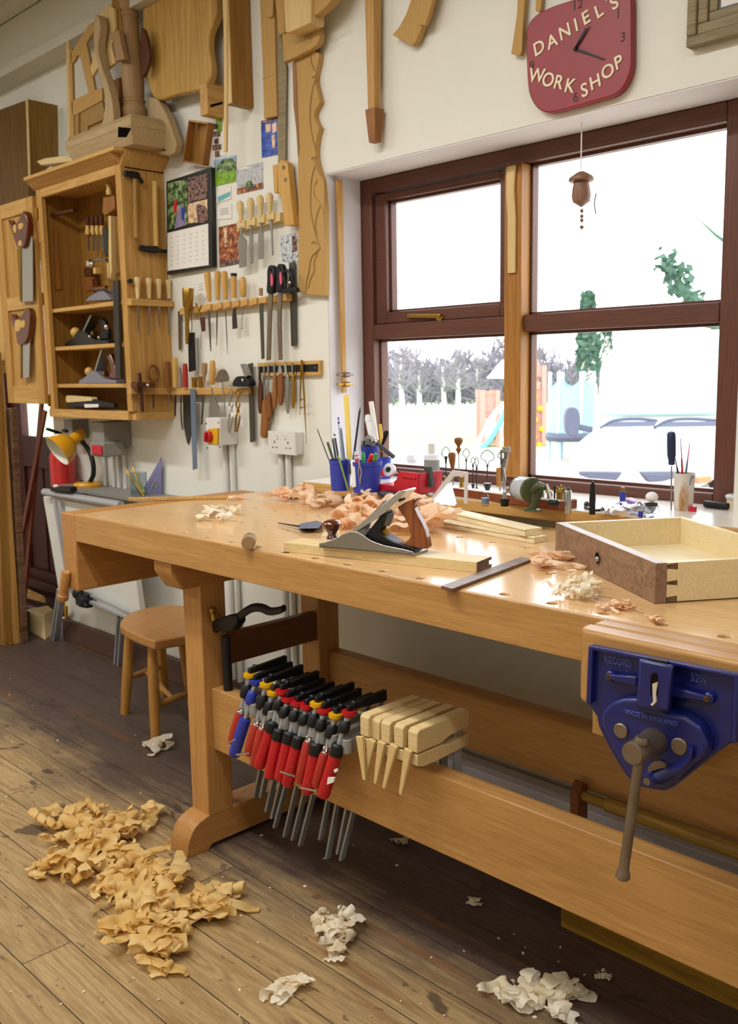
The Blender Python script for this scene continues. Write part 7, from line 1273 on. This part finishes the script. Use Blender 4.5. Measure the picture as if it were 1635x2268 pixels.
b = MB(); b.prism([FL(66,1400),FL(100,1418),FL(124,1400),FL(110,1388)], V((0,0,.07)), [p+V((0,0,.10)) for p in (FL(62,1392),FL(98,1404),FL(122,1392),FL(108,1382))]); single('offcut', b, 'pale_x', 'cream coloured block at the bottom of the heap by the door', 'offcut', 'offcuts on the floor by the door', .004)
b = MB(); b.prism([FL(40,1402),FL(60,1408),FL(72,1390),FL(52,1380)], V((0,0,.095))); single('dark_box', b, 'iron_black', 'low dark box under the pale offcut by the door', 'box', bevel=.003)
# fire extinguisher
p = P(143,1090,Y=2.03); t = thing('fire_extinguisher','red fire extinguisher hanging on the wall behind the yellow lamp','fire extinguisher',p); zt = P(143,985,Y=2.03).z; b = MB(); H_ = zt-p.z; b.lathe(p+V((0,0,-.12)),V((p.x,p.y,zt)),[(0,.05),(.03,.058),(.85,.058),(.95,.04),(1,.018)],22); build('cylinder', b, 'extinguisher_red', t); b = MB(); b.lathe(V((p.x,p.y,zt)),V((p.x,p.y,zt+.05)),[(0,.018),(1,.018)],12); b.bar(V((p.x,p.y,zt+.05)),V((p.x+.01,p.y-.07,zt+.075)),.02,.012); b.bar(V((p.x,p.y,zt+.035)),V((p.x+.01,p.y-.07,zt+.035)),.02,.008); build('valve_lever', b, 'iron_black', t, .002)
# drawing board with its parallel arm, standing on metal legs
y0_, y1_ = 1.90, 1.944
DB = lambda x,y,o=0: PL(x,y,V((-3.6,1.92-o,.53)),V((0,1,.103)).normalized())
db_ = thing('drawing_board','white drawing board with metal straight edge rails standing behind the bench end','drawing board',V((-3.65,1.98,0)))
q = [DB(95,1100),DB(300,1118),DB(314,1370),DB(130,1312)]; q = [DB(95,1100),V((DB(314,1370).x,DB(95,1100).y,DB(95,1100).z)),DB(314,1370),DB(130,1312)]; q[3] = V((q[0].x,q[2].y,q[2].z)); b = MB(); b.prism(q, V((0,.024,.0025))); build('board', b, 'white_board', db_, .002)
b = MB(); a, e = q[0]+V((.06,-.02,.028)), q[1]+V((0,-.02,.028)); b.tube([a,e],.016,14); build('top_rail', b, 'aluminium', db_); b = MB(); b.bar(P(120,1082,Y=1.87),P(163,1084,Y=1.87),.035,.022); ch = build('rail_clamp', b, 'iron_black', db_, .003); b = MB(); b.ball(P(124,1077,Y=1.86),.012,10,(1.5,1,.7)); build('clamp_cap', b, 'white_plastic', ch)
xs_ = q[0].x+.14
for dx_ in (0,.045): b = MB(); b.bar(V((xs_+dx_,q[0].y-.016,q[0].z-.002)),V((xs_+dx_,q[2].y-.016,q[2].z+.02)),.022,.008,up=(0,1,0)); build('vertical_rail', b, 'aluminium', db_, .001)
hc = P(184,1330,Y=q[2].y-.05); b = MB(); b.lathe(hc+V((0,.03,0)),hc-V((0,.02,0)),[(0,.03),(.5,.034),(1,.024)],16); b.ball(hc+V((-.06,.01,.02)),.026,10); b.box(hc+V((-.07,.0,-.03)),hc+V((.03,.03,.03))); b.tube([hc+V((0,0,.02)),hc+V((.0,-.01,.075))],.006,8); b.ball(hc+V((0,-.01,.08)),.011,8); b.tube([hc,hc+V((.07,-.02,-.012))],.008,8); build('protractor_head', b, 'iron_black', db_, .003)
b = MB(); b.bar(hc+V((.02,.02,-.005)),P(287,1368,Y=q[2].y-.03),.018,.012); b.bar(hc+V((.02,.02,.025)),P(287,1358,Y=q[2].y-.03),.004,.012); build('straight_edge', b, 'aluminium', db_, .001)
for (tx,ty),(bx_,by_) in (((270,1382),(277,1466)),((136,1338),(127,1412))):
    a = P(tx,ty,Y=1.965); e = FL(bx_,by_); e.y = min(e.y,2.06); 
    a = P(tx,ty,Y=1.985)
    for dx_ in (0,.028): b = MB(); b.bar(V((a.x+dx_,1.985,q[2].z-.002)),V((e.x+dx_,e.y-.01,0)),.014,.03,up=(0,1,0)); build('leg', b, 'aluminium', db_, .002)
b = MB(); b.bar(P(146,1340,Y=2.06),FL(148,1405)+V((0,-.0,0)),.02,.01,up=(0,1,0)); o = single('yellow_level', b, 'yellow_plastic', 'yellow strip standing behind the drawing board leg', 'strip')
# shelf behind the board with lamp, pencils and set square
b = MB(); b.box((-4.0,1.955,.772),(-2.62,WY-.002,.79)); b.box((-3.98,1.99,.70),(-3.96,WY-.002,.772)); b.box((-2.9,1.99,.70),(-2.88,WY-.002,.772)); single('wall_shelf', b, 'grey_plastic', 'narrow grey shelf on the wall behind the drawing board', 'shelf', bevel=.002)
SHZ = .7905; lb = P(196,1088,Z=SHZ); lb.y = 2.03; lb = V((P(196,1088,Y=2.03).x,2.03,SHZ)); lamp = thing('desk_lamp','yellow gooseneck desk lamp with a white lined shade','lamp',lb); b = MB(); b.lathe(lb,lb+V((0,0,.022)),[(0,.062),(.4,.064),(.8,.058),(1,.03)],28); bs = build('base', b, 'lamp_yellow', lamp); b = MB(); b.lathe(lb+V((-.02,-.02,.02)),lb+V((-.02,-.02,.028)),[(0,.008),(1,.007)],12); build('switch', b, 'iron_black', bs)
LP = lambda x,y,o=0: P(x,y,Y=2.03-o); b = MB(); b.tube(spline([lb+V((.02,0,.02)),LP(207,1050),LP(206,1025),LP(198,1000),LP(184,980,.02),LP(176,972,.03)],5),.0105,12); build('gooseneck', b, 'iron_black', lamp)
m0 = LP(177,963,.03); ax_ = V((-.05,-.74,-.46)).normalized(); b = MB(); o_ = m0; b.lathe(o_-ax_*.02,o_+ax_*.05,[(0,.016),(.15,.024),(1,.027)],22); 
n = 26; x_ = ax_.orthogonal().normalized(); y_ = ax_.cross(x_); prev = None
for f,r_ in ((.045,.027),(.055,.045),(.075,.058),(.105,.068),(.125,.071),(.126,.069)):
    ring = [b.b.verts.new(o_+ax_*f+(x_*cos(2*pi*i/n)+y_*sin(2*pi*i/n))*r_) for i in range(n)]
    if prev:
        for i in range(n): b.b.faces.new((prev[i],prev[(i+1)%n],ring[(i+1)%n],ring[i]))
    prev = ring
shd = build('lamp_shade', b, 'lamp_yellow', lamp); b = MB(); prev = None
for f,r_ in ((.1255,.0685),(.105,.065),(.075,.055),(.056,.042),(.05,.001)):
    ring = [b.b.verts.new(o_+ax_*f+(x_*cos(2*pi*i/n)+y_*sin(2*pi*i/n))*r_) for i in range(n)]
    if prev:
        for i in range(n): b.b.faces.new((prev[i],prev[(i+1)%n],ring[(i+1)%n],ring[i]))
    prev = ring
build('shade_lining', b, 'lamp_white', shd); b = MB(); b.ball(o_+ax_*.085,.024,14); build('bulb', b, 'white_plastic', lamp); b = MB(); b.bar(o_+ax_*.055+V((-.02,0,.045)),o_+ax_*.075+V((-.02,0,.062)),.03,.012); build('shade_clip', b, 'iron_black', shd)
jc = V((P(308,1098,Y=2.0).x,2.0,SHZ)); t = thing('pencil_jar','clear jar of pencils on the shelf beside the violet set square','jar',jc); b = MB(); b.lathe(jc,jc+V((0,0,.095)),[(0,.033),(1,.035),(1,.033),(.05,.031)],22); build('jar', b, 'perspex', t)
for x0,y0,x1,y1,m_,lab in ((318,1100,277,1038,'pencil_yellow','yellow pencil leaning furthest left in the clear jar'),(312,1095,283,1046,'pen_dark','black pencil beside the leftmost yellow one in the clear jar'),(316,1092,293,1034,'pencil_yellow','shorter yellow pencil behind in the clear jar'),(320,1090,298,1050,'pencil_green','green pencil in the clear jar')): a, e = P(x0,y0,Y=2.0), P(x1,y1,Y=2.01); a.z = max(a.z,SHZ+.003); b = MB(); b.tube([a,a.lerp(e,.92),e],[.0042,.0042,.0012],6); single('pencil', b, m_, lab, 'pencil', 'pencils in the clear jar')
t = thing('set_square','violet transparent set square propped against the wall','set square',W(357,1100,.03)); o_ = [W(306,1104,.02),W(357,1104,.02),W(357,1012,.02)]; i_ = [W(330,1084,.02),W(346,1080,.02),W(346,1050,.02)]; b = MB()
for k_ in range(3): j = (k_+1)%3; b.prism([o_[k_],o_[j],i_[j],i_[k_]], V((0,.003,0)))
mat('violet_plastic','7c7aa8',.25,spec=.6); build('plate', b, 'violet_plastic', t)
# boxes and conduits under the cabinet
def sidebox(nm, xr_px, xf_px, y0p, y1p, off, wl, m, lab, cat='electrical box'): xr = W(xr_px,y0p+20).x; zt = P(xf_px,y0p,X=xr).z; zb_ = P(xf_px,y1p,X=xr).z; return single(nm, wbox(xr-wl,xr,off,zt,zb_), m, lab, cat, bevel=.003)
sidebox('switch_box',291,248,934,990,.13,.10,'grey_plastic','large grey electrical box under the cabinet'); sidebox('junction_box',197,166,930,972,.08,.08,'grey_plastic','small grey box under the left of the cabinet')
b = MB(); q = P(244,994,Y=2.0); b.box(q+V((-.08,-.05,-.03)),q+V((.03,.05,.03))); pg = thing('grey_plug','grey industrial plug with a red face below the large grey box','plug',q-V((0,0,.03))); build('plug_body', b, 'grey_plastic', pg, .006); b = MB(); b.box(q+V((-.05,-.058,-.022)),q+V((.03,-.0505,.018))); build('red_face', b, 'bin_red', pg, .003)
for x,zt,lab in ((232,1.0,'leftmost grey conduit under the cabinet'),(252,.97,'second grey conduit under the cabinet'),(263,.97,'third grey conduit under the cabinet'),(277,.97,'grey conduit nearest the bench under the cabinet')): p = W(x,1040,.012); b = MB(); b.lathe((p.x,WY-.014,SHZ+.001),(p.x,WY-.014,zt),[(0,.009),(1,.009)],12); single('grey_conduit', b, 'white_plastic', lab, 'conduit', 'conduits under the cabinet')
# ------------------------------------------------------------------ under and beside the bench
stl = thing('wooden_stool','low round fronted oak stool standing behind the left bench leg','stool',V((-2.93,1.80,0))); b = MB(); z = .377; so = [P(x,y,Z=z) for x,y in ((266,1384),(268,1374),(276,1363),(300,1352),(335,1344),(380,1339),(420,1342),(436,1366),(432,1392),(412,1409),(342,1420),(306,1406),(282,1395))]; b.prism([p-V((0,0,.034)) for p in so], V((0,0,.034))); build('seat', b, 'beech_y', stl, .006)
wood('stool_leg','a0702e','bd8a44','Z',.4,fig=.4)
F1, F2 = FL(345,1641), FL(277,1581); cxs = sum((p.x for p in so))/len(so); cys = sum((p.y for p in so))/len(so)
feet = [F1, F2, V((2*cxs-F1.x-.02,2*cys-F1.y+.02,0)), V((2*cxs-F2.x,2*cys-F2.y,0))]
tops = [V((f.x+(cxs-f.x)*.28,f.y+(cys-f.y)*.28,.344)) for f in feet]
for f,t_ in zip(feet,tops): b = MB(); b.lathe(f+V((0,0,.0005)),t_,[(0,.0165),(.35,.0195),(.8,.0185),(1,.015)],16); build('leg', b, 'stool_leg', stl)
def st_at(i,h_): return feet[i].lerp(tops[i],h_/.344)
for i,j,h_ in ((1,2,.14),(0,3,.12)): b = MB(); b.lathe(st_at(i,h_),st_at(j,h_),[(0,.007),(.3,.0115),(.5,.0125),(.7,.0115),(1,.007)],12); build('stretcher', b, 'stool_leg', stl)
b = MB(); b.lathe((st_at(1,.14)+st_at(2,.14))/2,(st_at(0,.12)+st_at(3,.12))/2,[(0,.007),(.5,.0125),(1,.007)],12); build('stretcher', b, 'stool_leg', stl)
b = MB(); b.box((-1.98,2.0,.0005),(-.3,2.074,.145)); mat('boxing_paint','cfcbd4',.5,var=.04); single('pipe_boxing', b, 'boxing_paint', 'pale boxed in pipe run along the wall under the bench', 'boxing', bevel=.004)
b = MB(); b.prism([V((-1.152,y,z)) for y,z in smooth_pts([(1.775,.215),(1.770,.28),(1.775,.315),(1.79,.328),(1.806,.315),(1.811,.28),(1.811,.215)],2)], V((.022,0,0))); rk = thing('rod_bracket','dark rounded bracket under the rear stretcher carrying two rods','bracket',V((-1.14,1.79,.215))); build('bracket', b, 'handle_brown', rk, .003)
wood('rod_wood','8a6a26','b0903e','X',.45,fig=.6)
for y0p,y1p,r_,lab in ((1768,1898,.013,'upper thick round rod in the bracket under the bench'),): b = MB(); a = P(1290,1762,Y=1.792); e = V((-.32,1.792,a.z-.004)); b.tube([a,a+V((.06,0,0)),a+V((.065,0,0)),e],[.011,.011,.0165,.0165],14); single('round_rod', b, 'rod_wood', 'round wooden rod held in the bracket under the bench', 'rod')
b = MB(); b.box((-1.135,1.713,.0005),(-.24,1.76,.135)); yp = thing('yellow_plank','ochre plank on edge on the floor under the right of the bench','plank',V((-.7,1.735,0))); wood('ochre','7c5a14','a88028','X',.5,fig=.4); build('plank', b, 'ochre', yp, .003)
for x,z,w_ in ((-1.08,.10,.03),(-1.0,.085,.012),(-.86,.07,.006)): b = MB(); b.box((x,1.7115,z-.012),(x+w_,1.7135,z+.012)); build('slot', b, 'shadow_hole', yp)
# ------------------------------------------------------------------ shavings on the floor
def floorheap(poly, n, r, w_, h_, seed, lab, nf=0, m='shaving_yellow', kind='stuff', turns=(.4,1.3)): return shavings('floor_shavings', poly, 0, n, r, w_, h_, seed, m, lab, nf, kind, turns)
floorheap([(95,1850),(110,1815),(170,1800),(235,1800),(260,1830),(340,1800),(345,1830),(305,1860),(260,1865),(180,1880),(120,1870)],62,(.014,.030),(.026,.046),.025,31,'yellow shavings at the far end of the large floor heap',18)
floorheap([(110,1900),(160,1875),(230,1870),(300,1880),(325,1915),(300,1950),(240,1960),(200,1935),(140,1945),(112,1930)],66,(.014,.030),(.026,.044),.028,32,'yellow shavings in the middle of the large floor heap',18)
floorheap([(170,1945),(240,1945),(290,1960),(280,2000),(240,2010),(190,1985)],30,(.010,.02),(.02,.034),.012,37,'thin layer of shavings joining two parts of the floor heap',14)
floorheap([(275,1965),(330,1945),(400,1945),(405,1990),(390,2030),(340,2045),(280,2050),(245,2030)],70,(.014,.030),(.026,.046),.03,33,'thickest curls of the large floor heap nearest the bench foot side',20)
floorheap([(390,2000),(440,1995),(500,1985),(535,1980),(530,2010),(490,2040),(440,2050),(395,2045)],36,(.014,.026),(.026,.042),.02,34,'tail of big ribbon curls pointing right from the floor heap',14)
floorheap([(250,2095),(300,2055),(360,2050),(400,2060),(410,2110),(390,2140),(330,2120),(290,2100)],48,(.013,.028),(.026,.044),.025,35,'near end of the large floor heap towards the camera',14)
floorheap([(345,2130),(375,2120),(378,2155),(362,2160)],6,(.012,.02),(.024,.036),.01,36,'last loose curl hanging off the near end of the floor heap',2,kind=None)
floorheap([(75,1945),(85,1920),(100,1930),(88,1946)],5,(.010,.015),(.02,.03),.006,39,'small curl lying off the left of the floor heap',1,kind=None)
floorheap([(690,2065),(710,2050),(740,2070),(755,2030),(790,2050),(795,2080),(775,2100),(735,2105),(705,2095)],30,(.010,.022),(.024,.038),.016,41,'separate clump of pale shavings in the middle of the floor',8,'shaving_cream')
floorheap([(735,2110),(765,2105),(760,2140),(740,2135)],6,(.008,.014),(.018,.03),.004,42,'few flat curls just below the middle clump on the floor',2,'shaving_cream',None)
floorheap([(602,2205),(640,2185),(680,2178),(688,2192),(650,2200),(615,2218)],14,(.009,.018),(.02,.034),.008,43,'small clump of shavings low in the middle of the floor',4,'shaving_cream',None)
floorheap([(1085,2180),(1105,2175),(1120,2205),(1150,2215),(1170,2190),(1205,2205),(1195,2230),(1150,2240),(1110,2225)],22,(.010,.02),(.024,.038),.01,46,'curved cream curl of shavings at the bottom of the floor, left of two',6,'shaving_cream',None)
floorheap([(1215,2180),(1260,2175),(1290,2195),(1270,2215),(1240,2225),(1275,2268),(1235,2268),(1205,2200)],24,(.010,.02),(.024,.038),.01,47,'cream shavings at the bottom edge of the floor, right of two',6,'shaving_cream',None)
floorheap([(330,1664),(345,1648),(366,1660),(350,1670)],5,(.016,.024),(.03,.045),.005,48,'single folded shaving in front of the stool leg',2,'shaving_cream',None)
floorheap([(1312,2155),(1345,2158),(1358,2176),(1330,2172)],6,(.004,.008),(.01,.018),.002,49,'tiny pale flakes on the dark boards at the lower right',2,'shaving_cream',None)
floorheap([(1035,2000),(1060,1992),(1068,2006),(1045,2012)],6,(.005,.009),(.012,.02),.003,50,'small pale scrap on the dark boards under the stretcher',1,'shaving_cream',None)
floorheap([(870,1862),(900,1866),(888,1876)],4,(.005,.009),(.012,.02),.003,51,'small scrap of shaving just under the front stretcher',1,'shaving_cream',None)
b = MB(); rnd = random.Random(77)
for i in range(150):
    x, y = rnd.uniform(-10,1500), rnd.uniform(1480,2260)
    c = FL(x,y)
    if c.y > 1.68 or (1.25 < c.y and -2.2 < c.x < -2.0): continue
    s = rnd.uniform(.002,.006); u_ = unit(rnd,.15)*s; v_ = V((-u_.y,u_.x,abs(u_.x)*.4)); b.prism([c+u_+V((0,0,.001)),c+v_*.6+V((0,0,.001)),c-u_+V((0,0,.001)),c-v_*.6+V((0,0,.001))], V((0,0,.0012)))
single('sawdust_crumbs', b, 'shaving_cream', 'fine pale crumbs scattered over the floorboards', 'crumbs', kind='stuff')
